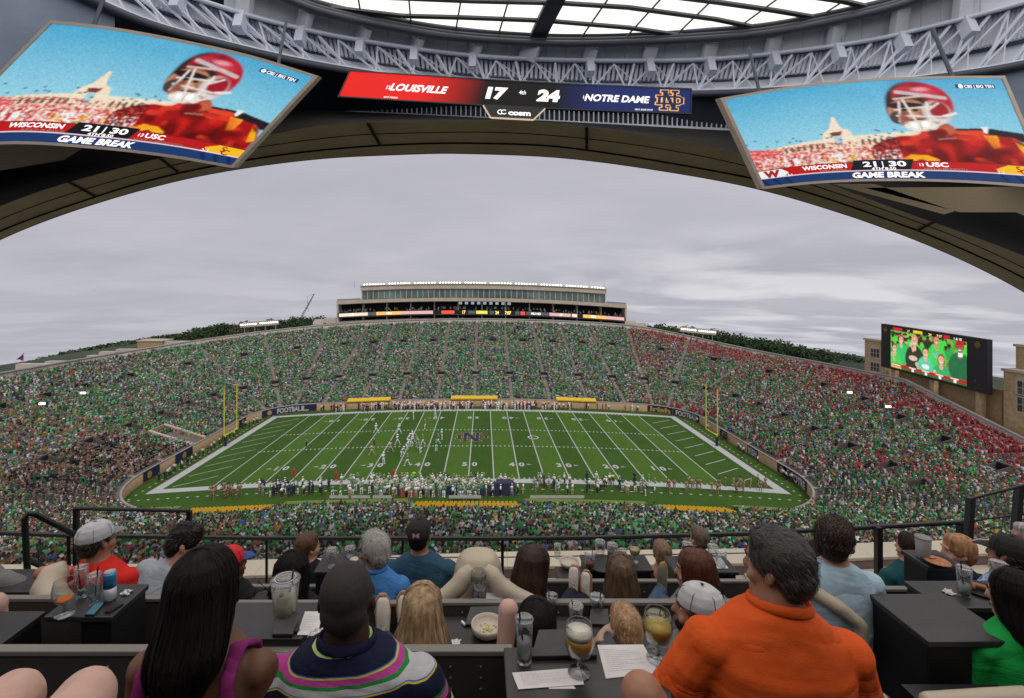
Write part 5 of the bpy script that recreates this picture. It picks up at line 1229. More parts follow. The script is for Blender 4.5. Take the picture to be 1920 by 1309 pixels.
def stx(parent, S, body, u, v, h_, m, asp=1.0, nm='lettering', **k):
    q = MB(); W = (S(1, .5) - S(0, .5)).length; Hh = (S(.5, 1) - S(.5, 0)).length
    if 'wf' in k: k['wid'] = k.pop('wf') * W
    text_on(q, body, lambda a, b_: S(u + a / W, v - b_ / Hh, k.get('o', .03)), 0, 0, h_ * Hh, asp=asp, **{x: y for x, y in k.items() if x != 'o'}); q.build(nm, m, parent)
stx(sb, SB, '15', .128, .53, .16, m_txt, bold=.02); stx(sb, SB, 'LOUISVILLE', .215, .50, .28, m_txt, 1.0, wid=2.5, bold=.05, shear=.15)
stx(sb, SB, '17', .440, .50, .44, m_txt, 1.5, bold=.09); stx(sb, SB, '4th', .513, .42, .17, m_txt); stx(sb, SB, '24', .590, .50, .44, m_txt, 1.5, bold=.09)
stx(sb, SB, '16', .695, .50, .15, m_txt); stx(sb, SB, 'NOTRE DAME', .788, .50, .28, m_txt, 1.0, wid=2.85, bold=.05, shear=.15)
stx(sb, SB, 'NEXT: PURDUE', .145, .93, .07, m_txt, .9); stx(sb, SB, 'NEXT: BOISE STATE', .867, .93, .07, m_txt, .9)
for g, m, nm, o in ((.16, mat('logo_gold', (1.0, .55, .14), emit=1.0), 'gold_monogram_outline', .03), (.02, mat('logo_navy', s2l(18, 30, 84), emit=1.0), 'navy_monogram', .06)):
    q = MB(); monogram(q, lambda a, b_: SB(.938 + a * .0375, .5 - b_ * .37, o), 1.0, g * .6); q.build(nm, m, sb)
# venue name plate under the board
pl = thing('name_plate', 'small black plate reading cosm with a pale outline hanging under the scoreboard', 'sign', tuple(at(965, 212, 21.4)))
pts = [(906, 198), (1022, 204), (1000, 225), (920, 221)]
q = MB(); q.hexa([at(x, y, 21.6) for x, y in (pts[3], pts[2], pts[1], pts[0])] + [at(x, y, 21.3) for x, y in (pts[3], pts[2], pts[1], pts[0])]); q.build('plate', m_black, pl)
q = MB()
for a, b_ in ((0, 3), (3, 2), (2, 1)): q.bar(at(*pts[a], 21.28), at(*pts[b_], 21.28), .06, .06)
q.build('outline', mat('warm_outline', (.9, .72, .5), emit=.7), pl)
q = MB(); text_on(q, 'cosm', lambda a, b_: at(974 + a, 211.5 - b_ + a * .05, 21.25), 0, 0, 9.5, bold=.06, wid=42); q.build('lettering', m_txt, pl)
for cxx, s0 in ((938, 4.6), (945, 4.6)):
    q = MB()
    for k in range(14):
        a0, a1 = .7 + k * .36, .7 + (k + 1) * .36
        q.quad(*[at(cxx + r_ * math.cos(a) * 1.2, 210 - r_ * math.sin(a), 21.25) for r_, a in ((s0, a0), (s0, a1), (s0 - 1.6, a1), (s0 - 1.6, a0))])
    q.build('logo_ring', m_txt, pl)
# ---- the two big video screens ----------------------------------------
def bake_game():
    W, Hh = 340, 190; P = Paint(W, Hh, 1.85)
    P.c[:] = np.array(s2l(70, 165, 205)); P.put(np.clip(P.V * 1.4, 0, 1), s2l(160, 215, 230)); P.put((P.noise(5, 3) > .5) * np.clip((P.noise(5, 3) - .5) * .6, 0, 1), s2l(120, 195, 222))
    cream, pink = s2l(240, 222, 196), s2l(225, 120, 110)
    P.poly([(0, .63), (.10, .60), (.30, .56), (.62, .52), (.75, .55), (.75, .85), (0, .85)], cream)
    P.poly([(0, .58), (.055, .60), (.12, .64), (.12, .85), (0, .85)], s2l(225, 90, 95))
    P.poly([(.285, .60), (.30, .50), (.325, .46), (.335, .40), (.345, .34), (.355, .34), (.36, .40), (.37, .46), (.395, .48), (.41, .58), (.41, .66), (.285, .66)], cream); P.poly([(.322, .50), (.372, .49), (.36, .535), (.33, .54)], s2l(120, 60, 60)); P.poly([(.335, .54), (.365, .54), (.365, .64), (.335, .64)], s2l(165, 205, 215))
    for u in list(np.arange(.14, .29, .024)) + list(np.arange(.43, .58, .022)):
        y = .625 - (u - .14) * .10; P.poly([(u, y + .045), (u, y + .01), (u + .006, y - .012), (u + .012, y + .01), (u + .012, y + .045)], s2l(85, 95, 80)); P.ell(u + .006, y + .008, .006, .02, col=s2l(85, 95, 80))
    P.put((P.V > .675) & (P.V < .86) & (P.U < .8), pink); P.put((P.V > .675) & (P.V < .80) & (P.U < .8) & (P.noise(45, 4) > .45), s2l(245, 205, 190)); P.put((P.V > .6) & (P.V < .80) & (P.U < .13) & (P.noise(60, 14) > .6), s2l(240, 150, 150))
    P.put((P.V > .80 - .0 * P.U) & (P.V < .9) & (P.U < .6) & (P.noise(20, 7) > .4), s2l(90, 140, 50))
    rr = random.Random(3)
    for k in range(30):
        u = rr.uniform(.0, .50); v = rr.uniform(.76, .80); c = rr.choice([(245, 240, 240), (245, 240, 245), (195, 40, 35), (225, 120, 30), (230, 170, 40), (200, 60, 40)])
        P.ell(u, v, .016, .045, col=s2l(*c), rot=rr.uniform(-.5, .5)); P.ell(u + rr.uniform(-.01, .01), v - .045, .008, .017, col=s2l(*rr.choice([(240, 240, 240), (180, 35, 35)]))); P.ell(u + .01, v + .055, .009, .035, col=s2l(*rr.choice([(240, 200, 60), (245, 240, 240)])), rot=.3)
    for k in range(24): P.ell(rr.random() * .62, .58 - rr.random() * .09, .006, .008, col=s2l(70, 110, 130))
    # player in crimson with a helmet
    cr1, cr2, gold = s2l(165, 20, 22), s2l(110, 12, 16), s2l(245, 170, 30)
    P.poly([(.70, .50), (.88, .48), (1.0, .52), (1, .60), (.70, .60)], s2l(35, 25, 35)); P.poly([(.70, .515), (.86, .505), (.865, .55), (.70, .56)], s2l(220, 70, 40)); P.poly([(.86, .47), (.885, .47), (.875, .53), (.865, .53)], s2l(235, 235, 235))
    P.poly([(.475, .90), (.455, .74), (.465, .66), (.51, .60), (.57, .565), (.63, .56), (.66, .51), (.74, .52), (.79, .56), (.87, .545), (.94, .56), (.985, .62), (1.0, .70), (1, .95), (.5, .95)], cr1)
    P.poly([(.475, .90), (.455, .74), (.465, .66), (.51, .60), (.555, .575), (.575, .66), (.545, .78), (.53, .92)], cr2)
    P.ell(.74, .72, .05, .11, col=s2l(195, 30, 25), rot=.5, e=.7); P.ell(.86, .63, .06, .05, col=s2l(200, 30, 25), rot=.3, e=.7); P.ell(.69, .78, .03, .10, col=cr2, rot=-.2, e=.8); P.ell(.80, .80, .03, .12, col=cr2, rot=.9, e=.9); P.ell(.93, .83, .05, .05, col=s2l(120, 14, 14), e=.8); P.ell(.60, .64, .03, .05, col=s2l(190, 28, 24), e=.9)
    P.poly([(.855, .545), (.905, .55), (.90, .66), (.875, .68), (.865, .60)], gold); P.poly([(.955, .60), (.985, .64), (1.0, .72), (.975, .75), (.965, .68)], gold); P.line((.985, .64), (1.0, .70), .006, cr1)
    P.poly([(.535, .90), (.55, .81), (.59, .755), (.645, .76), (.68, .80), (.675, .92)], gold); P.ell(.62, .85, .022, .05, col=cr1); P.line((.66, .555), (.80, .60), .008, s2l(215, 60, 40)); P.line((.70, .60), (.76, .585), .006, s2l(240, 200, 170))
    P.ell(.715, .50, .055, .07, col=s2l(190, 95, 65)); P.ell(.70, .53, .04, .05, col=s2l(165, 30, 25))
    P.ell(.655, .255, .105, .235, col=s2l(52, 34, 30), rot=-.15); P.ell(.675, .215, .10, .195, col=s2l(165, 22, 42), rot=-.05); P.ell(.715, .24, .078, .19, col=s2l(185, 26, 48)); P.ell(.67, .125, .07, .045, col=s2l(205, 60, 80), rot=.08, e=.8)
    P.ell(.635, .315, .088, .165, col=s2l(46, 26, 28)); P.line((.60, .12), (.77, .19), .018, s2l(200, 185, 185)); P.ell(.625, .33, .075, .14, col=s2l(190, 130, 100), rot=.1); P.ell(.60, .33, .03, .10, col=s2l(130, 75, 55), e=.6); P.ell(.645, .30, .035, .025, col=s2l(210, 150, 115), e=.6); P.ell(.622, .26, .07, .035, col=s2l(40, 20, 20), rot=.05); P.ell(.638, .37, .02, .05, col=s2l(220, 160, 125), e=.5); P.ell(.65, .41, .03, .02, col=s2l(110, 50, 45))
    P.ell(.575, .38, .022, .06, col=s2l(70, 60, 60)); P.ell(.655, .465, .060, .055, col=s2l(235, 225, 215)); P.ell(.632, .455, .014, .03, col=s2l(250, 250, 245)); P.ell(.668, .45, .018, .03, col=s2l(255, 255, 250)); P.line((.655, .42), (.655, .50), .004, s2l(150, 120, 110))
    P.ell(.725, .33, .05, .11, col=s2l(215, 205, 200), e=.3); P.ell(.735, .31, .036, .085, col=s2l(160, 25, 40), e=.3)
    for a, b_ in (((.578, .30), (.72, .27)), ((.58, .36), (.735, .375)), ((.60, .43), (.745, .40)), ((.615, .20), (.65, .48)), ((.70, .23), (.69, .47)), ((.60, .22), (.585, .42)), ((.74, .24), (.695, .31)), ((.745, .42), (.70, .48))): P.line(a, b_, .0085, s2l(225, 218, 212))
    P.line((.745, .37), (.79, .34), .012, s2l(235, 230, 228)); P.line((.585, .19), (.72, .16), .010, s2l(214, 190, 180))
    jer = P.polym([(.46, .92), (.45, .70), (.56, .56), (.68, .50), (.94, .54), (1, .62), (1, .95)]); P.put(jer * np.clip((P.noise(10, 31) - .5) * 2.2, 0, .65), s2l(60, 6, 8)); P.put(jer * np.clip((P.noise(14, 32) - .62) * 2.5, 0, .55), s2l(245, 70, 45))
    P.put((np.hypot((P.U - .70) * 1.85, P.V - .25) < .23) * np.clip((P.noise(16, 33) - .45) * 1.2, 0, .5) * (P.V < .5) * (P.c[..., 2] < .35), s2l(90, 20, 30)); P.ell(.69, .10, .03, .02, col=s2l(235, 150, 165), e=.9)
    P.ell(.612, .30, .012, .014, col=s2l(25, 15, 15)); P.ell(.650, .305, .012, .014, col=s2l(25, 15, 15)); P.ell(.60, .39, .016, .05, col=s2l(150, 85, 65), e=.8)
    P.put((P.V > .60) & (P.V < .82) & (P.U < .56) & (P.noise(110, 41) > .62), s2l(190, 70, 65)); P.put((P.V > .70) & (P.V < .82) & (P.U < .56) & (P.noise(120, 42) > .70), s2l(250, 245, 240)); P.blur(2)
    c = P.c * (.88 + .24 * P.noise(110, 21)[..., None])
    # score strips at the bottom
    P.c = c; P.put((P.V > .815), s2l(188, 26, 30)); P.put((P.V > .815) & (P.V < .83), s2l(150, 20, 26)); P.poly([(0, .83), (.10, .83), (.125, .875), (.10, .915), (0, .915)], s2l(240, 238, 238)); P.poly([(1, .83), (.90, .83), (.855, .875), (.88, .915), (1, .915)], s2l(245, 190, 35))
    P.poly([(.385, .80), (.595, .80), (.575, .915), (.365, .915)], s2l(22, 24, 32)); P.put(P.V > .915, s2l(28, 58, 108)); P.put((np.abs(P.V - .915) < .005), s2l(235, 210, 215)); P.put((P.V > .92) & (P.U > .86) & (np.abs((P.U - .86) * 6 % .3 - (P.V - .92) * 2) < .05), s2l(20, 42, 84)); P.put((P.V > .92) & (P.U < .14) & (np.abs((P.U) * 6 % .3 - (P.V - .92) * 2) < .05), s2l(20, 42, 84))
    P.put((P.V > .055) & (P.V < .095) & (P.U > .825) & (P.U < .965), s2l(22, 58, 96))
    return P
GAME = bake_game()
m_red_txt = mat('led_crimson', s2l(170, 20, 32), emit=1)
def bigscreen(top, bot, Yt, Yb, label, loc, du=0):
    t = thing('video_screen', label, 'video screen', loc, 'big hanging video screens')
    tu = [(p[0], p[1]) for p in top]; tv = [(p[0], p[2]) for p in top]; bu = [(p[0], p[1]) for p in bot]; bv = [(p[0], p[2]) for p in bot]
    def S(u, v, o=0):
        a = at(cval(u, tu), cval(u, tv), Yt(u)); b_ = at(cval(u, bu), cval(u, bv), Yb(u)); return a.lerp(b_, v) + Vector((0, -o, -o * .25))
    e = (.016, .984, .026, .968)
    U = e[0] + (e[1] - e[0]) * GAME.U; V = e[2] + (e[3] - e[2]) * GAME.V; h_, w_ = U.shape; G = np.zeros((h_, w_, 3))
    # evaluate columns once
    for j in range(w_):
        a, b_ = S(U[0, j], 0), S(U[0, j], 1)
        G[:, j, :] = np.array(a)[None] * (1 - V[:, j, None]) + np.array(b_)[None] * V[:, j, None]
    put('display', grid_mesh('display', G, m_scr, cols=GAME.c, off=t['_o']), t)
    frame(S, t, (.013, .024), .35, m_frame, e)
    def D(u, v, o=0): return S(e[0] + (e[1] - e[0]) * u, e[2] + (e[3] - e[2]) * v, o)
    stx(t, D, 'WISCONSIN', .268, .852, .042, m_txt, wf=.17, bold=.045); stx(t, D, '21', .436, .845, .052, m_txt, wf=.048, bold=.045); stx(t, D, '|', .482, .845, .055, m_txt); stx(t, D, '30', .533, .845, .052, m_txt, wf=.06, bold=.045)
    stx(t, D, '4TH 8:50', .482, .895, .027, m_txt, wf=.085, bold=.03); stx(t, D, '13', .613, .855, .03, m_txt); stx(t, D, 'USC', .665, .852, .044, m_txt, wf=.072, bold=.045); stx(t, D, 'GAME BREAK', .49, .957, .055, m_txt, wf=.25, bold=.06, shear=.1)
    stx(t, D, 'NEXT: PURDUE', .30, .897, .022, m_frame, 1.1); stx(t, D, 'NEXT: at MINNESOTA', .69, .897, .022, m_frame, 1.1); stx(t, D, 'W', .055, .87, .07, m_red_txt, 1.3, bold=.1, shear=.1); stx(t, D, '3-1', .125, .90, .024, m_txt, 1.2); stx(t, D, '2-1', .865, .90, .024, m_txt, 1.2)
    stx(t, D, 'S', .928, .86, .055, m_red_txt, 1.0, bold=.03); stx(t, D, 'C', .940, .885, .055, m_red_txt, 1.0, bold=.03, o=.05); stx(t, D, '\u25c9CBS | BIG TEN' if False else 'CBS | BIG TEN', .905, .075, .028, m_txt, wf=.105, bold=.03)
    q = MB()
    W = (D(1, .5) - D(0, .5)).length; Hh = (D(.5, 1) - D(.5, 0)).length
    for r_, k in ((.07, 0),): q.poly([D(.840 + r_ * math.cos(i * PI / 6) / W, .075 + r_ * math.sin(i * PI / 6) / Hh, .03) for i in range(12)])
    q.build('eye_logo', m_txt, t)
    for u in (.15, .85):
        q = MB(); a = S(u, .05, -.3); q.tube([a, a + Vector((0, .8, 2.2))], .06, 6); q.build('hanger', m_rdark, t)
bigscreen([(0, 96, 38), (.2, 192, 48), (.45, 320, 70), (.75, 470, 103), (1, 600, 143)], [(0, -150, 285), (.25, 20, 272), (.5, 178, 281), (.75, 312, 296), (1, 438, 317)], lambda u: 15 + 3.2 * u, lambda u: 14.5 + 4.2 * u,
          'left hanging video screen showing a helmeted player in crimson against a blue sky', tuple(at(280, 160, 18)))
bigscreen([(0, 1347, 184), (.25, 1487, 161), (.5, 1622, 148), (.75, 1750, 143), (1, 1883, 142)], [(0, 1428, 356), (.25, 1540, 345), (.5, 1672, 341), (.75, 1822, 345), (1, 1975, 357)], lambda u: 18.2 - 2.6 * u, lambda u: 18.8 - 3.6 * u,
          'right hanging video screen showing the same crimson player beside the roof truss', tuple(at(1650, 250, 18)))
# ================================================================== SUITE DECK
m_ctr = mat('charcoal_laminate', (.023, .023, .026), .36, var=.28, scale=7, bump=.03, bscale=200)
m_body = mat('black_laminate', (.004, .004, .005), .5, var=.1)
m_part = mat('grey_panel', (.042, .039, .037), .6, var=.10, scale=6)
m_cap = mat('brushed_cap', (.17, .158, .15), .5, var=.08, scale=12, stretch=(.2, 1, 1))
m_cream = mat('cream_deck_paint', (.50, .45, .37), .7, var=.08, scale=1.5)
m_floor = mat('dark_carpet', (.012, .012, .014), .95, var=.2, scale=40)
m_rail = mat('black_rail', (.010, .010, .012), .35, var=.05)
m_beige = mat('beige_leather', (.42, .36, .28), .5, var=.06, scale=8, bump=.1, bscale=120)
m_screw = mat('screw_metal', (.5, .5, .5), .3, metal=.9, var=0)
FA, FB, FC, FD = -2.0, -2.58, -3.08, -3.72
for nm, y0, y1, z in (('deck_step', -3.0, .62, -1.4), ('deck_step', .62, 1.70, FA), ('deck_step', 1.70, 2.70, FB), ('deck_step', 2.70, 3.90, FC), ('deck_step', 3.90, 5.2, FD)):
    q = MB(); q.box(-9, 9, y0, y1, z - .25, z); tag(q.build(nm, m_floor), kind='structure')
q = MB(); q.box(-9, 9, -3, 5.15, -8, -4.0); tag(q.build('deck_slab', m_conc), kind='structure')
q = MB(); q.box(-8.5, 8.5, -14, -3.05, -34, 3.2); 
tag(q.build('rear_wall', mat('rear_wall_dark', (.03, .03, .033), .9)), kind='structure')
q = MB()
for x in (-8, -3, 3, 8): q.box(x - .5, x + .5, -2, 4.5, -34.5, -8.01)
tag(q.build('deck_columns', m_conc), kind='structure')
def screws(mb_parent, pts, r_=.0055):
    for p in pts:
        q = MB(); q.lathe([(r_, 0), (r_, .002), (r_ * .6, .0035)], (0, 0, 0), 8)
        q.v = [(p[0] + x, p[1] - z, p[2] + y) for x, y, z in q.v]; q.build('screw', m_screw, mb_parent)
def partition(x0, x1, y, zt, zb, label, th=.06, capm=None, scr=(), zs=(), pm=None):
    t = thing('partition', label, 'partition', ((x0 + x1) / 2, y, zb), 'low partitions between the seat rows')
    q = MB(); th = .028; q.box(x0, x1, y, y + th, zb, zt - .022); q.build('panel', pm or m_part, t)
    q = MB(); q.box(x0 - .004, x1 + .004, y - .006, y + th + .004, zt - .02, zt); q.build('cap', capm or m_cap, t, bevel=.004)
    screws(t, [(x, y, z) for x in scr for z in zs]); return t
pA = partition(-6, .1, 1.76, -1.30, FB, 'grey partition with pale cap in front of the striped shirt man', scr=(-.01, -.12, -.22, -.9, -1.35), zs=(-1.36, -1.40, -1.44, -1.48))
pA2 = partition(2.42, 6, 2.20, -1.60, FB, 'black screwed partition below the big right hand counter', scr=(2.47, 2.60, 2.73), zs=(-1.67, -1.72, -1.77, -1.82), pm=m_body)
pB = partition(-6, -1.40, 2.72, -1.72, FC, 'brownish grey partition behind the left glasses table', scr=(-2.36, -2.25, -2.0, -1.9), zs=(-1.80, -1.85))
pB1 = partition(-1.38, -.34, 2.74, -1.76, FC, 'grey partition behind the lemonade cup and bald man', scr=(-1.3, -1.22, -.6), zs=(-1.82, -1.87))
pB2 = partition(-.33, 2.0, 2.75, -1.76, FC, 'long grey partition with pale cap across the middle row', scr=(-.12, -.04, .42, .5, .95, 1.03), zs=(-1.82, -1.87, -1.92))
pC = partition(-6, -.45, 3.95, -2.40, FD, 'grey partition behind the man in blue polo', scr=(-1.2, -1.0), zs=(-2.47,))
pC2 = partition(-.44, 2.9, 3.97, -2.37, FD, 'front row grey partition behind the auburn haired woman', scr=(.7, .9, 1.1, 1.3), zs=(-2.46, -2.52))
pC3 = partition(2.2, 2.8, 3.1, -1.90, FC, 'short dark partition right of the pale blue shirt man', pm=m_body)
# ---- counters
def counter(x0, x1, y0, y1, z, label, bx=None, th=.028, floor=FB, lip=0):
    t = thing('counter', label, 'counter', ((x0 + x1) / 2, (y0 + y1) / 2, floor), 'black side counters between the seats')
    q = MB(); q.box(x0, x1, y0, y1, z - th, z); q.build('top', m_ctr, t, bevel=.005)
    b0, b1 = bx or (x0 + .01, x1 - .02); q = MB(); q.box(b0, b1, y0 + .012, y1 - .01, floor, z - th - .001); q.build('cabinet', m_body, t, bevel=.006)
    return t
counter(1.99, 2.39, 2.19, 2.536, -1.58, 'biggest black counter at right, empty charcoal top', bx=(2.0, 2.20))
counter(2.81, 3.05, 3.10, 3.30, -1.76, 'tall narrow counter holding a plastic cup and flatbread pan', floor=FC)
counter(2.78, 3.3, 2.82, 3.09, -2.0, 'low black shelf counter under the flatbread counter', floor=FC)
counter(2.40, 3.4, 2.56, 2.80, -1.67, 'dark counter behind the big empty one, holding the tall glass', floor=FB)
counter(.07, .95, 1.33, 1.735, -1.27, 'nearest charcoal table with two beers and menus', bx=(.12, .9), floor=FA)
counter(-1.19, -.66, 1.775, 1.985, -1.27, 'dark table with the lidded lemonade cup and receipt', bx=(-1.1, -.7), floor=FB)
counter(-.30, 1.35, 2.46, 2.72, -1.82, 'long charcoal table with the stone bowl in the second row', bx=(-.25, 1.3))
counter(-2.12, -1.79, 2.355, 2.62, -1.58, 'black table at left with two tall glasses and a blue can', bx=(-1.95, -1.80))
counter(-3.2, -2.20, 2.16, 2.46, -1.62, 'black counter cut off by the left edge', bx=(-3.1, -2.21))
counter(-3.4, -2.62, 3.0, 3.25, -1.86, 'dark ledge top by the beige chair at far left', floor=FC)
counter(-1.28, -.93, 3.68, 3.94, -2.13, 'charcoal table with clear plastic cups by the grey haired man', floor=FC)
counter(.865, 1.45, 4.17, 4.42, -2.40, 'crowded black table with wheat beer in the front row', floor=FD)
counter(.62, .86, 3.99, 4.28, -2.43, 'little black table with the pale bowl in the front row', floor=FD)
counter(1.62, 2.16, 4.14, 4.40, -2.40, 'black table with white menu and phone in the front row', floor=FD)
# ---- beige seats
def soft(name, mb, m, parent, vox=.012, smooth=6, disp=None, dscale=.1, sub=0):
    o = mb.build(name, m, parent, True)
    r_ = o.modifiers.new('remesh', 'REMESH'); r_.mode = 'VOXEL'; r_.voxel_size = vox; r_.use_smooth_shade = True
    if smooth: s = o.modifiers.new('smooth', 'SMOOTH'); s.iterations = smooth; s.factor = .5
    if disp:
        k = 'clouds%g' % dscale
        tx = bpy.data.textures.get(k) or bpy.data.textures.new(k, 'CLOUDS'); tx.noise_scale = dscale; tx.noise_depth = 2
        d = o.modifiers.new('folds', 'DISPLACE'); d.texture = tx; d.strength = disp; d.mid_level = .5
    return o
def lounge(cx, cy, zt, label, s=1.0, arms=True):
    t = thing('lounge_chair', label, 'chair', (cx, cy, zt - 1.1), 'beige lounge chairs')
    q = MB(); q.loft([((cx, cy + .10, zt - .95), .30 * s, .26), ((cx, cy + .08, zt - .45), .245 * s, .22), ((cx, cy + .04, zt - .25), .175 * s, .17), ((cx, cy + .03, zt - .08), .145 * s, .13), ((cx, cy + .03, zt - .02), .11 * s, .09), ((cx, cy + .03, zt), .05 * s, .04)], 24)
    soft('shell', q, m_beige, t, .014, 8)
    if arms:
        for sd in (-1, 1):
            q = MB(); AP = [(886, 1060), (872, 1074), (860, 1092), (838, 1110), (812, 1124)] if sd < 0 else [(908, 1060), (923, 1074), (938, 1094), (968, 1112), (1015, 1128)]
            q.tube([at(x_, y_ + 6, 2.92 - i_ * .015) for i_, (x_, y_) in enumerate(AP)], [.038, .054, .056, .050, .034], 16); soft('arm_roll', q, m_beige, t, .01, 6)
    for k in ():
        q = MB(); q.tube([(cx + k * .10, cy - .125, zt - .24), (cx + k * .05, cy - .115, zt - .10), (cx, cy - .10, zt - .045)], .004, 5); q.build('seam', mat('seam_shadow', (.18, .15, .11), .8), t)
    q = MB(); q.box(cx - .24, cx + .24, cy - .1, cy + .45, zt - 1.1, zt - .95); q.build('base', m_body, t); return t
lounge(-.035, 3.1, -1.675, 'beige padded lounge chair back with spreading arms in the middle', 1.0)
def curved_back(pts, rad, label, loc):
    t = thing('lounge_chair', label, 'chair', loc, 'beige lounge chairs'); q = MB(); q.tube(pts, rad, 16); soft('padded_back', q, m_beige, t, .014, 8)
    q = MB(); a = Vector(pts[0]); b_ = Vector(pts[-1]); q.box(min(a.x, b_.x) + .03, max(a.x, b_.x) - .03, min(a.y, b_.y), max(a.y, b_.y) + .1, loc[2], min(a.z, b_.z) - .03); q.build('base', m_body, t); return t
curved_back([at(128, 1064, 3.0), at(100, 1078, 2.95), at(90, 1102, 2.9), at(98, 1125, 2.85), at(130, 1140, 2.85)], [(.06, .05), (.075, .08), (.085, .09), (.085, .09), (.06, .07)], 'beige curved chair back behind the left glasses', (-2.5, 2.9, FC))
curved_back([at(1470, 1085, 2.6), at(1520, 1106, 2.55), at(1572, 1138, 2.49), at(1614, 1172, 2.47), at(1616, 1240, 2.47)], [.034, .038, .038, .036, .034], 'beige chair arm between orange shirt and big right counter', (1.8, 2.5, FB))
curved_back([at(1730, 1316, 2.0), at(1820, 1313, 2.02), at(1930, 1306, 2.04)], [.035, .04, .04], 'beige seat edge at the bottom right corner', (2.0, 2.0, FA))
# ---- front ledge, ribs and rails
led = thing('balcony_ledge', 'cream slatted balcony ledge beyond the front row railing', 'ledge', (0, 5.6, -3.6))
def LY(px): return 3.35 * FPX / (np.interp(px, [0, 247, 453, 943, 1393, 1603, 1920], [1058, 1057, 1050, 1034, 1028, 1018, 1008]) - PY0)
xsL = [-150, 0, 250, 500, 750, 950, 1200, 1400, 1600, 1800, 1960, 2100]
for a, b_ in zip(xsL[:-1], xsL[1:]):
    A, B_ = onz(0, 0, 0) if False else None, None
    Ya, Yb = LY(a), LY(b_); pa = Vector(((a - PX0) / FPX * Ya, Ya, 0)); pb_ = Vector(((b_ - PX0) / FPX * Yb, Yb, 0))
    def off(p, dy, z): return (p.x, p.y + dy, z)
    q = MB(); q.hexa([off(pa, -.34, -3.39), off(pb_, -.34, -3.39), off(pb_, 0, -3.39), off(pa, 0, -3.39), off(pa, -.34, -3.35), off(pb_, -.34, -3.35), off(pb_, 0, -3.35), off(pa, 0, -3.35)]); q.build('coping', m_cream, led, bevel=.008)
    q = MB(); q.hexa([off(pa, -.32, -3.66), off(pb_, -.32, -3.66), off(pb_, -.02, -3.66), off(pa, -.02, -3.66), off(pa, -.32, -3.391), off(pb_, -.32, -3.391), off(pb_, -.02, -3.391), off(pa, -.02, -3.391)]); q.build('fascia', mat('mauve_band', (.20, .15, .15), .8), led)  # dark mauve band under the cream coping
    q = MB(); q.hexa([off(pa, -1.0, -3.66), off(pb_, -1.0, -3.66), off(pb_, -.33, -3.58), off(pa, -.33, -3.58), off(pa, -1.0, -3.62), off(pb_, -1.0, -3.62), off(pb_, -.33, -3.50), off(pa, -.33, -3.50)]); q.build('slope_panel', m_cream, led)
for i in range(34):
    px = -60 + i * 62; Y = LY(px); x = (px - PX0) / FPX * Y; q = MB(); q.bar((x + .0, Y - .99, -3.605), (x + .03, Y - .34, -3.485), .025, .03); q.build('rib', m_cream, led)
for dy, z in ((-.55, -3.535), (-.78, -3.576)):
    q = MB()
    for a, b_ in zip(xsL[:-1], xsL[1:]):
        q.bar(((a - PX0) / FPX * LY(a), LY(a) + dy, z), ((b_ - PX0) / FPX * LY(b_), LY(b_) + dy, z), .012, .012)
    q.build('groove_strip', mat('ledge_groove', (.16, .13, .10), .8), led)
rl = thing('railing', 'thin black safety railing running along the front of the deck', 'railing', (0, 5.3, FD))
YR = 5.45
def rail(pts, w_, nm='rail', par=rl): q = MB(); q.tube([at(a, b_, c) for a, b_, c in pts], w_, 8); q.build(nm, m_rail, par)
rail([(-40, 998, 5.2), (128, 1004, 5.3), (377, 1008, YR), (480, 1009, YR), (940, 1010, YR), (1120, 1008, YR), (1393, 1001, YR), (1610, 990, 5.3), (1806, 979, 5.1)], .024, 'top_rail')
rail([(440, 1046, YR), (940, 1045, YR), (1240, 1040, YR), (1400, 1037, YR)], .006, 'lower_rail')
for a, b_, c, w_ in ((755, 1010, YR, .016), (942, 1010, YR, .020), (1647, 988, 5.2, .034), (1803, 979, 5.1, .04), (1240, 1008, YR, .014), (500, 1009, YR, .014)):
    t_ = at(a, b_, c); q = MB(); q.bar((t_.x, t_.y, t_.z), (t_.x, t_.y, FD), w_ * 1.6, w_ * 1.6); q.build('post', m_rail, rl)
rr_ = thing('railing', 'raised black guard rail with two slanting posts at the right edge', 'railing', (4.6, 4.8, FC))
for (a, b_), (c, d) in (((1820, 934), (1812, 1060)), ((1911, 911), (1899, 1060))): q = MB(); q.bar(at(a, b_, 4.8), at(c, d, 4.75), .055, .05); q.build('post', m_rail, rr_)
rail([(1818, 936, 4.8), (1911, 912, 4.75), (1990, 893, 4.7)], .014, 'top_rail', rr_); rail([(1806, 979, 5.1), (1950, 960, 4.7)], .008, 'lower_rail', rr_)
rl2 = thing('railing', 'small black rail frame behind the grey cap man at left', 'railing', (-3.5, 5.0, FD))
rail([(140, 953, 4.9), (355, 958, 4.9)], .020, 'top_rail', rl2)
for a, b_ in ((143, 953), (355, 958)): t_ = at(a, b_, 4.9); q = MB(); q.bar(tuple(t_), (t_.x, t_.y, FD), .04, .04); q.build('post', m_rail, rl2)
rail([(128, 1004, 4.9), (130, 1080, 4.9)], .016, 'post', rl2)
hr = thing('handrail', 'thick black bent handrail sloping down at the far left', 'handrail', (-3.6, 3.9, FC))
rail([(53, 1150, 3.7), (52, 1085, 3.7), (47, 985, 3.7), (47, 971, 3.7), (53, 963, 3.71), (66, 964, 3.75), (105, 984, 3.9), (155, 1010, 4.2), (200, 1034, 4.6)], .021, 'bent_rail', hr); rail([(52, 1050, 3.7), (70, 1058, 3.8), (150, 1092, 4.3)], .02, 'mid_rail', hr)
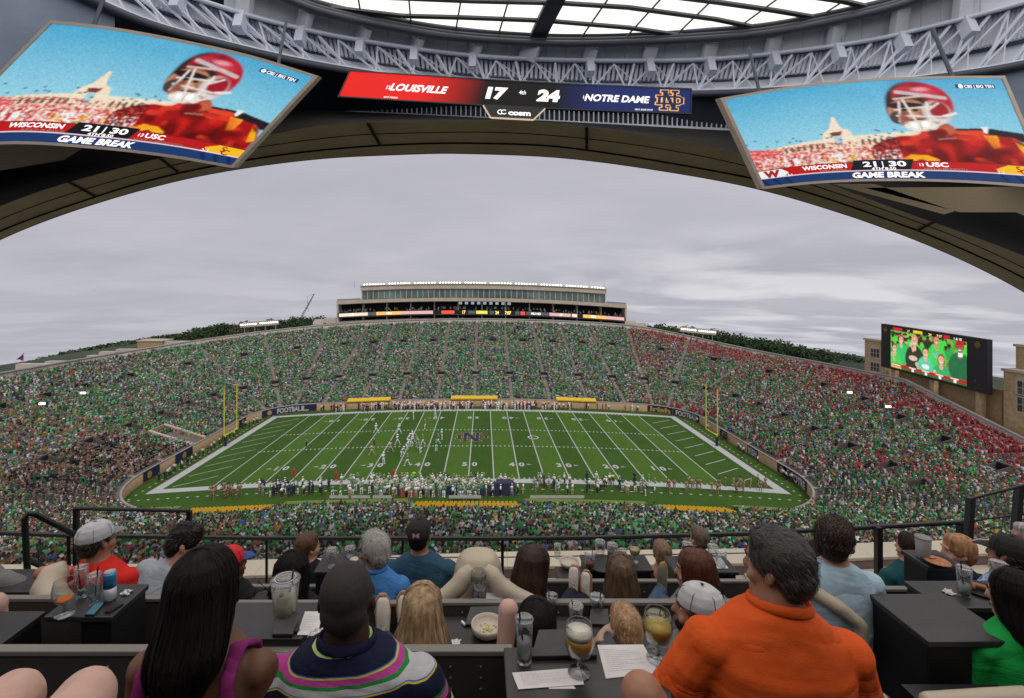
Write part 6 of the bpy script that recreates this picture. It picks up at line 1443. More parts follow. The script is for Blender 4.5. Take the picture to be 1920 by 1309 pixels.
# ================================================================== PEOPLE ON THE DECK
def skin(n, c): 
    m = mat('skin_' + n, c, .55, var=.08, scale=30, bump=.08, bscale=250, spec=.35); m.node_tree.nodes['Principled BSDF'].inputs['Subsurface Weight'].default_value = .06; m.node_tree.nodes['Principled BSDF'].inputs['Subsurface Radius'].default_value = (.01, .004, .002); return m
SKL = skin('fair', (.46, .25, .18)); SKT = skin('tan', (.33, .165, .105)); SKB = skin('brown', (.13, .06, .036)); SKD = skin('deep', (.045, .022, .015)); SKP = skin('pale', (.50, .32, .27))
def hairm(n, c): return mat('hair_' + n, c, .62 if c[0] < .03 else .5, var=.45, scale=60, spec=.16 if c[0] < .03 else .35, stretch=(1, 1, .12))
HB, HDB, HBL, HGY, HAU, HLB = hairm('black', (.006, .005, .005)), hairm('dark_brown', (.022, .012, .008)), hairm('blond', (.30, .20, .11)), hairm('silver', (.30, .29, .28)), hairm('auburn', (.085, .024, .012)), hairm('light_brown', (.10, .06, .035))
HSB, HSG = hairm('strawberry', (.30, .14, .07)), hairm('grey_brown', (.035, .03, .028))
def cloth(n, c, **k):
    a = dict(rough=.85, var=.10, scale=14, bump=.2, bscale=260, spec=.2, fold=.22, fscale=2.8); a.update(k); return mat('fabric_' + n, c, **a)
def xform(mb, M, i0=0): mb.v[i0:] = [tuple(M @ Vector(p)) for p in mb.v[i0:]]
def hand(mb, w_, d, up, r_=.0095, curl=.5, side=1, k=1.0):
    """palm and five bent fingers; w_ wrist, d pointing direction, up back-of-hand normal"""
    d = Vector(d).normalized(); up = Vector(up); sx = d.cross(up).normalized() * side; up = sx.cross(d).normalized() * side
    if up.dot(Vector((0, 0, 1))) < -.2: up = -up
    w_ = Vector(w_); rot = Matrix((sx, d, up)).transposed()
    mb.ell(w_ + d * .045 * k, (.036 * k, .05 * k, .015 * k), 10, rot, 7)
    for i, (ox, ln) in enumerate(((-.028, .062), (-.010, .074), (.010, .070), (.027, .055))):
        a = w_ + d * .082 * k + sx * ox * k; b_ = a + d * ln * .5 * k - up * curl * .012; c = b_ + d * ln * .38 * k - up * curl * .03; mb.tube([a - d * .02, a, b_, c], [r_, r_, r_ * .92, r_ * .8], 7)
    a = w_ + d * .03 * k - sx * .03 * k; mb.tube([a, a + d * .03 * k - sx * .026 * k, a + d * .06 * k - sx * .032 * k - up * .012], [r_ * 1.25, r_ * 1.1, r_ * .9], 7)
def ribbons(mb, seeds, w_=.0011):
    """seeds: list of polylines"""
    for pl in seeds:
        b0 = len(mb.v); m = len(pl)
        for i, p in enumerate(pl):
            d = Vector(pl[min(i + 1, m - 1)][:3]) - Vector(pl[max(0, i - 1)][:3]); n = Vector(p[3]) if len(p) > 3 else Vector((0, -1, 0))
            s = d.cross(n); s = s.normalized() * w_ * (1 - .75 * (i / (m - 1)) ** 2) if s.length > 1e-9 else Vector((w_, 0, 0))
            q = Vector(p[:3]); mb.v.append(tuple(q - s)); mb.v.append(tuple(q + s))
        for i in range(m - 1): k = b0 + i * 2; mb.f.append((k, k + 1, k + 3, k + 2)); mb.m.append(mb.cur)
def human(label, px, ytop, Y, s=1.0, floor=FA, head=(0, 0, 0), yaw=0, lean=0, skinm=SKL, shirt=None, pants=None, hair=None, hairm_=HB, cap=None, glasses=False, arms=None, wf=1.0, vox=.011, sleeve=.55, legs=None, bare=None, seed=0, hw=1.0, collar=False, group=None, shoes=None, folds=.012, beard=None, belly=0, roll=0, hs=1.0):
    rr = random.Random(seed); top = at(px, ytop, Y); oz = top.z - 1.42 * s
    t = thing('person', label, 'person', (top.x, Y, oz)); t['_o'] = (0, 0, 0)
    RZ = Matrix.Rotation(math.radians(yaw), 4, 'Z')
    LN = Matrix.Translation((0, 0, .55)) @ Matrix.Rotation(math.radians(-lean), 4, 'X') @ Matrix.Rotation(math.radians(roll), 4, 'Y') @ Matrix.Translation((0, 0, -.55))
    NK = Vector((0, 0, 1.22)); hy, hp, hr_ = head
    HM = LN @ Matrix.Translation(NK) @ Matrix.Rotation(math.radians(hy), 4, 'Z') @ Matrix.Rotation(math.radians(-hp), 4, 'X') @ Matrix.Rotation(math.radians(hr_ - roll), 4, 'Y') @ Matrix.Scale(hs, 4) @ Matrix.Translation(-NK)
    S = Matrix.Scale(s, 4)
    # keep the head above the anchor when leaning
    hc = HM @ Vector((0, 0, 1.32)); oz += 1.42 * s - (HM @ Vector((0, 0, 1.425))).z * s; t.location.z = oz; SH = Matrix.Translation((-hc.x, -hc.y, 0)) if True else Matrix.Identity(4)
    A = RZ @ S @ SH
    def fin(mb, M=None): xform(mb, A @ (M or Matrix.Identity(4)))
    fz = (floor - oz) / s
    # ---------------- body
    q = MB(); w_ = wf
    q.loft([((0, .0, .46), .165 * w_, .13), ((0, 0, .56), .17 * w_, .13 + belly), ((0, 0, .72), .15 * w_, .115 + belly), ((0, 0, .90), .165 * w_, .12), ((0, .0, 1.04), .178 * w_, .11), ((0, 0, 1.11), .155 * w_, .09), ((0, 0, 1.155), .108 * w_, .078), ((0, 0, 1.19), .072, .066)], 20)
    q.tube([(0, -.005, 1.10), (0, .0, 1.20), (0, .012, 1.27)], [.070, .060 * hw, .058 * hw], 14)
    A_ = arms or ((.27, .05, .77, .17, .30, .70), (.27, .05, .77, .17, .30, .70))
    SHP = []
    for sd, a in zip((-1, 1), A_):
        sh = Vector((sd * .182 * w_, 0, 1.072)); el = Vector((sd * a[0] * (w_ if a[0] > .2 else 1), a[1], a[2] + .03)); wr = Vector((sd * a[3], a[4], a[5])); SHP.append((sh, el, wr))
        q.ell(sh, (.054, .056, .052), 10, m=6); q.tube([sh, (sh + el) / 2, el], [.050, .046, .040], 10); q.ell(el, (.042, .042, .042), 8, m=5); q.tube([el, el.lerp(wr, .35), wr], [.043, .040, .027], 10)
        hand(q, wr, (wr - el), (0, 0, 1), side=sd, r_=max(.0095, vox * .85))
    xform(q, LN)
    i0 = len(q.v); m = MB()
    m.ell((0, -.008, 1.335), (.074 * hw, .094, .084), 18, m=12); m.ell((0, .028, 1.285), (.062 * hw, .066, .080), 16, m=10); m.ell((0, .05, 1.235), (.042 * hw, .042, .034), 12, m=8); m.ell((0, .0, 1.27), (.066 * hw, .07, .06), 12, m=8)
    m.tube([(0, .088, 1.32), (0, .108, 1.285), (0, .104, 1.270)], [.010, .013, .014], 8); m.ell((0, .086, 1.335), (.05, .014, .010), 10, m=6); m.ell((0, .090, 1.243), (.022, .010, .007), 8, m=5); m.ell((0, .082, 1.212), (.022, .018, .018), 8, m=6)
    for sd in (-1, 1):
        m.ell((sd * .078 * hw, -.004, 1.296), (.010, .019, .032), 10, Matrix.Rotation(.25, 3, 'X') @ Matrix.Rotation(sd * .35, 3, 'Z'), 8); m.ell((sd * .045 * hw, .068, 1.268), (.022, .02, .02), 8, m=6)
    xform(m, HM); b0 = len(q.v); q.v += m.v; q.f += [tuple(b0 + i for i in f) for f in m.f]; q.m += m.m
    lg = legs or (((-.11, .50, .55), (-.13, .52, fz + .08)), ((.11, .50, .55), (.13, .52, fz + .08)))
    IA = A.inverted(); LP = []
    for sd, (kn, ft) in zip((-1, 1), lg):
        if legs == 'x': continue
        hp_ = Vector((sd * .10, .0, .54))
        if isinstance(kn, Vector): kn = IA @ (kn - t.location); ft = IA @ (ft - t.location)
        kn, ft = Vector(kn), Vector(ft); LP.append((hp_, kn, ft))
        q.tube([hp_, hp_.lerp(kn, .5), kn], [.085 * w_, .075, .056], 12); q.ell(kn, (.058, .058, .058), 10, m=7); q.tube([kn, kn.lerp(ft, .35), ft], [.053, .052, .034], 10); fd = Vector((0, 1, 0)) if abs((ft - kn).normalized().z) > .6 else Vector((0, 0, 1)); q.tube([ft, ft + fd * .11 - Vector((0, 0, .03))], [.036, .028], 8)
    fin(q); body = soft('body', q, skinm, t, vox, 4)
    if floor > -3.6 and top.y > 1:
        hp0 = t.location + A @ Vector((0, 0, .45)); sz = hp0.z
        if sz - floor > .12:
            st_ = thing('seat', 'black seat under the ' + ' '.join(label.split()[:11]), 'seat', (hp0.x, hp0.y, floor), 'black seats on the deck')
            b = MB(); b.box(hp0.x - .20, hp0.x + .20, hp0.y - .17, hp0.y + .20, sz - .07, sz - .005); b.build('cushion', m_body, st_, bevel=.02)
            b = MB(); b.box(hp0.x - .15, hp0.x + .15, hp0.y - .12, hp0.y + .14, floor, sz - .071); b.build('pedestal', m_body, st_)
    # ---------------- eyes, lips
    for sd in (-1, 1):
        q = MB(); q.ell((sd * .030, .0745, 1.312), (.0105, .0085, .0065), 10, m=7); xform(q, HM); fin(q); e_ = q.build('eye', mat('eye_white', (.42, .39, .36), .5, var=0), t, True)
        q = MB(); q.ell((sd * .030, .0810, 1.312), (.005, .003, .005), 8, m=5); xform(q, HM); fin(q); q.build('iris', mat('iris_dark', (.03, .018, .01), .2, var=0), e_, True, off=(0, 0, 0))
        q = MB(); q.tube([(sd * .014, .094, 1.334), (sd * .03, .094, 1.339), (sd * .05, .082, 1.332)], [.004, .0045, .002], 6); xform(q, HM); fin(q); q.build('eyebrow', hairm_, t, True)
    q = MB(); q.tube([(-.022, .094, 1.243), (0, .101, 1.243), (.022, .094, 1.243)], [.003, .0055, .003], 7); xform(q, HM); fin(q); q.build('lips', mat('lip_tone', (.30, .10, .08) if skinm not in (SKD, SKB) else (.08, .03, .025), .5), t, True)
    if beard: q = MB(); q.ell((0, .052, 1.232), (.052, .046, .042), 14, m=8); q.ell((-.05, .03, 1.262), (.02, .03, .03), 8, m=6); q.ell((.05, .03, 1.262), (.02, .03, .03), 8, m=6); xform(q, HM); fin(q); soft('beard', q, beard, t, .008, 2, .006, .012)
    # ---------------- shirt
    if shirt:
        q = MB(); g = .013
        if sleeve < 0:                                # tank top: straps only
            q.loft([((0, .0, .45), .18 * w_, .14), ((0, 0, .72), .163 * w_, .13), ((0, 0, .93), .180 * w_, .135), ((0, 0, 1.02), .155 * w_, .126), ((0, 0, 1.05), .14 * w_, .12)], 24)
            for sd in (-1, 1): q.tube([(sd * .125, -.118, 1.02), (sd * .12, -.092, 1.11), (sd * .115, -.02, 1.158), (sd * .12, .07, 1.10), (sd * .12, .11, 1.0)], [(.028, .012)] * 5, 10)
        else:
            q.loft([((0, .0, .44), .185 * w_, .145), ((0, 0, .56), .185 * w_, .142 + belly), ((0, 0, .72), .172 * w_, .130 + belly), ((0, 0, .90), .182 * w_, .134), ((0, .0, 1.04), .192 * w_, .124), ((0, 0, 1.115), .170 * w_, .103), ((0, 0, 1.162), .118 * w_, .088), ((0, -.002, 1.188), .082, .076), ((0, -.002, 1.198), .074, .068)], 24)
            for sd, (sh, el, wr) in zip((-1, 1), SHP):
                q.ell(sh, (.067, .074, .058), 12, m=8); e = sh.lerp(el, min(1, sleeve * 1.6)); q.tube([sh, sh.lerp(e, .5), e], [.066, .067, .064], 12)
                if sleeve > .7: q.ell(el, (.058, .058, .058), 10, m=7); q.tube([el, el.lerp(wr, .5), el.lerp(wr, .96)], [.056, .050, .038], 12)
        xform(q, LN); fin(q); soft('shirt', q, shirt, t, min(vox, .010), 5, folds, .09)
        if collar:
            q = MB(); P = [(math.cos(a) * .080, math.sin(a) * .073 - .002, 1.192 + .012 * -math.sin(a)) for a in np.linspace(-PI * 1.35, PI * .35, 20)]
            q.tube(P, [(.0075, .017)] * 20, 8); xform(q, LN); fin(q); soft('collar', q, collar if collar is not True else shirt, t, .006, 3)
    if bare != 'legs':
        q = MB()
        for (hp_, kn, ft) in LP:
            ln = 1.0 if bare != 'knees' else .93
            k2 = hp_.lerp(kn, ln); q.tube([hp_, hp_.lerp(k2, .5), k2], [.102 * w_, .09, .072], 12)
            if bare != 'knees': q.ell(kn, (.07, .07, .07), 10, m=7); q.tube([kn, kn.lerp(ft, .5), kn.lerp(ft, .97)], [.066, .060, .052], 12)
        q.loft([((0, 0, .44), .17 * w_, .14), ((0, 0, .58), .182 * w_, .14)], 16); fin(q); soft('trousers', q, pants or cloth('denim', (.045, .07, .13)), t, .012, 4, .008, .07)
    for (hp_, kn, ft) in LP:
        q = MB(); up = (kn - ft).normalized(); fd = Vector((0, 1, 0)) if abs(up.z) > .6 else Vector((0, 0, 1))
        q.tube([ft - fd * .05 - up * .01, ft + fd * .02 - up * .01, ft + fd * .12 - up * .012, ft + fd * .17 - up * .025, ft + fd * .195 - up * .03], [(.034, .040), (.037, .044), (.043, .030), (.040, .022), (.025, .012)], 14); fin(q); so_ = soft('shoe', q, shoes or mat('shoe_dark', (.04, .04, .045), .7), t, .01, 3)
        q = MB(); q.tube([ft - fd * .07 - up * .045, ft + fd * .0 - up * .045, ft + fd * .10 - up * .045, ft + fd * .17 - up * .045, ft + fd * .21 - up * .04], [(.034, .014), (.043, .014), (.054, .014), (.048, .013), (.025, .012)], 12); fin(q); soft('sole', q, mat('sole_tan', (.36, .20, .12), .8) if shoes else m_body, so_, .009, 2)
        if shoes:
            for k in range(5):
                q = MB(); c = ft + fd * (.03 + .022 * k) + up * (.034 - .007 * k); lx = fd.cross(up).normalized() * .022; q.tube([c - lx + fd * .006, c + up * .004, c + lx - fd * .006], .0035, 5); fin(q); q.build('lace', mat('lace_grey', (.16, .15, .15), .8), so_, True, off=(0, 0, 0))
    # ---------------- hair
    def strands(ells, n, ln, mdir, w2=.0011, jit=.35, lift=.003):
        q = MB(); seeds = []
        for _ in range(n):
            c, r_ = rr.choice(ells); c = Vector(c); d = Vector((rr.gauss(0, 1), rr.gauss(0, 1), rr.gauss(.25, 1))).normalized()
            p = c + Vector((d.x * r_[0], d.y * r_[1], d.z * r_[2]))
            if any(((p.x - c2[0]) / r2[0]) ** 2 + ((p.y - c2[1]) / r2[1]) ** 2 + ((p.z - c2[2]) / r2[2]) ** 2 < .93 for c2, r2 in ells): continue
            nn = Vector((d.x / r_[0], d.y / r_[1], d.z / r_[2])).normalized(); g = Vector(mdir(p)) + Vector((rr.gauss(0, jit), rr.gauss(0, jit), rr.gauss(0, jit))); g = (g - nn * g.dot(nn)).normalized()
            L_ = ln * rr.uniform(.6, 1.5); pts = []; lf = lift * (3.2 if rr.random() < .14 else 1)
            for k in range(4):
                f = k / 3; x = p + g * L_ * f + nn * (lf * (1 - (2 * f - 1) ** 2) * 2 + .001); v = x - c; l_ = math.sqrt((v.x / r_[0]) ** 2 + (v.y / r_[1]) ** 2 + (v.z / r_[2]) ** 2)
                x = c + v * ((1 + (lf + .004 * f) / r_[0] * (1 if f else .2)) / max(l_, .9)) if l_ > 0 else x; pts.append((*x, nn))
            seeds.append(pts)
        ribbons(q, seeds, w2); xform(q, HM); fin(q); return q
    near = Y < 2.0
    if hair in ('short', 'thick', 'buzz', 'bald', 'boy'):
        g = {'short': .008, 'thick': .016, 'buzz': .003, 'bald': .0015, 'boy': .009}[hair]
        El = [((0, -.016, 1.343), (.074 * hw + g, .088 + g, .083 + g)), ((0, -.05, 1.30), (.066 * hw + g, .054 + g, .062 + g * .5)), ((0, .03, 1.385), (.056 * hw + g, .052, .036 + g))]
        if hair in ('thick', 'boy'): El += [((0, -.055, 1.262), (.058 * hw + g * .6, .044, .045))]
        if hair in ('bald', 'buzz'): El = El[:2]
        if cap: El = [((0, -.02, 1.315), (.079 * hw, .092, .055)), ((0, -.052, 1.285), (.066 * hw, .050, .052))]
        q = MB()
        for c, r_ in El: q.ell(c, r_, 18, m=12)
        for sd in (-1, 1):
            if hair not in ('bald',): q.ell((sd * .069 * hw, .012, 1.325), (.012 + g * .5, .020, .028), 8, m=6)
        xform(q, HM); fin(q); h_ = soft('hair', q, hairm_, t, .006 if near else .008, 3, .006 if g > .005 else None, .025)
        if near and g > .005 or (hair in ('thick', 'short', 'boy') and Y < 3.5):
            fl = (lambda p: (-.6 * (p.x > 0) + .3, -1, -.25 if p.z > 1.36 else -1.2)) if hair != 'boy' else (lambda p: (p.y * 6 + .4 * math.sin(p.x * 60), -.6, -1.0 if p.z < 1.36 else .1))
            q = strands(El, 3600 if near else 1500, .032, fl, .0009 if near else .0012); q.build('hair_strand', mat('strand_' + hairm_.name, tuple(min(1, c * 1.15 + .004) for c in {'hair_grey_brown': (.04, .036, .034), 'hair_silver': (.34, .33, .32), 'hair_dark_brown': (.026, .015, .01), 'hair_boy_blond': (.36, .24, .13), 'hair_strawberry': (.3, .14, .07)}.get(hairm_.name, (.02, .014, .01))), .45, var=.5, scale=90), h_, off=(0, 0, 0))['kind'] = 'stuff'
    if isinstance(hair, dict):                         # long hair: z, cx, cy, rx, ry
        secs = hair['secs']; n = 56; q = MB(); zmin = secs[-1][0]
        def sec(z):
            for a, b_ in zip(secs[:-1], secs[1:]):
                if a[0] >= z >= b_[0]:
                    k = (a[0] - z) / (a[0] - b_[0]); return [a[i] * (1 - k) + b_[i] * k for i in range(1, 5)]
            return list(secs[-1][1:5]) if z < zmin else list(secs[0][1:5])
        ph = [rr.uniform(0, 6.28) for _ in range(6)]
        def pos(th, z, g=0):
            cx_, cy_, rx, ry = sec(z); u = .5 * math.sin(th * 9 + ph[0] + z * 4) + .35 * math.sin(th * 17 + ph[1] - z * 7) + .25 * math.sin(th * 31 + ph[2] + z * 9)
            drop = min(1, (1.42 - z) / .25); f = 1 + .045 * u * drop
            wv = .006 * math.sin(z * 22 + th * 3 + ph[3]) * drop
            return Vector((cx_ + math.cos(th) * (rx * f + g) + wv, cy_ + math.sin(th) * (ry * f + g), z))
        m_ = 36; base = 0; zs = [secs[0][0] + (secs[-1][0] - secs[0][0]) * (i / (m_ - 1)) ** 1.7 for i in range(m_)]
        face = hair.get('face', True)
        for i, z in enumerate(zs):
            for k in range(n):
                th = 2 * PI * k / n; p = pos(th, z - (.02 * math.sin(th * 5 + ph[4]) if i > m_ - 6 else 0), -.006)
                q.v.append(tuple(p))
        for i in range(m_ - 1):
            for k in range(n):
                th = (k + .5) / n * 2 * PI
                if face and abs(th - PI / 2) < .75 and zs[i] < 1.36: continue   # opening for the face
                a = i * n + k; b_ = i * n + (k + 1) % n; q.f.append((a, b_, b_ + n, a + n)); q.m.append(0)
        q.f.append(tuple(reversed(range(n)))); q.m.append(0)
        M = LN if hair.get('body') else HM
        xform(q, HM); fin(q); h_ = q.build('hair', hairm_, t, True)
        q = MB(); seeds = []
        part = hair.get('part', 0)
        for _ in range(hair.get('n', 1500)):
            th = rr.uniform(0, 2 * PI)
            if face and abs(th - PI / 2) < .72: continue
            z0 = 1.4495 if rr.random() < .7 else rr.uniform(1.15, 1.43); ze = zmin - rr.uniform(-.03, hair.get('rag', .05)) if rr.random() < .65 else rr.uniform(zmin, 1.2); gg = rr.uniform(-.003, .006); tw = rr.gauss(0, .10)
            pts = []
            for k in range(14):
                f = k / 13; z = z0 + (ze - z0) * f ** 1.9; p = pos(th + tw * f + .03 * math.sin(f * 9 + th * 7), max(z, zmin - .1), gg)
                nn = Vector((math.cos(th), math.sin(th), .1)); pts.append((p.x, p.y, z if z < zmin else p.z, nn))
            seeds.append(pts)
        ribbons(q, seeds, hair.get('w', .0013)); xform(q, HM); fin(q); q.build('hair_strand', hairm_, h_, off=(0, 0, 0))['kind'] = 'stuff'
    if cap:
        cm, bm_, back, logo = cap
        q = MB(); q.loft([((0, -.012, 1.335), .086 * hw, .106), ((0, -.014, 1.37), .085 * hw, .104), ((0, -.014, 1.405), .070 * hw, .088), ((0, -.012, 1.428), .042, .055), ((0, -.012, 1.435), .01, .01)], 28, 2.1)
        xform(q, HM); fin(q); c_ = soft('cap', q, cm, t, .005, 2)
        q = MB(); dy = -1 if back else 1
        P = [(0, dy * .075 - .012, 1.338), (0, dy * .12 - .01, 1.335), (0, dy * .165, 1.318)]
        q.tube(P, [(.075, .008), (.070, .007), (.045, .005)], 16); xform(q, HM); fin(q); soft('brim', q, bm_, c_, .0045, 1)
        q = MB(); q.ell((0, -.012, 1.437), (.008, .008, .005), 8, m=5); xform(q, HM); fin(q); q.build('button', bm_, c_, off=(0, 0, 0))
        for a in range(6):
            th = a * PI / 3 + PI / 6; q = MB(); q.tube([(.0875 * hw * math.cos(th), -.013 + .107 * math.sin(th), 1.338), (.0865 * hw * math.cos(th), -.013 + .106 * math.sin(th), 1.372), (.071 * hw * math.cos(th), -.014 + .090 * math.sin(th), 1.408), (.01 * math.cos(th), -.012, 1.437)], .0013, 5); xform(q, HM); fin(q); q.build('seam', bm_, c_, off=(0, 0, 0))
        if logo:
            q = MB(); lm = logo[1]; text_on(q, logo[0], lambda u, v: (-u * -1, -.119 + .09 * (v + .02) ** 2 * 10 + u * u * 4.5, 1.372 + v), 0, 0, .03, wid=.045, bold=.05); xform(q, HM); fin(q); q.build('emblem', lm, c_, off=(0, 0, 0))
    if glasses:
        q = MB()
        for sd in (-1, 1):
            q.tube([(sd * .0825 * hw, -.005, 1.318), (sd * .076 * hw, .07, 1.318), (sd * .055, .102, 1.316)], .0022, 6); P = [(sd * .03 + .022 * math.cos(a), .104, 1.310 + .015 * math.sin(a)) for a in np.linspace(0, 2 * PI, 13)]; q.tube(P, .0018, 5, False)
        xform(q, HM); fin(q); q.build('glasses', m_body, t, True)
    return t
# fabrics
def striped():
    m = cloth('striped_polo', (.01, .014, .04)); tr = m.node_tree; b = tr.nodes['Principled BSDF']; l = tr.links.new
    for k in list(b.inputs['Base Color'].links): tr.links.remove(k)
    tc_ = tr.nodes.new('ShaderNodeTexCoord'); sp_ = tr.nodes.new('ShaderNodeSeparateXYZ'); l(tc_.outputs['Object'], sp_.inputs[0])
    nz = tr.nodes.new('ShaderNodeTexNoise'); nz.inputs['Scale'].default_value = 5; l(tc_.outputs['Object'], nz.inputs['Vector'])
    def mm(op, a, b_):
        n = tr.nodes.new('ShaderNodeMath'); n.operation = op
        for i, v in enumerate((a, b_)):
            if isinstance(v, (int, float)): n.inputs[i].default_value = v
            else: l(v, n.inputs[i])
        return n.outputs[0]
    Yb = 1.345; oz = at(651, 1055, 1.45).z - 1.42 * 1.02 + .02
    zv = mm('ADD', mm('ADD', sp_.outputs[2], mm('MULTIPLY', nz.outputs[0], .02)), mm('MULTIPLY', sp_.outputs[0], -.045))
    def zl(py): return (PY0 - py) / FPX * Yb - oz + .010
    u = mm('DIVIDE', mm('SUBTRACT', zv, zl(1420)), zl(1200) - zl(1420))
    rp = tr.nodes.new('ShaderNodeValToRGB'); l(u, rp.inputs[0]); rp.color_ramp.interpolation = 'CONSTANT'
    nav, pk, gn, wh, bl, ye, lg_ = (.008, .010, .035, 1), (.42, .05, .26, 1), (.02, .20, .05, 1), (.42, .42, .45, 1), (.05, .12, .35, 1), (.5, .42, .05, 1), (.42, .55, .22, 1)
    st = [(1420, nav), (1386, lg_), (1378, nav), (1364, pk), (1350, gn), (1342, nav), (1305, ye), (1303, bl), (1301, wh), (1290, gn), (1284, pk), (1274, ye), (1272, bl), (1270, nav), (1243, lg_), (1239, wh), (1237, nav)]
    e = rp.color_ramp.elements
    for i, (py, c) in enumerate(st):
        p = (zl(py) - zl(1420)) / (zl(1200) - zl(1420))
        if i < 2: e[i].position = p; e[i].color = c
        else: x = e.new(min(p, 1)); x.color = c
    l(rp.outputs[0], b.inputs['Base Color']); return m
LH = lambda w_, bot, k=1.0, top=.0: None
def long_secs(w_, bot, tw=.098, dy=-.02, belly=.0, tip=.6):
    """head-hugging long hair down to local height bot; w_ half width at the shoulders"""
    return [(1.450, 0, -.012, .002, .003), (1.447, 0, -.012, .022, .028), (1.438, 0, -.012, .046, .058), (1.41, 0, -.014, .077, .092), (1.37, 0, -.015, tw - .006, .112), (1.30, 0, -.02, tw, .115), (1.23, 0, -.035 + dy * .3, w_ * .95, .115), (bot + .11, 0, -.055 + dy, w_, .105), (bot + .07, 0, -.075 + dy, w_ * .95, .09), (bot + .035, 0, -.085 + dy, w_ * .85, .07), (bot, 0, -.09 + dy, w_ * tip, .04)]
ORG = cloth('orange', (.60, .085, .013), var=.05, fold=.30, fscale=2.2)
# --- nearest row
human('woman with waist long black hair in a magenta tank top, nearest row left', 384, 1040, 1.42, .97, FA, hs=.92, head=(-4, 4, 0), skinm=SKB, shirt=cloth('magenta', (.20, .02, .13)), hair=dict(secs=long_secs(.112, 1.07, .100, -.02, tip=.5), n=2600, rag=.11, face=False, w=.0015), hairm_=HB, wf=.93, vox=.009, sleeve=-1, seed=1, arms=((.235, .02, .78, .16, .28, .70), (.235, .02, .78, .16, .28, .70)))
human('man with shaved dark hair in a navy polo with pink and green stripes', 651, 1055, 1.45, 1.02, FA, hs=.92, head=(3, 0, 0), skinm=SKD, shirt=striped(), pants=cloth('denim', (.045, .07, .13)), hair='buzz', hairm_=mat('stubble_black', (.018, .014, .013), .8, var=.5, scale=300), wf=1.14, vox=.008, sleeve=.62, seed=2, hw=1.05, collar=cloth('navy_collar', (.008, .010, .035)), folds=.010, arms=((.27, .05, .76, .16, .28, .66), (.28, .05, .76, .18, .28, .66)))
human('large man in a bright orange polo with dark wavy hair, nearest row right', 1458, 998, 1.45, 1.04, FA, hs=.82, head=(40, 3, 0), lean=4, roll=5, skinm=SKT, shirt=ORG, pants=m_body, hair='thick', hairm_=HSG, wf=1.07, vox=.007, sleeve=.62, seed=3, hw=1.08, collar=True, folds=.008, belly=.04, arms=((.30, .06, .74, .30, .16, .55), (.29, .05, .76, .20, .28, .66)), bare='knees', legs=((Vector((.44, 1.36, -1.13)), Vector((.45, 1.46, -1.93))), (Vector((1.0, 1.7, -1.30)), Vector((1.0, 1.7, -1.93)))))
# --- person cut off at the lower left, bare knees
human('person in black cut off at the lower left with bare crossed knees', -700, 540, .50, 1.0, -1.4, skinm=SKP, shirt=cloth('black', (.012, .012, .014)), hair='short', hairm_=HDB, vox=.009, sleeve=.9, seed=4, bare='legs', legs=((Vector((-.965, 1.00, -.845)), Vector((-1.00, 1.10, -1.33))), (Vector((-.815, 1.00, -.84)), Vector((-.84, 1.08, -1.33)))), arms=((.24, -.08, .74, .08, .14, .64), (.24, -.08, .72, .06, .14, .60)))
# --- second row
human('woman with straight blond hair holding a lit phone, feet up', 792, 1106, 2.05, .93, FB, head=(2, 8, 0), skinm=SKL, shirt=cloth('slate_blue', (.035, .06, .10)), hair=dict(secs=long_secs(.128, 1.04, .092, .0, tip=.95), n=2400, rag=.04, face=False, w=.0015), hairm_=HBL, vox=.011, sleeve=.6, seed=5, shoes=mat('shoe_offwhite', (.55, .50, .46), .8, bump=.2), legs=((Vector((-.46, 2.40, -1.95)), Vector((-.54, 2.64, -1.87))), (Vector((-.38, 2.42, -1.96)), Vector((-.43, 2.66, -1.87)))))
human('dark haired girl beside the stone bowl with one bare knee raised', 1006, 1133, 2.15, .88, FB, head=(-6, 10, 0), skinm=SKP, shirt=cloth('black', (.012, .012, .014)), hair=dict(secs=long_secs(.112, 1.02, .098, .0, tip=.9), n=1800, rag=.03, face=False, w=.0014), hairm_=HB, vox=.011, seed=6, bare='legs', legs=((Vector((.115, 2.28, -1.50)), Vector((.06, 2.40, -2.4))), (Vector((.34, 2.4, -1.98)), Vector((.34, 2.42, -2.45)))), arms=((.25, .02, .80, .17, .10, .60), (.25, .05, .78, .16, .3, .70)))
human('small boy with tousled blond hair holding his hands to his face', 1172, 1138, 2.25, .84, FB, head=(18, 4, 0), skinm=SKP, shirt=cloth('grey_tee', (.16, .16, .17)), hair='boy', hairm_=hairm('boy_blond', (.34, .20, .10)), vox=.009, seed=7, arms=((.24, .08, 1.02, .155, .05, 1.20), (.23, .05, .82, .15, .3, .72)), hw=1.0)
human('bearded man in a white and navy mesh cap looking left', 1308, 1098, 2.30, .98, FB, head=(72, -4, 0), skinm=SKT, shirt=cloth('grey_tee', (.16, .16, .17)), hair='short', hairm_=HDB, cap=(mat('cap_white_mesh', (.50, .50, .54), .9, bump=.5, bscale=400), mat('cap_navy', (.012, .02, .06), .8), True, None), vox=.010, seed=8, beard=HDB)
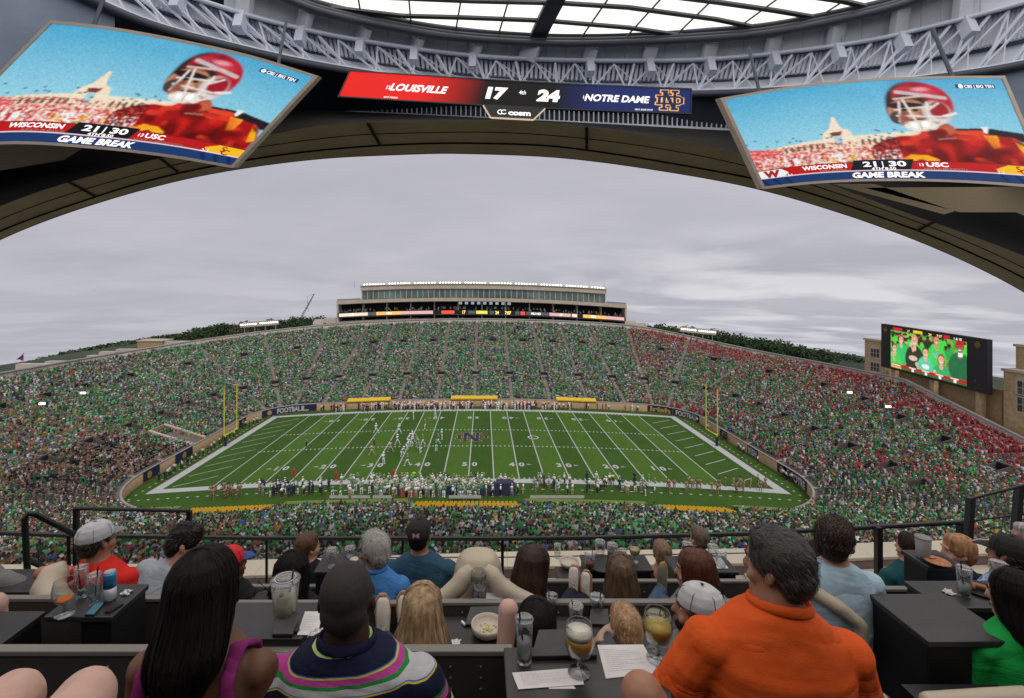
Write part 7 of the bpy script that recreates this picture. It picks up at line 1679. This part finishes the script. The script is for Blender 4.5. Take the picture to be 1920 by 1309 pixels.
# --- right side, second and third row
human('man with glasses in a pale blue t-shirt looking right', 1566, 973, 2.62, .98, FB, head=(-52, 2, 0), skinm=SKL, shirt=cloth('pale_blue', (.35, .48, .60)), pants=cloth('khaki', (.2, .16, .1)), hair='thick', hairm_=HDB, glasses=True, vox=.009, seed=9, wf=1.06, hw=1.06, folds=.014)
human('dark haired woman in a vivid green top at the right edge', 1905, 1076, 2.25, .95, FB, head=(28, 6, 0), skinm=SKL, shirt=cloth('vivid_green', (.01, .30, .06)), hair=dict(secs=long_secs(.12, 1.06, .10, .0, tip=.9), n=1500, rag=.03, face=True, w=.0015), hairm_=HB, vox=.011, sleeve=.6, seed=10)
human('man in a black cap and blue and white shirt at the right edge', 1893, 1006, 3.0, 1.0, FC, head=(20, 0, 0), skinm=SKT, shirt=cloth('blue_check', (.25, .32, .50), var=.8, scale=60), hair='short', hairm_=HB, cap=(mat('cap_black', (.01, .01, .011), .9, bump=.2), mat('cap_black', (.01, .01, .011)), False, None), vox=.012, seed=11, arms=((.28, .12, .80, .34, .34, .74), (.27, .05, .77, .17, .3, .7)))
human('person with reddish blond hair looking left beside the flatbread counter', 1796, 1005, 3.55, .95, FC, head=(75, 0, 0), skinm=SKL, shirt=cloth('dark_navy', (.012, .015, .03)), hair='thick', hairm_=HSB, vox=.012, seed=12)
human('dark haired person in a teal shirt by the right railing post', 1707, 1002, 4.2, 1.0, FD + .2, head=(25, 0, 0), skinm=SKL, shirt=cloth('teal', (.012, .07, .085)), hair='thick', hairm_=HDB, vox=.013, seed=13)
human('grey haired man whose face shows at the far right edge', 1925, 982, 3.9, .95, FD + .3, head=(70, 0, 0), skinm=SKT, shirt=cloth('dark_navy', (.012, .015, .03)), hair='short', hairm_=HGY, vox=.013, seed=14)
human('man half hidden behind the glasses wearing man', 1537, 1016, 3.75, .96, FC, head=(40, 0, 0), skinm=SKL, shirt=cloth('pale_sky', (.22, .36, .42)), hair='short', hairm_=HDB, vox=.013, seed=15)
# --- third row
human('man with a grey backwards cap and red t-shirt, arm raised to his neck', 182, 979, 3.10, 1.0, FC, head=(-20, 0, 0), skinm=SKT, shirt=cloth('red', (.60, .025, .02)), hair='short', hairm_=HB, cap=(mat('cap_grey', (.42, .42, .46), .9, bump=.2), mat('cap_grey_brim', (.20, .20, .22), .9), False, None), vox=.010, seed=16, wf=1.05, arms=((.34, .0, 1.07, .10, -.03, 1.13), (.27, .05, .77, .17, .30, .70)))
human('man with dark hair in a light grey shirt turned right', 349, 990, 3.2, 1.0, FC, head=(-60, 0, 0), yaw=-10, lean=10, roll=20, skinm=SKL, shirt=cloth('light_grey', (.33, .37, .44)), hair='thick', hairm_=HB, vox=.011, seed=17, sleeve=.75)
human('person in a red and blue cap and black top with a black bag', 432, 1027, 3.15, .92, FC, head=(-40, 0, 0), skinm=SKB, shirt=cloth('black', (.012, .012, .014)), hair='short', hairm_=HB, cap=(mat('cap_red', (.55, .012, .015), .85), mat('cap_blue_brim', (.02, .05, .25), .8), False, None), vox=.012, seed=18)
human('woman with long black hair low in the third row left', 548, 1039, 3.0, .90, FC, head=(0, 6, 0), skinm=SKB, shirt=cloth('black', (.012, .012, .014)), hair=dict(secs=long_secs(.13, .98, .112, 0, tip=.95), n=1400, rag=.05, face=False, w=.0019), hairm_=HB, vox=.013, seed=19)
human('person with wavy chestnut hair looking right in the front row', 577, 1001, 4.15, .96, FD + .3, head=(-45, 4, 0), skinm=SKL, shirt=cloth('black', (.012, .012, .014)), hair='thick', hairm_=hairm('chestnut', (.07, .03, .015)), vox=.013, seed=20)
human('silver haired man with glasses in a bright blue polo looking left', 702, 999, 3.20, .98, FC, head=(58, 0, 0), skinm=SKT, shirt=cloth('bright_blue', (.055, .19, .48)), hair='thick', hairm_=HGY, glasses=True, vox=.009, seed=21, collar=True, wf=.95)
human('man in a slate blue pullover and black cap with pink emblem', 786, 974, 3.50, 1.0, FC, head=(-4, -2, 0), skinm=SKT, shirt=cloth('slate_pullover', (.028, .075, .125)), hair='short', hairm_=HB, cap=(mat('cap_black', (.01, .01, .011), .9, bump=.2), mat('cap_black', (.01, .01, .011)), False, ('M', mat('pink_emblem', (.55, .30, .32), .7))), vox=.010, seed=22, wf=1.12, sleeve=.9, folds=.016)
human('woman with long dark brown hair and navy top, white shoes up', 1002, 1029, 3.05, .95, FC, head=(-38, 6, 0), lean=8, skinm=SKL, shirt=cloth('navy_top', (.012, .025, .085)), pants=cloth('ink', (.012, .015, .03)), hair=dict(secs=long_secs(.125, .98, .102, .02, tip=.9), n=1700, rag=.05, face=True, w=.0018), hairm_=hairm('deep_brown', (.03, .012, .008)), vox=.011, seed=23, sleeve=.9, shoes=mat('shoe_offwhite', (.55, .50, .46), .8, bump=.2), legs=((Vector((.50, 3.45, -2.36)), Vector((.70, 3.84, -2.38))), (Vector((.56, 3.5, -2.38)), Vector((.79, 3.84, -2.42)))), yaw=-20, arms=((.25, .05, .80, .16, .3, .72), (.27, .12, .78, .22, .42, .66)))
human('woman with wavy light brown hair in a grey top, third row', 1164, 1044, 3.05, .93, FC, head=(-6, 2, 0), skinm=SKL, shirt=cloth('mid_grey', (.15, .16, .165)), hair=dict(secs=long_secs(.118, 1.06, .098, 0, tip=.9), n=1500, rag=.04, face=False, w=.0018), hairm_=HLB, vox=.012, seed=24, arms=((.24, .1, .76, .02, .30, .80), (.27, .05, .77, .17, .3, .7)), sleeve=.9)
human('woman with auburn hair and grey clothes turned left', 1300, 1034, 3.0, .97, FC, head=(48, 4, 0), skinm=SKL, shirt=cloth('warm_grey', (.17, .17, .165)), hair=dict(secs=long_secs(.112, 1.03, .10, 0, tip=.9), n=1700, rag=.05, face=True, w=.0018), hairm_=HAU, vox=.011, seed=25, yaw=18, sleeve=.9, shoes=mat('shoe_olive', (.12, .11, .07), .9), legs=((Vector((1.1, 3.35, -2.30)), Vector((1.38, 3.80, -2.34))), (Vector((1.25, 3.4, -2.2)), Vector((1.5, 3.9, -2.9)))))
human('woman with blond hair pinned up and black straps in the front row', 1241, 1016, 4.70, .98, FD, head=(0, 0, 0), skinm=SKT, shirt=cloth('black', (.012, .012, .014)), hair='thick', hairm_=hairm('dark_blond', (.16, .09, .05)), vox=.012, seed=26, sleeve=-1)
human('boy with short brown hair and black jacket in the front row', 1311, 989, 4.80, .97, FD, head=(18, 0, 0), skinm=SKL, shirt=cloth('black', (.012, .012, .014)), hair='short', hairm_=hairm('ash_brown', (.09, .06, .045)), vox=.013, seed=27, sleeve=.9)
human('person at the left edge, only a bare bent arm in view', -52, 985, 3.1, 1.0, FC, skinm=SKT, shirt=cloth('grey_tee', (.16, .16, .17)), hair='short', hairm_=HB, vox=.012, seed=28, arms=((.27, .05, .77, .17, .3, .7), (.33, .03, .95, .12, .02, 1.12)))
human('person off the left edge with one bare knee resting by the counter', -190, 1010, 2.25, 1.0, FB, yaw=-62, skinm=SKP, shirt=cloth('black', (.012, .012, .014)), hair='short', hairm_=HB, vox=.011, seed=29, bare='legs', legs=((Vector((-2.50, 2.50, -1.615)), Vector((-2.52, 2.58, -2.5))), (Vector((-2.7, 2.5, -1.7)), Vector((-2.7, 2.55, -2.5)))))
q = MB(); q.ell((-1.33, 3.0, -2.0), (.15, .12, .14), 14, m=10); q.tube([(-1.42, 3.0, -1.92), (-1.36, 2.95, -1.76), (-1.26, 3.0, -1.92)], .012, 8); o = soft('bag', q, m_body, None, .01, 3, .02, .08); tag(o, 'soft black handbag left of the long black haired woman', 'bag')
# ================================================================== DRINKS, PAPERS, SMALL THINGS
def glassmat(n, c=(.9, .92, .92), r_=.03):
    if n in MATS: return MATS[n]
    m = bpy.data.materials.new(n); m.use_nodes = True; t = m.node_tree; t.nodes.clear(); o = t.nodes.new('ShaderNodeOutputMaterial')
    tr = t.nodes.new('ShaderNodeBsdfTransparent'); tr.inputs[0].default_value = (*c, 1); gl = t.nodes.new('ShaderNodeBsdfGlossy'); gl.inputs['Roughness'].default_value = r_; fr = t.nodes.new('ShaderNodeLayerWeight'); fr.inputs['Blend'].default_value = .12
    nz = t.nodes.new('ShaderNodeTexNoise'); nz.inputs['Scale'].default_value = 30; ad = t.nodes.new('ShaderNodeMath'); ad.operation = 'MULTIPLY_ADD'; t.links.new(nz.outputs[0], ad.inputs[0]); ad.inputs[1].default_value = .06; t.links.new(fr.outputs['Facing'], ad.inputs[2])
    mx = t.nodes.new('ShaderNodeMixShader'); t.links.new(ad.outputs[0], mx.inputs[0]); t.links.new(tr.outputs[0], mx.inputs[1]); t.links.new(gl.outputs[0], mx.inputs[2]); t.links.new(mx.outputs[0], o.inputs[0]); MATS[n] = m; return m
m_gl = glassmat('clear_glass'); m_pl = glassmat('clear_plastic', (.95, .96, .96), .2)
def liq(n, c, a=.75): return mat('liquid_' + n, c, .15, var=.1, scale=40)
m_ice = mat('ice', (.40, .42, .42), .1, var=.2, scale=60, trans=.3)
def vessel(p, prof, wall, label, cat, m, name, group=None, n=28):
    t = thing(name, label, cat, tuple(p), group)
    inn = [(max(r_ - wall, .001), z + (wall if i == 0 else 0)) for i, (r_, z) in enumerate(prof)]
    q = MB(); q.lathe([(.0001, prof[0][1])] + prof + inn[::-1] + [(.0001, prof[0][1] + wall)], p, n); q.build('glass_wall', m, t, True); return t
def fill(t, p, prof, m, name='drink', n=24): q = MB(); q.lathe([(.0001, prof[0][1])] + prof + [(.0001, prof[-1][1])], p, n); return q.build(name, m, t, True)
def straw(t, p, dx, dy, h_, r_=.0032): q = MB(); q.tube([(p[0], p[1], p[2] + .01), (p[0] + dx, p[1] + dy, p[2] + h_)], r_, 8); q.build('straw', m_body, t)
def ice(t, p, r_, z0, z1, n=9, seed=0):
    rr = random.Random(seed)
    for i in range(n):
        a = rr.uniform(0, 6.28); d = rr.uniform(0, max(.002, r_ - .013)); x, y, z = p[0] + d * math.cos(a), p[1] + d * math.sin(a), p[2] + rr.uniform(z0, z1); M = Matrix.Rotation(rr.uniform(0, 3), 3, Vector((rr.random(), rr.random(), rr.random())).normalized()); s = .009
        q = MB(); q.box(-s, s, -s, s, -s, s); q.v = [tuple(M @ Vector(v) + Vector((x, y, z))) for v in q.v]; q.build('ice_cube', m_ice, t, bevel=.002)
def goblet(px, py, z, s, beer, foam, label):
    p = onz(px, py, z); p.z += .001
    prof = [(.037, 0), (.036, .003), (.012, .009), (.007, .02), (.010, .027), (.006, .034), (.009, .042), (.018, .050), (.038, .066), (.046, .090), (.047, .108), (.043, .132), (.039, .152)]
    prof = [(a * s, b_ * s) for a, b_ in prof]; t = vessel(p, prof, .0022, label, 'glass', m_gl, 'beer_goblet', 'stemmed beer goblets')
    b0 = [(.012, .052), (.034, .067), (.0425, .089), (.0440, .104)]
    if beer: fill(t, p, [(a * s, b_ * s) for a, b_ in b0 + ([(.0425, .118)] if foam else [(.0428, .112)])], beer)
    if foam: fill(t, p, [(.0424 * s, .1182 * s), (.0415 * s, .128 * s), (.0405 * s, .131 * s)], mat('beer_foam', (.62, .58, .52), .9, bump=.4, bscale=200), 'foam')
    return t, p
def tumbler(px, py, z, r_, h_, label, m=None, liquid=None, lev=.35, st=True, seed=0, taper=.82, icen=5, lid=False, name='tall_glass', cat='glass', grp='clear drinking glasses'):
    p = onz(px, py, z); p.z += .001; m = m or m_gl
    prof = [(r_ * taper, 0), (r_ * (taper + .02), .006), (r_, h_)]; t = vessel(p, prof, .002, label, cat, m, name, grp)
    k = taper + (1 - taper) * lev
    if liquid: fill(t, p, [(r_ * taper - .003, .008), (r_ * k - .003, h_ * lev)], liquid)
    ice(t, p, r_ * taper, .015, h_ * lev, icen if p.y < 3 else 0, seed)
    if st: straw(t, p, (-1) ** seed * r_ * .6, .0, h_ * 1.25)
    q = MB(); q.lathe([(r_ + .0005, h_ - .004), (r_ + .003, h_ - .001), (r_ + .0005, h_ + .002), (r_ - .002, h_)], p, 28); q.build('rim', m, t, True)
    if lid:
        q = MB(); q.lathe([(r_ + .003, h_ - .002), (r_ + .004, h_ + .004), (r_ - .004, h_ + .008), (r_ * .6, h_ + .007), (.004, h_ + .006)], p, 28); q.build('lid', m_pl, t, True)
        q = MB(); P = [(p.x + (r_ * .72) * math.cos(a), p.y + r_ * .72 * math.sin(a), p.z + h_ + .009) for a in np.linspace(0, 2 * PI, 25)]; q.tube(P, .0022, 6, False); q.build('lid_ring', mat('lid_plastic', (.45, .45, .45), .3), t, True)
    return t, p
ZA, ZB, ZL, ZC = -1.27, -1.82, -1.58, -2.40
goblet(1086, 1262, ZA, 1.06, liq('wheat_beer', (.62, .34, .05)), True, 'goblet of cloudy golden beer with foam on the nearest table')
goblet(1233, 1236, ZA, 1.06, liq('lager', (.46, .32, .04)), False, 'goblet of clear yellow beer beside the orange polo')
tumbler(983, 1240, ZA, .030, .145, 'tall water glass with straw and ice on the nearest table', liquid=liq('water', (.3, .32, .33)), lev=.5, seed=1)
tumbler(535, 1166, ZA, .052, .158, 'big lidded plastic cup of cloudy lemonade with a black straw', m=m_pl, liquid=liq('lemonade', (.50, .50, .38)), lev=.72, seed=2, lid=True, name='plastic_cup', cat='cup', grp='clear plastic cups', taper=.74)
goblet(121, 1153, ZL, 1.1, None, False, 'empty stemmed goblet with an orange slice on the left black table')
p = onz(121, 1153, ZL); q = MB(); q.lathe([(.001, .070), (.030, .072), (.033, .076), (.030, .080), (.001, .082)], p, 16); tag(q.build('orange_slice', mat('orange_fruit', (.75, .16, .02), .5)), 'orange slice lying inside the empty goblet at left', 'fruit')
tumbler(152, 1120, ZL, .030, .155, 'tall empty glass with two straws behind the blue phone', lev=.25, seed=3); tumbler(177, 1133, ZL, .030, .150, 'tall empty glass with straw, nearer of the two at left', lev=.3, seed=4)
p = onz(206, 1124, ZL); t = thing('drink_can', 'slim blue and white drink can on the left black table', 'can', tuple(p))
q = MB(); q.lathe([(.024, .0), (.0285, .006), (.0285, .065)], p, 28); q.build('lower_shell', mat('can_white', (.42, .45, .50), .35, metal=.3), t, True); q = MB(); q.lathe([(.0287, .0655), (.0285, .128), (.0245, .140)], p, 28); q.build('upper_shell', mat('can_blue', (.05, .26, .50), .3, metal=.4), t, True)
q = MB(); q.lathe([(.0247, .1405), (.0255, .143), (.0235, .144), (.022, .140), (.001, .140)], p, 28); q.build('rim', m_steel, t, True)
def sheet(pts, z, m, label, cat='paper', name='menu_sheet', th=.0012, grp=None, lines=0, title=None):
    P = [onz(x, y, z) for x, y in pts]; t = thing(name, label, cat, tuple(P[0]), grp)
    q = MB(); q.hexa([(p.x, p.y, z) for p in P] + [(p.x, p.y, z + th) for p in P]); o = q.build('page', m, t)
    if lines:
        rr = random.Random(lines)
        def F(u, v): return P[0].lerp(P[1], u).lerp(P[3].lerp(P[2], u), v)
        for i in range(lines):
            v = .84 - i * .72 / lines; u1 = rr.uniform(.45, .85) if i % 5 else .35
            q = MB(); u = .1
            while u < u1:
                w_ = rr.uniform(.02, .07); a, b_ = F(u, v), F(u + w_, v); c, d = F(u + w_, v + .010), F(u, v + .010); zz_ = z + th + .0004
                q.quad(*[(k.x, k.y, zz_) for k in (a, b_, c, d)]); u += w_ + .015
            q.build('text_line', mat('grey_ink', (.25, .25, .26), .8), t)
        if title:
            q = MB(); a = F(.5, .92); u_ = (P[1] - P[0]).normalized(); v_ = (P[3] - P[0]).normalized()
            text_on(q, title, lambda x, y: (a.x + u_.x * x + v_.x * y, a.y + u_.y * x + v_.y * y, z + th + .0005), 0, 0, .008); q.build('heading', mat('grey_ink', (.25, .25, .26)), t)
    return t
m_pap = mat('paper', (.62, .60, .62), .8, var=.03)
sheet([(972, 1293), (1095, 1284), (1087, 1252), (960, 1262)], ZA + .002, m_pap, 'white menu sheet lying under the foamy beer goblet', lines=11)
sheet([(1030, 1292), (1080, 1292), (1070, 1280), (1010, 1262)], ZA, m_pap, 'corner of a second sheet under the menu', th=.001)
sheet([(1136, 1273), (1158, 1273), (1220, 1254), (1200, 1212)][:1] + [(1236, 1262), (1206, 1209), (1120, 1210)], ZA + .001, m_pap, 'large white menu between the two beer goblets', lines=12)
sheet([(557, 1191), (595, 1191), (606, 1147), (572, 1147)], ZA + .001, m_pap, 'long white receipt beside the lemonade cup', name='receipt', cat='receipt', lines=10)
sheet([(911, 1129), (943, 1129), (943, 1112), (912, 1112)], -1.80, m_pap, 'small white card by the beige chair', name='card', cat='card'); q = MB(); p = onz(927, 1129, -1.80); q.box(p.x - .12, p.x + .12, p.y - .02, p.y + .2, -1.85, -1.802); q.build('top', m_ctr, thing('small_shelf', 'small dark shelf in front of the beige chair', 'shelf', (p.x, p.y, -1.85)))
sheet([(1313, 1066), (1366, 1066), (1352, 1046), (1308, 1044)], ZC + .001, m_pap, 'white menu on the front row table at right', lines=6)
sheet([(795, 1120), (803, 1122), (803, 1098), (762, 1098)], -1.95, m_pap, 'pale paper standing behind the blond woman', name='paper', cat='paper') if False else None
def folder(pts, z, label):
    P = [onz(x, y, z) for x, y in pts]; t = thing('bill_folder', label, 'bill folder', tuple(P[0]), 'black bill folders')
    q = MB(); q.hexa([(p.x, p.y, z) for p in P] + [(p.x, p.y, z + .008) for p in P]); q.build('lower_cover', m_body, t, bevel=.002)
    c = sum(P, Vector()) / 4; q = MB(); q.hexa([(p.x, p.y, z + .009) for p in P] + [(p.x, p.y, z + .014 + (.035 if i > 1 else 0)) for i, p in enumerate(P)]); q.build('upper_cover', mat('folder_leather', (.03, .032, .036), .45, bump=.1), t, bevel=.002)
folder([(996, 1238), (1120, 1236), (1105, 1204), (1010, 1206)], ZA + .002, 'black bill folder behind the foamy beer goblet')
folder([(872, 1176), (942, 1172), (940, 1152), (882, 1154)], ZB + .001, 'black bill folder beside the stone bowl')
folder([(1104, 1174), (1142, 1176), (1140, 1158), (1108, 1158)], ZB + .001, 'black folder by the blond boy')
folder([(510, 1196), (548, 1196), (560, 1170), (520, 1170)], ZA + .001, 'black folder under the lemonade cup')
# bowls
def bowl(px, py, z, r_, h_, label, food=True):
    p = onz(px, py, z); p.z += .001; t = thing('bowl', label, 'bowl', tuple(p), 'pale stoneware bowls')
    q = MB(); q.lathe([(.001, 0), (r_ * .62, 0), (r_ * .9, h_ * .35), (r_, h_ * .8), (r_ * .99, h_), (r_ * .93, h_), (r_ * .88, h_ * .75), (r_ * .8, h_ * .5), (.001, h_ * .42)], p, 36); q.build('shell', mat('stoneware', (.46, .41, .35), .5, var=.05, scale=60, bump=.05), t, True)
    if food:
        rr = random.Random(3)
        for i in range(26):
            a, d = rr.uniform(0, 6.28), rr.uniform(0, r_ * .6); q = MB(); q.ell((p.x + d * math.cos(a), p.y + d * math.sin(a), p.z + h_ * .5), (rr.uniform(.004, .009), rr.uniform(.004, .009), .005), 6, m=4); q.build('crumb', mat('food_yellow', (.50, .44, .20), .8, var=.4), t, True)
bowl(914, 1189, ZB, .086, .058, 'pale stone bowl with leftovers on the second row table'); bowl(1067, 1062, -2.43, .085, .05, 'pale bowl on the little front row table', False)
# spoon, salt cap, phones, cutlery
p = onz(826, 1196, ZB); t = thing('spoon', 'white plastic spoon beside the blond woman', 'spoon', tuple(p)); q = MB(); q.tube([onz(820, 1200, ZB + .004), onz(832, 1194, ZB + .006), onz(838, 1189, ZB + .008)], [(.006, .002), (.004, .002), (.004, .002)], 8); q.build('handle', m_pap, t); q = MB(); q.ell(onz(818, 1201, ZB + .006), (.016, .011, .004), 10, m=6); q.build('scoop', m_pap, t)
q = MB(); p = onz(831, 1189, ZB); q.lathe([(.012, 0), (.012, .014), (.009, .018)], p, 16); tag(q.build('dip_cup', m_pap, None, True), 'small white dip cup next to the plastic spoon', 'dip cup'); q = MB(); p = onz(866, 1168, ZB); q.tube([p + Vector((0, 0, .008)), p + Vector((.02, -.03, .008))], .007, 10); tag(q.build('lipstick', m_pap, None, True), 'small white stick lying left of the bowl', 'stick')
def phone(pts, z, m, label):
    P = [onz(x, y, z) for x, y in pts]; t = thing('phone', label, 'phone', tuple(P[0]), 'mobile phones'); q = MB(); q.hexa([(p.x, p.y, z) for p in P] + [(p.x, p.y, z + .008) for p in P]); q.build('case', m_body, t, bevel=.002)
    c = sum(P, Vector()) / 4; q = MB(); q.poly([tuple(c.lerp(p, .9) + Vector((0, 0, .0086))) for p in P]); q.build('screen', m, t)
phone([(158, 1156), (176, 1156), (197, 1132), (180, 1132)], ZL + .001, mat('phone_teal', (.06, .28, .42), emit=.35), 'phone with a blue screen under the left glasses')
phone([(196, 1150), (206, 1150), (232, 1134), (222, 1134)], ZL + .001, m_body, 'dark phone beside the blue can'); phone([(1315, 1064), (1336, 1064), (1330, 1051), (1312, 1051)], ZC + .004, mat('phone_slate', (.03, .05, .08), .2), 'phone lying on the front row menu')
a = at(707, 1204, 1.95); t = thing('phone', 'small lit phone held up beside the blond woman', 'phone', tuple(a)); q = MB(); q.box(a.x - .024, a.x + .022, a.y, a.y + .008, a.z - .05, a.z + .014); q.build('case', mat('phone_case_red', (.12, .02, .02), .5), t, bevel=.002); q = MB(); q.quad((a.x - .018, a.y - .002, a.z - .04), (a.x + .018, a.y - .002, a.z - .04), (a.x + .018, a.y - .002, a.z + .008), (a.x - .018, a.y - .002, a.z + .008)); q.build('screen', mat('phone_bright', (.7, .85, .6), emit=.8), t)
p = onz(548, 1184, ZA); t = thing('car_key', 'black car key fob by the receipt', 'key', tuple(p)); q = MB(); q.ell(p + Vector((0, 0, .006)), (.028, .016, .007), 12, m=6); q.build('fob', m_body, t, True); q = MB(); q.ell(p + Vector((-.012, -.002, .012)), (.006, .005, .002), 8, m=4); q.build('button', m_pap, t, True)
# second and front row drinks
tumbler(1080, 1180, ZB, .038, .125, 'lidded clear cup with straw behind the wheat beer', m=m_pl, lev=.3, seed=5, lid=True, name='plastic_cup', cat='cup', grp='clear plastic cups')
tumbler(1119, 1156, ZB, .040, .11, 'wide glass with a slanting straw above the boy', lev=.3, seed=6); tumbler(1230, 1186, ZB, .042, .10, 'plastic tumbler with black straw behind the yellow beer', m=m_pl, lev=.4, seed=8, name='plastic_cup', cat='cup', grp='clear plastic cups')
tumbler(1035, 1146, ZB + .0, .032, .09, 'small glass behind the dark haired girl', lev=.3, seed=9)
goblet(897, 1126, -1.80, 1.1, None, False, 'empty stemmed goblet standing in front of the beige chair')
tumbler(622, 1062, -2.13, .043, .13, 'clear plastic cup of water on the left table of the third row', m=m_pl, lev=.35, seed=10, st=False, name='plastic_cup', cat='cup', grp='clear plastic cups'); tumbler(656, 1043, -2.13, .04, .07, 'short plastic cup just left of the silver haired man', m=m_pl, lev=.2, seed=12, st=False, name='plastic_cup', cat='cup', grp='clear plastic cups')
q = MB(); p = onz(664, 1052, -2.13); q.lathe([(.03, 0), (.034, .012), (.03, .02), (.001, .018)], p, 18); tag(q.build('dip_bowl', mat('stoneware', (.5, .45, .38)), None, True), 'tiny sauce dish on the table left of the silver haired man', 'dish')
for i, (px, py, r_, h_, lq, lb) in enumerate(((1045, 1046, .03, .12, None, 'narrow glass at the left end of the front row tables'), (1106, 1064, .045, .12, liq('bloody', (.20, .045, .02)), 'plastic cup of dark red drink with black straw in the front row'), (1125, 1042, .046, .13, None, 'rounded plastic cup standing behind the red drink'), (1148, 1048, .048, .13, liq('cola', (.03, .015, .01)), 'plastic cup of cola in the front row'), (1167, 1052, .035, .10, None, 'small plastic cup between the cola and the wheat beer'))):
    tumbler(px, py, ZC, r_, h_, lb, m=m_pl, liquid=lq, lev=.45, seed=13 + i, st=(i == 1), name='plastic_cup', cat='cup', grp='clear plastic cups', icen=1)
goblet(1190, 1053, ZC, 1.0, liq('pale_beer', (.55, .42, .15)), False, 'goblet of pale beer on the crowded front row table')
for i, (px, py, lb) in enumerate(((1289, 1045, 'empty plastic cup left of the boy in the black jacket'), (1337, 1050, 'plastic cup of ice right of the boy in the black jacket'), (1352, 1062, 'frosted plastic cup nearest the right end of the front row table'))): tumbler(px, py, ZC, .046, .125, lb, m=m_pl, lev=.3, seed=20 + i, st=False, name='plastic_cup', cat='cup', grp='clear plastic cups', icen=1)
q = MB(); p = onz(1130, 1060, ZC); q.lathe([(.001, .0), (.12, 0), (.14, .012), (.142, .02), (.132, .016), (.115, .006), (.001, .005)], p, 36); tag(q.build('serving_tray', mat('tray_black', (.012, .012, .013), .35), None, True), 'round black tray on the crowded front row table', 'tray')
tumbler(1731, 1046, -1.76, .043, .135, 'frosted plastic cup on the flatbread counter', m=mat('frosted_plastic', (.5, .5, .52), .4, trans=.6), lev=.3, seed=30, st=False, name='plastic_cup', cat='cup', grp='clear plastic cups')
p = onz(1758, 1056, -1.76); t = thing('skillet', 'round black pan with orange flatbread on the narrow counter', 'pan', tuple(p)); q = MB(); q.lathe([(.001, .001), (.072, .001), (.085, .022), (.082, .022), (.068, .006), (.001, .006)], p, 30); q.build('pan', m_body, t, True)
q = MB(); q.lathe([(.001, .007), (.066, .007), (.069, .012), (.06, .018), (.001, .016)], p, 30); q.build('flatbread', mat('flatbread', (.42, .17, .08), .8, var=.35, scale=90, bump=.4), t, True); q = MB(); q.ell(p + Vector((-.01, .035, .022)), (.028, .02, .008), 12, m=6); q.build('dip', mat('food_pink', (.5, .25, .18), .7), t, True)
tumbler(1808, 1116, -1.67, .034, .15, 'tall water glass at the end of the dark right hand counter', liquid=liq('water', (.3, .32, .33)), lev=.4, seed=31); tumbler(1872, 1095, -1.67, .04, .12, 'clear plastic cup at right behind the tall water glass', m=m_pl, lev=.3, seed=32, st=False, name='plastic_cup', cat='cup', grp='clear plastic cups')
p = onz(1840, 1108, -1.67); t = thing('plate', 'dark plate with a brown pretzel on the right counter', 'plate', tuple(p)); q = MB(); q.lathe([(.001, .001), (.07, .001), (.09, .012), (.088, .013), (.066, .005), (.001, .005)], p, 30); q.build('dish', m_body, t, True)
q = MB(); q.tube([p + Vector((-.05, 0, .016)), p + Vector((-.02, .02, .022)), p + Vector((.02, -.01, .02)), p + Vector((.05, .01, .016))], [.012, .014, .014, .010], 10); q.build('pretzel', mat('baked_crust', (.30, .12, .04), .6, var=.3), t, True)
tumbler(490, 1192, -1.62, .036, .10, 'empty glass left of the lemonade table', lev=.1, seed=33, st=False, icen=1); q = MB(); p = onz(490, 1192, -1.62); q.box(p.x - .16, p.x + .08, p.y - .12, p.y + .1, -1.66, -1.622); q.build('top', m_body, thing('small_shelf', 'low black shelf left of the lemonade table', 'shelf', (p.x, p.y, -1.66)))
t_, p = tumbler(1640, 1322, -1.33, .045, .02 + .0, 'lidded cup poking up at the bottom edge right of centre', m=m_pl, lev=.3, seed=34, st=True, lid=True, name='plastic_cup', cat='cup', grp='clear plastic cups', icen=1)

# crumpled napkins
for i, (px, py, z, lb) in enumerate(((1010, 1190, ZB, 'crumpled white napkin behind the dark haired girl'), (856, 1206, ZB, 'small crumpled napkin in front of the stone bowl'), (1160, 1064, ZC, 'crumpled napkin on the crowded front row table'), (240, 1112, ZL, 'crumpled napkin on the left black table'), (1700, 1150, -1.58, 'torn scrap of paper on the big right counter') if False else (1780, 1112, -1.67, 'crumpled napkin beside the tall water glass'), (596, 1190, ZA, 'folded paper scrap beside the receipt'))):
    p = onz(px, py, z); rr = random.Random(i); q = MB(); n = 7; g = [[(p.x + (a / n - .5) * .055 + rr.gauss(0, .003), p.y + (b_ / n - .5) * .05 + rr.gauss(0, .003), p.z + .003 + abs(rr.gauss(0, .006))) for a in range(n)] for b_ in range(n)]
    for a in range(n - 1):
        for b_ in range(n - 1): q.quad(g[a][b_], g[a][b_ + 1], g[a + 1][b_ + 1], g[a + 1][b_])
    o = q.build('napkin', m_pap, None, True); o.modifiers.new('thick', 'SOLIDIFY').thickness = .0015; tag(o, lb, 'napkin')
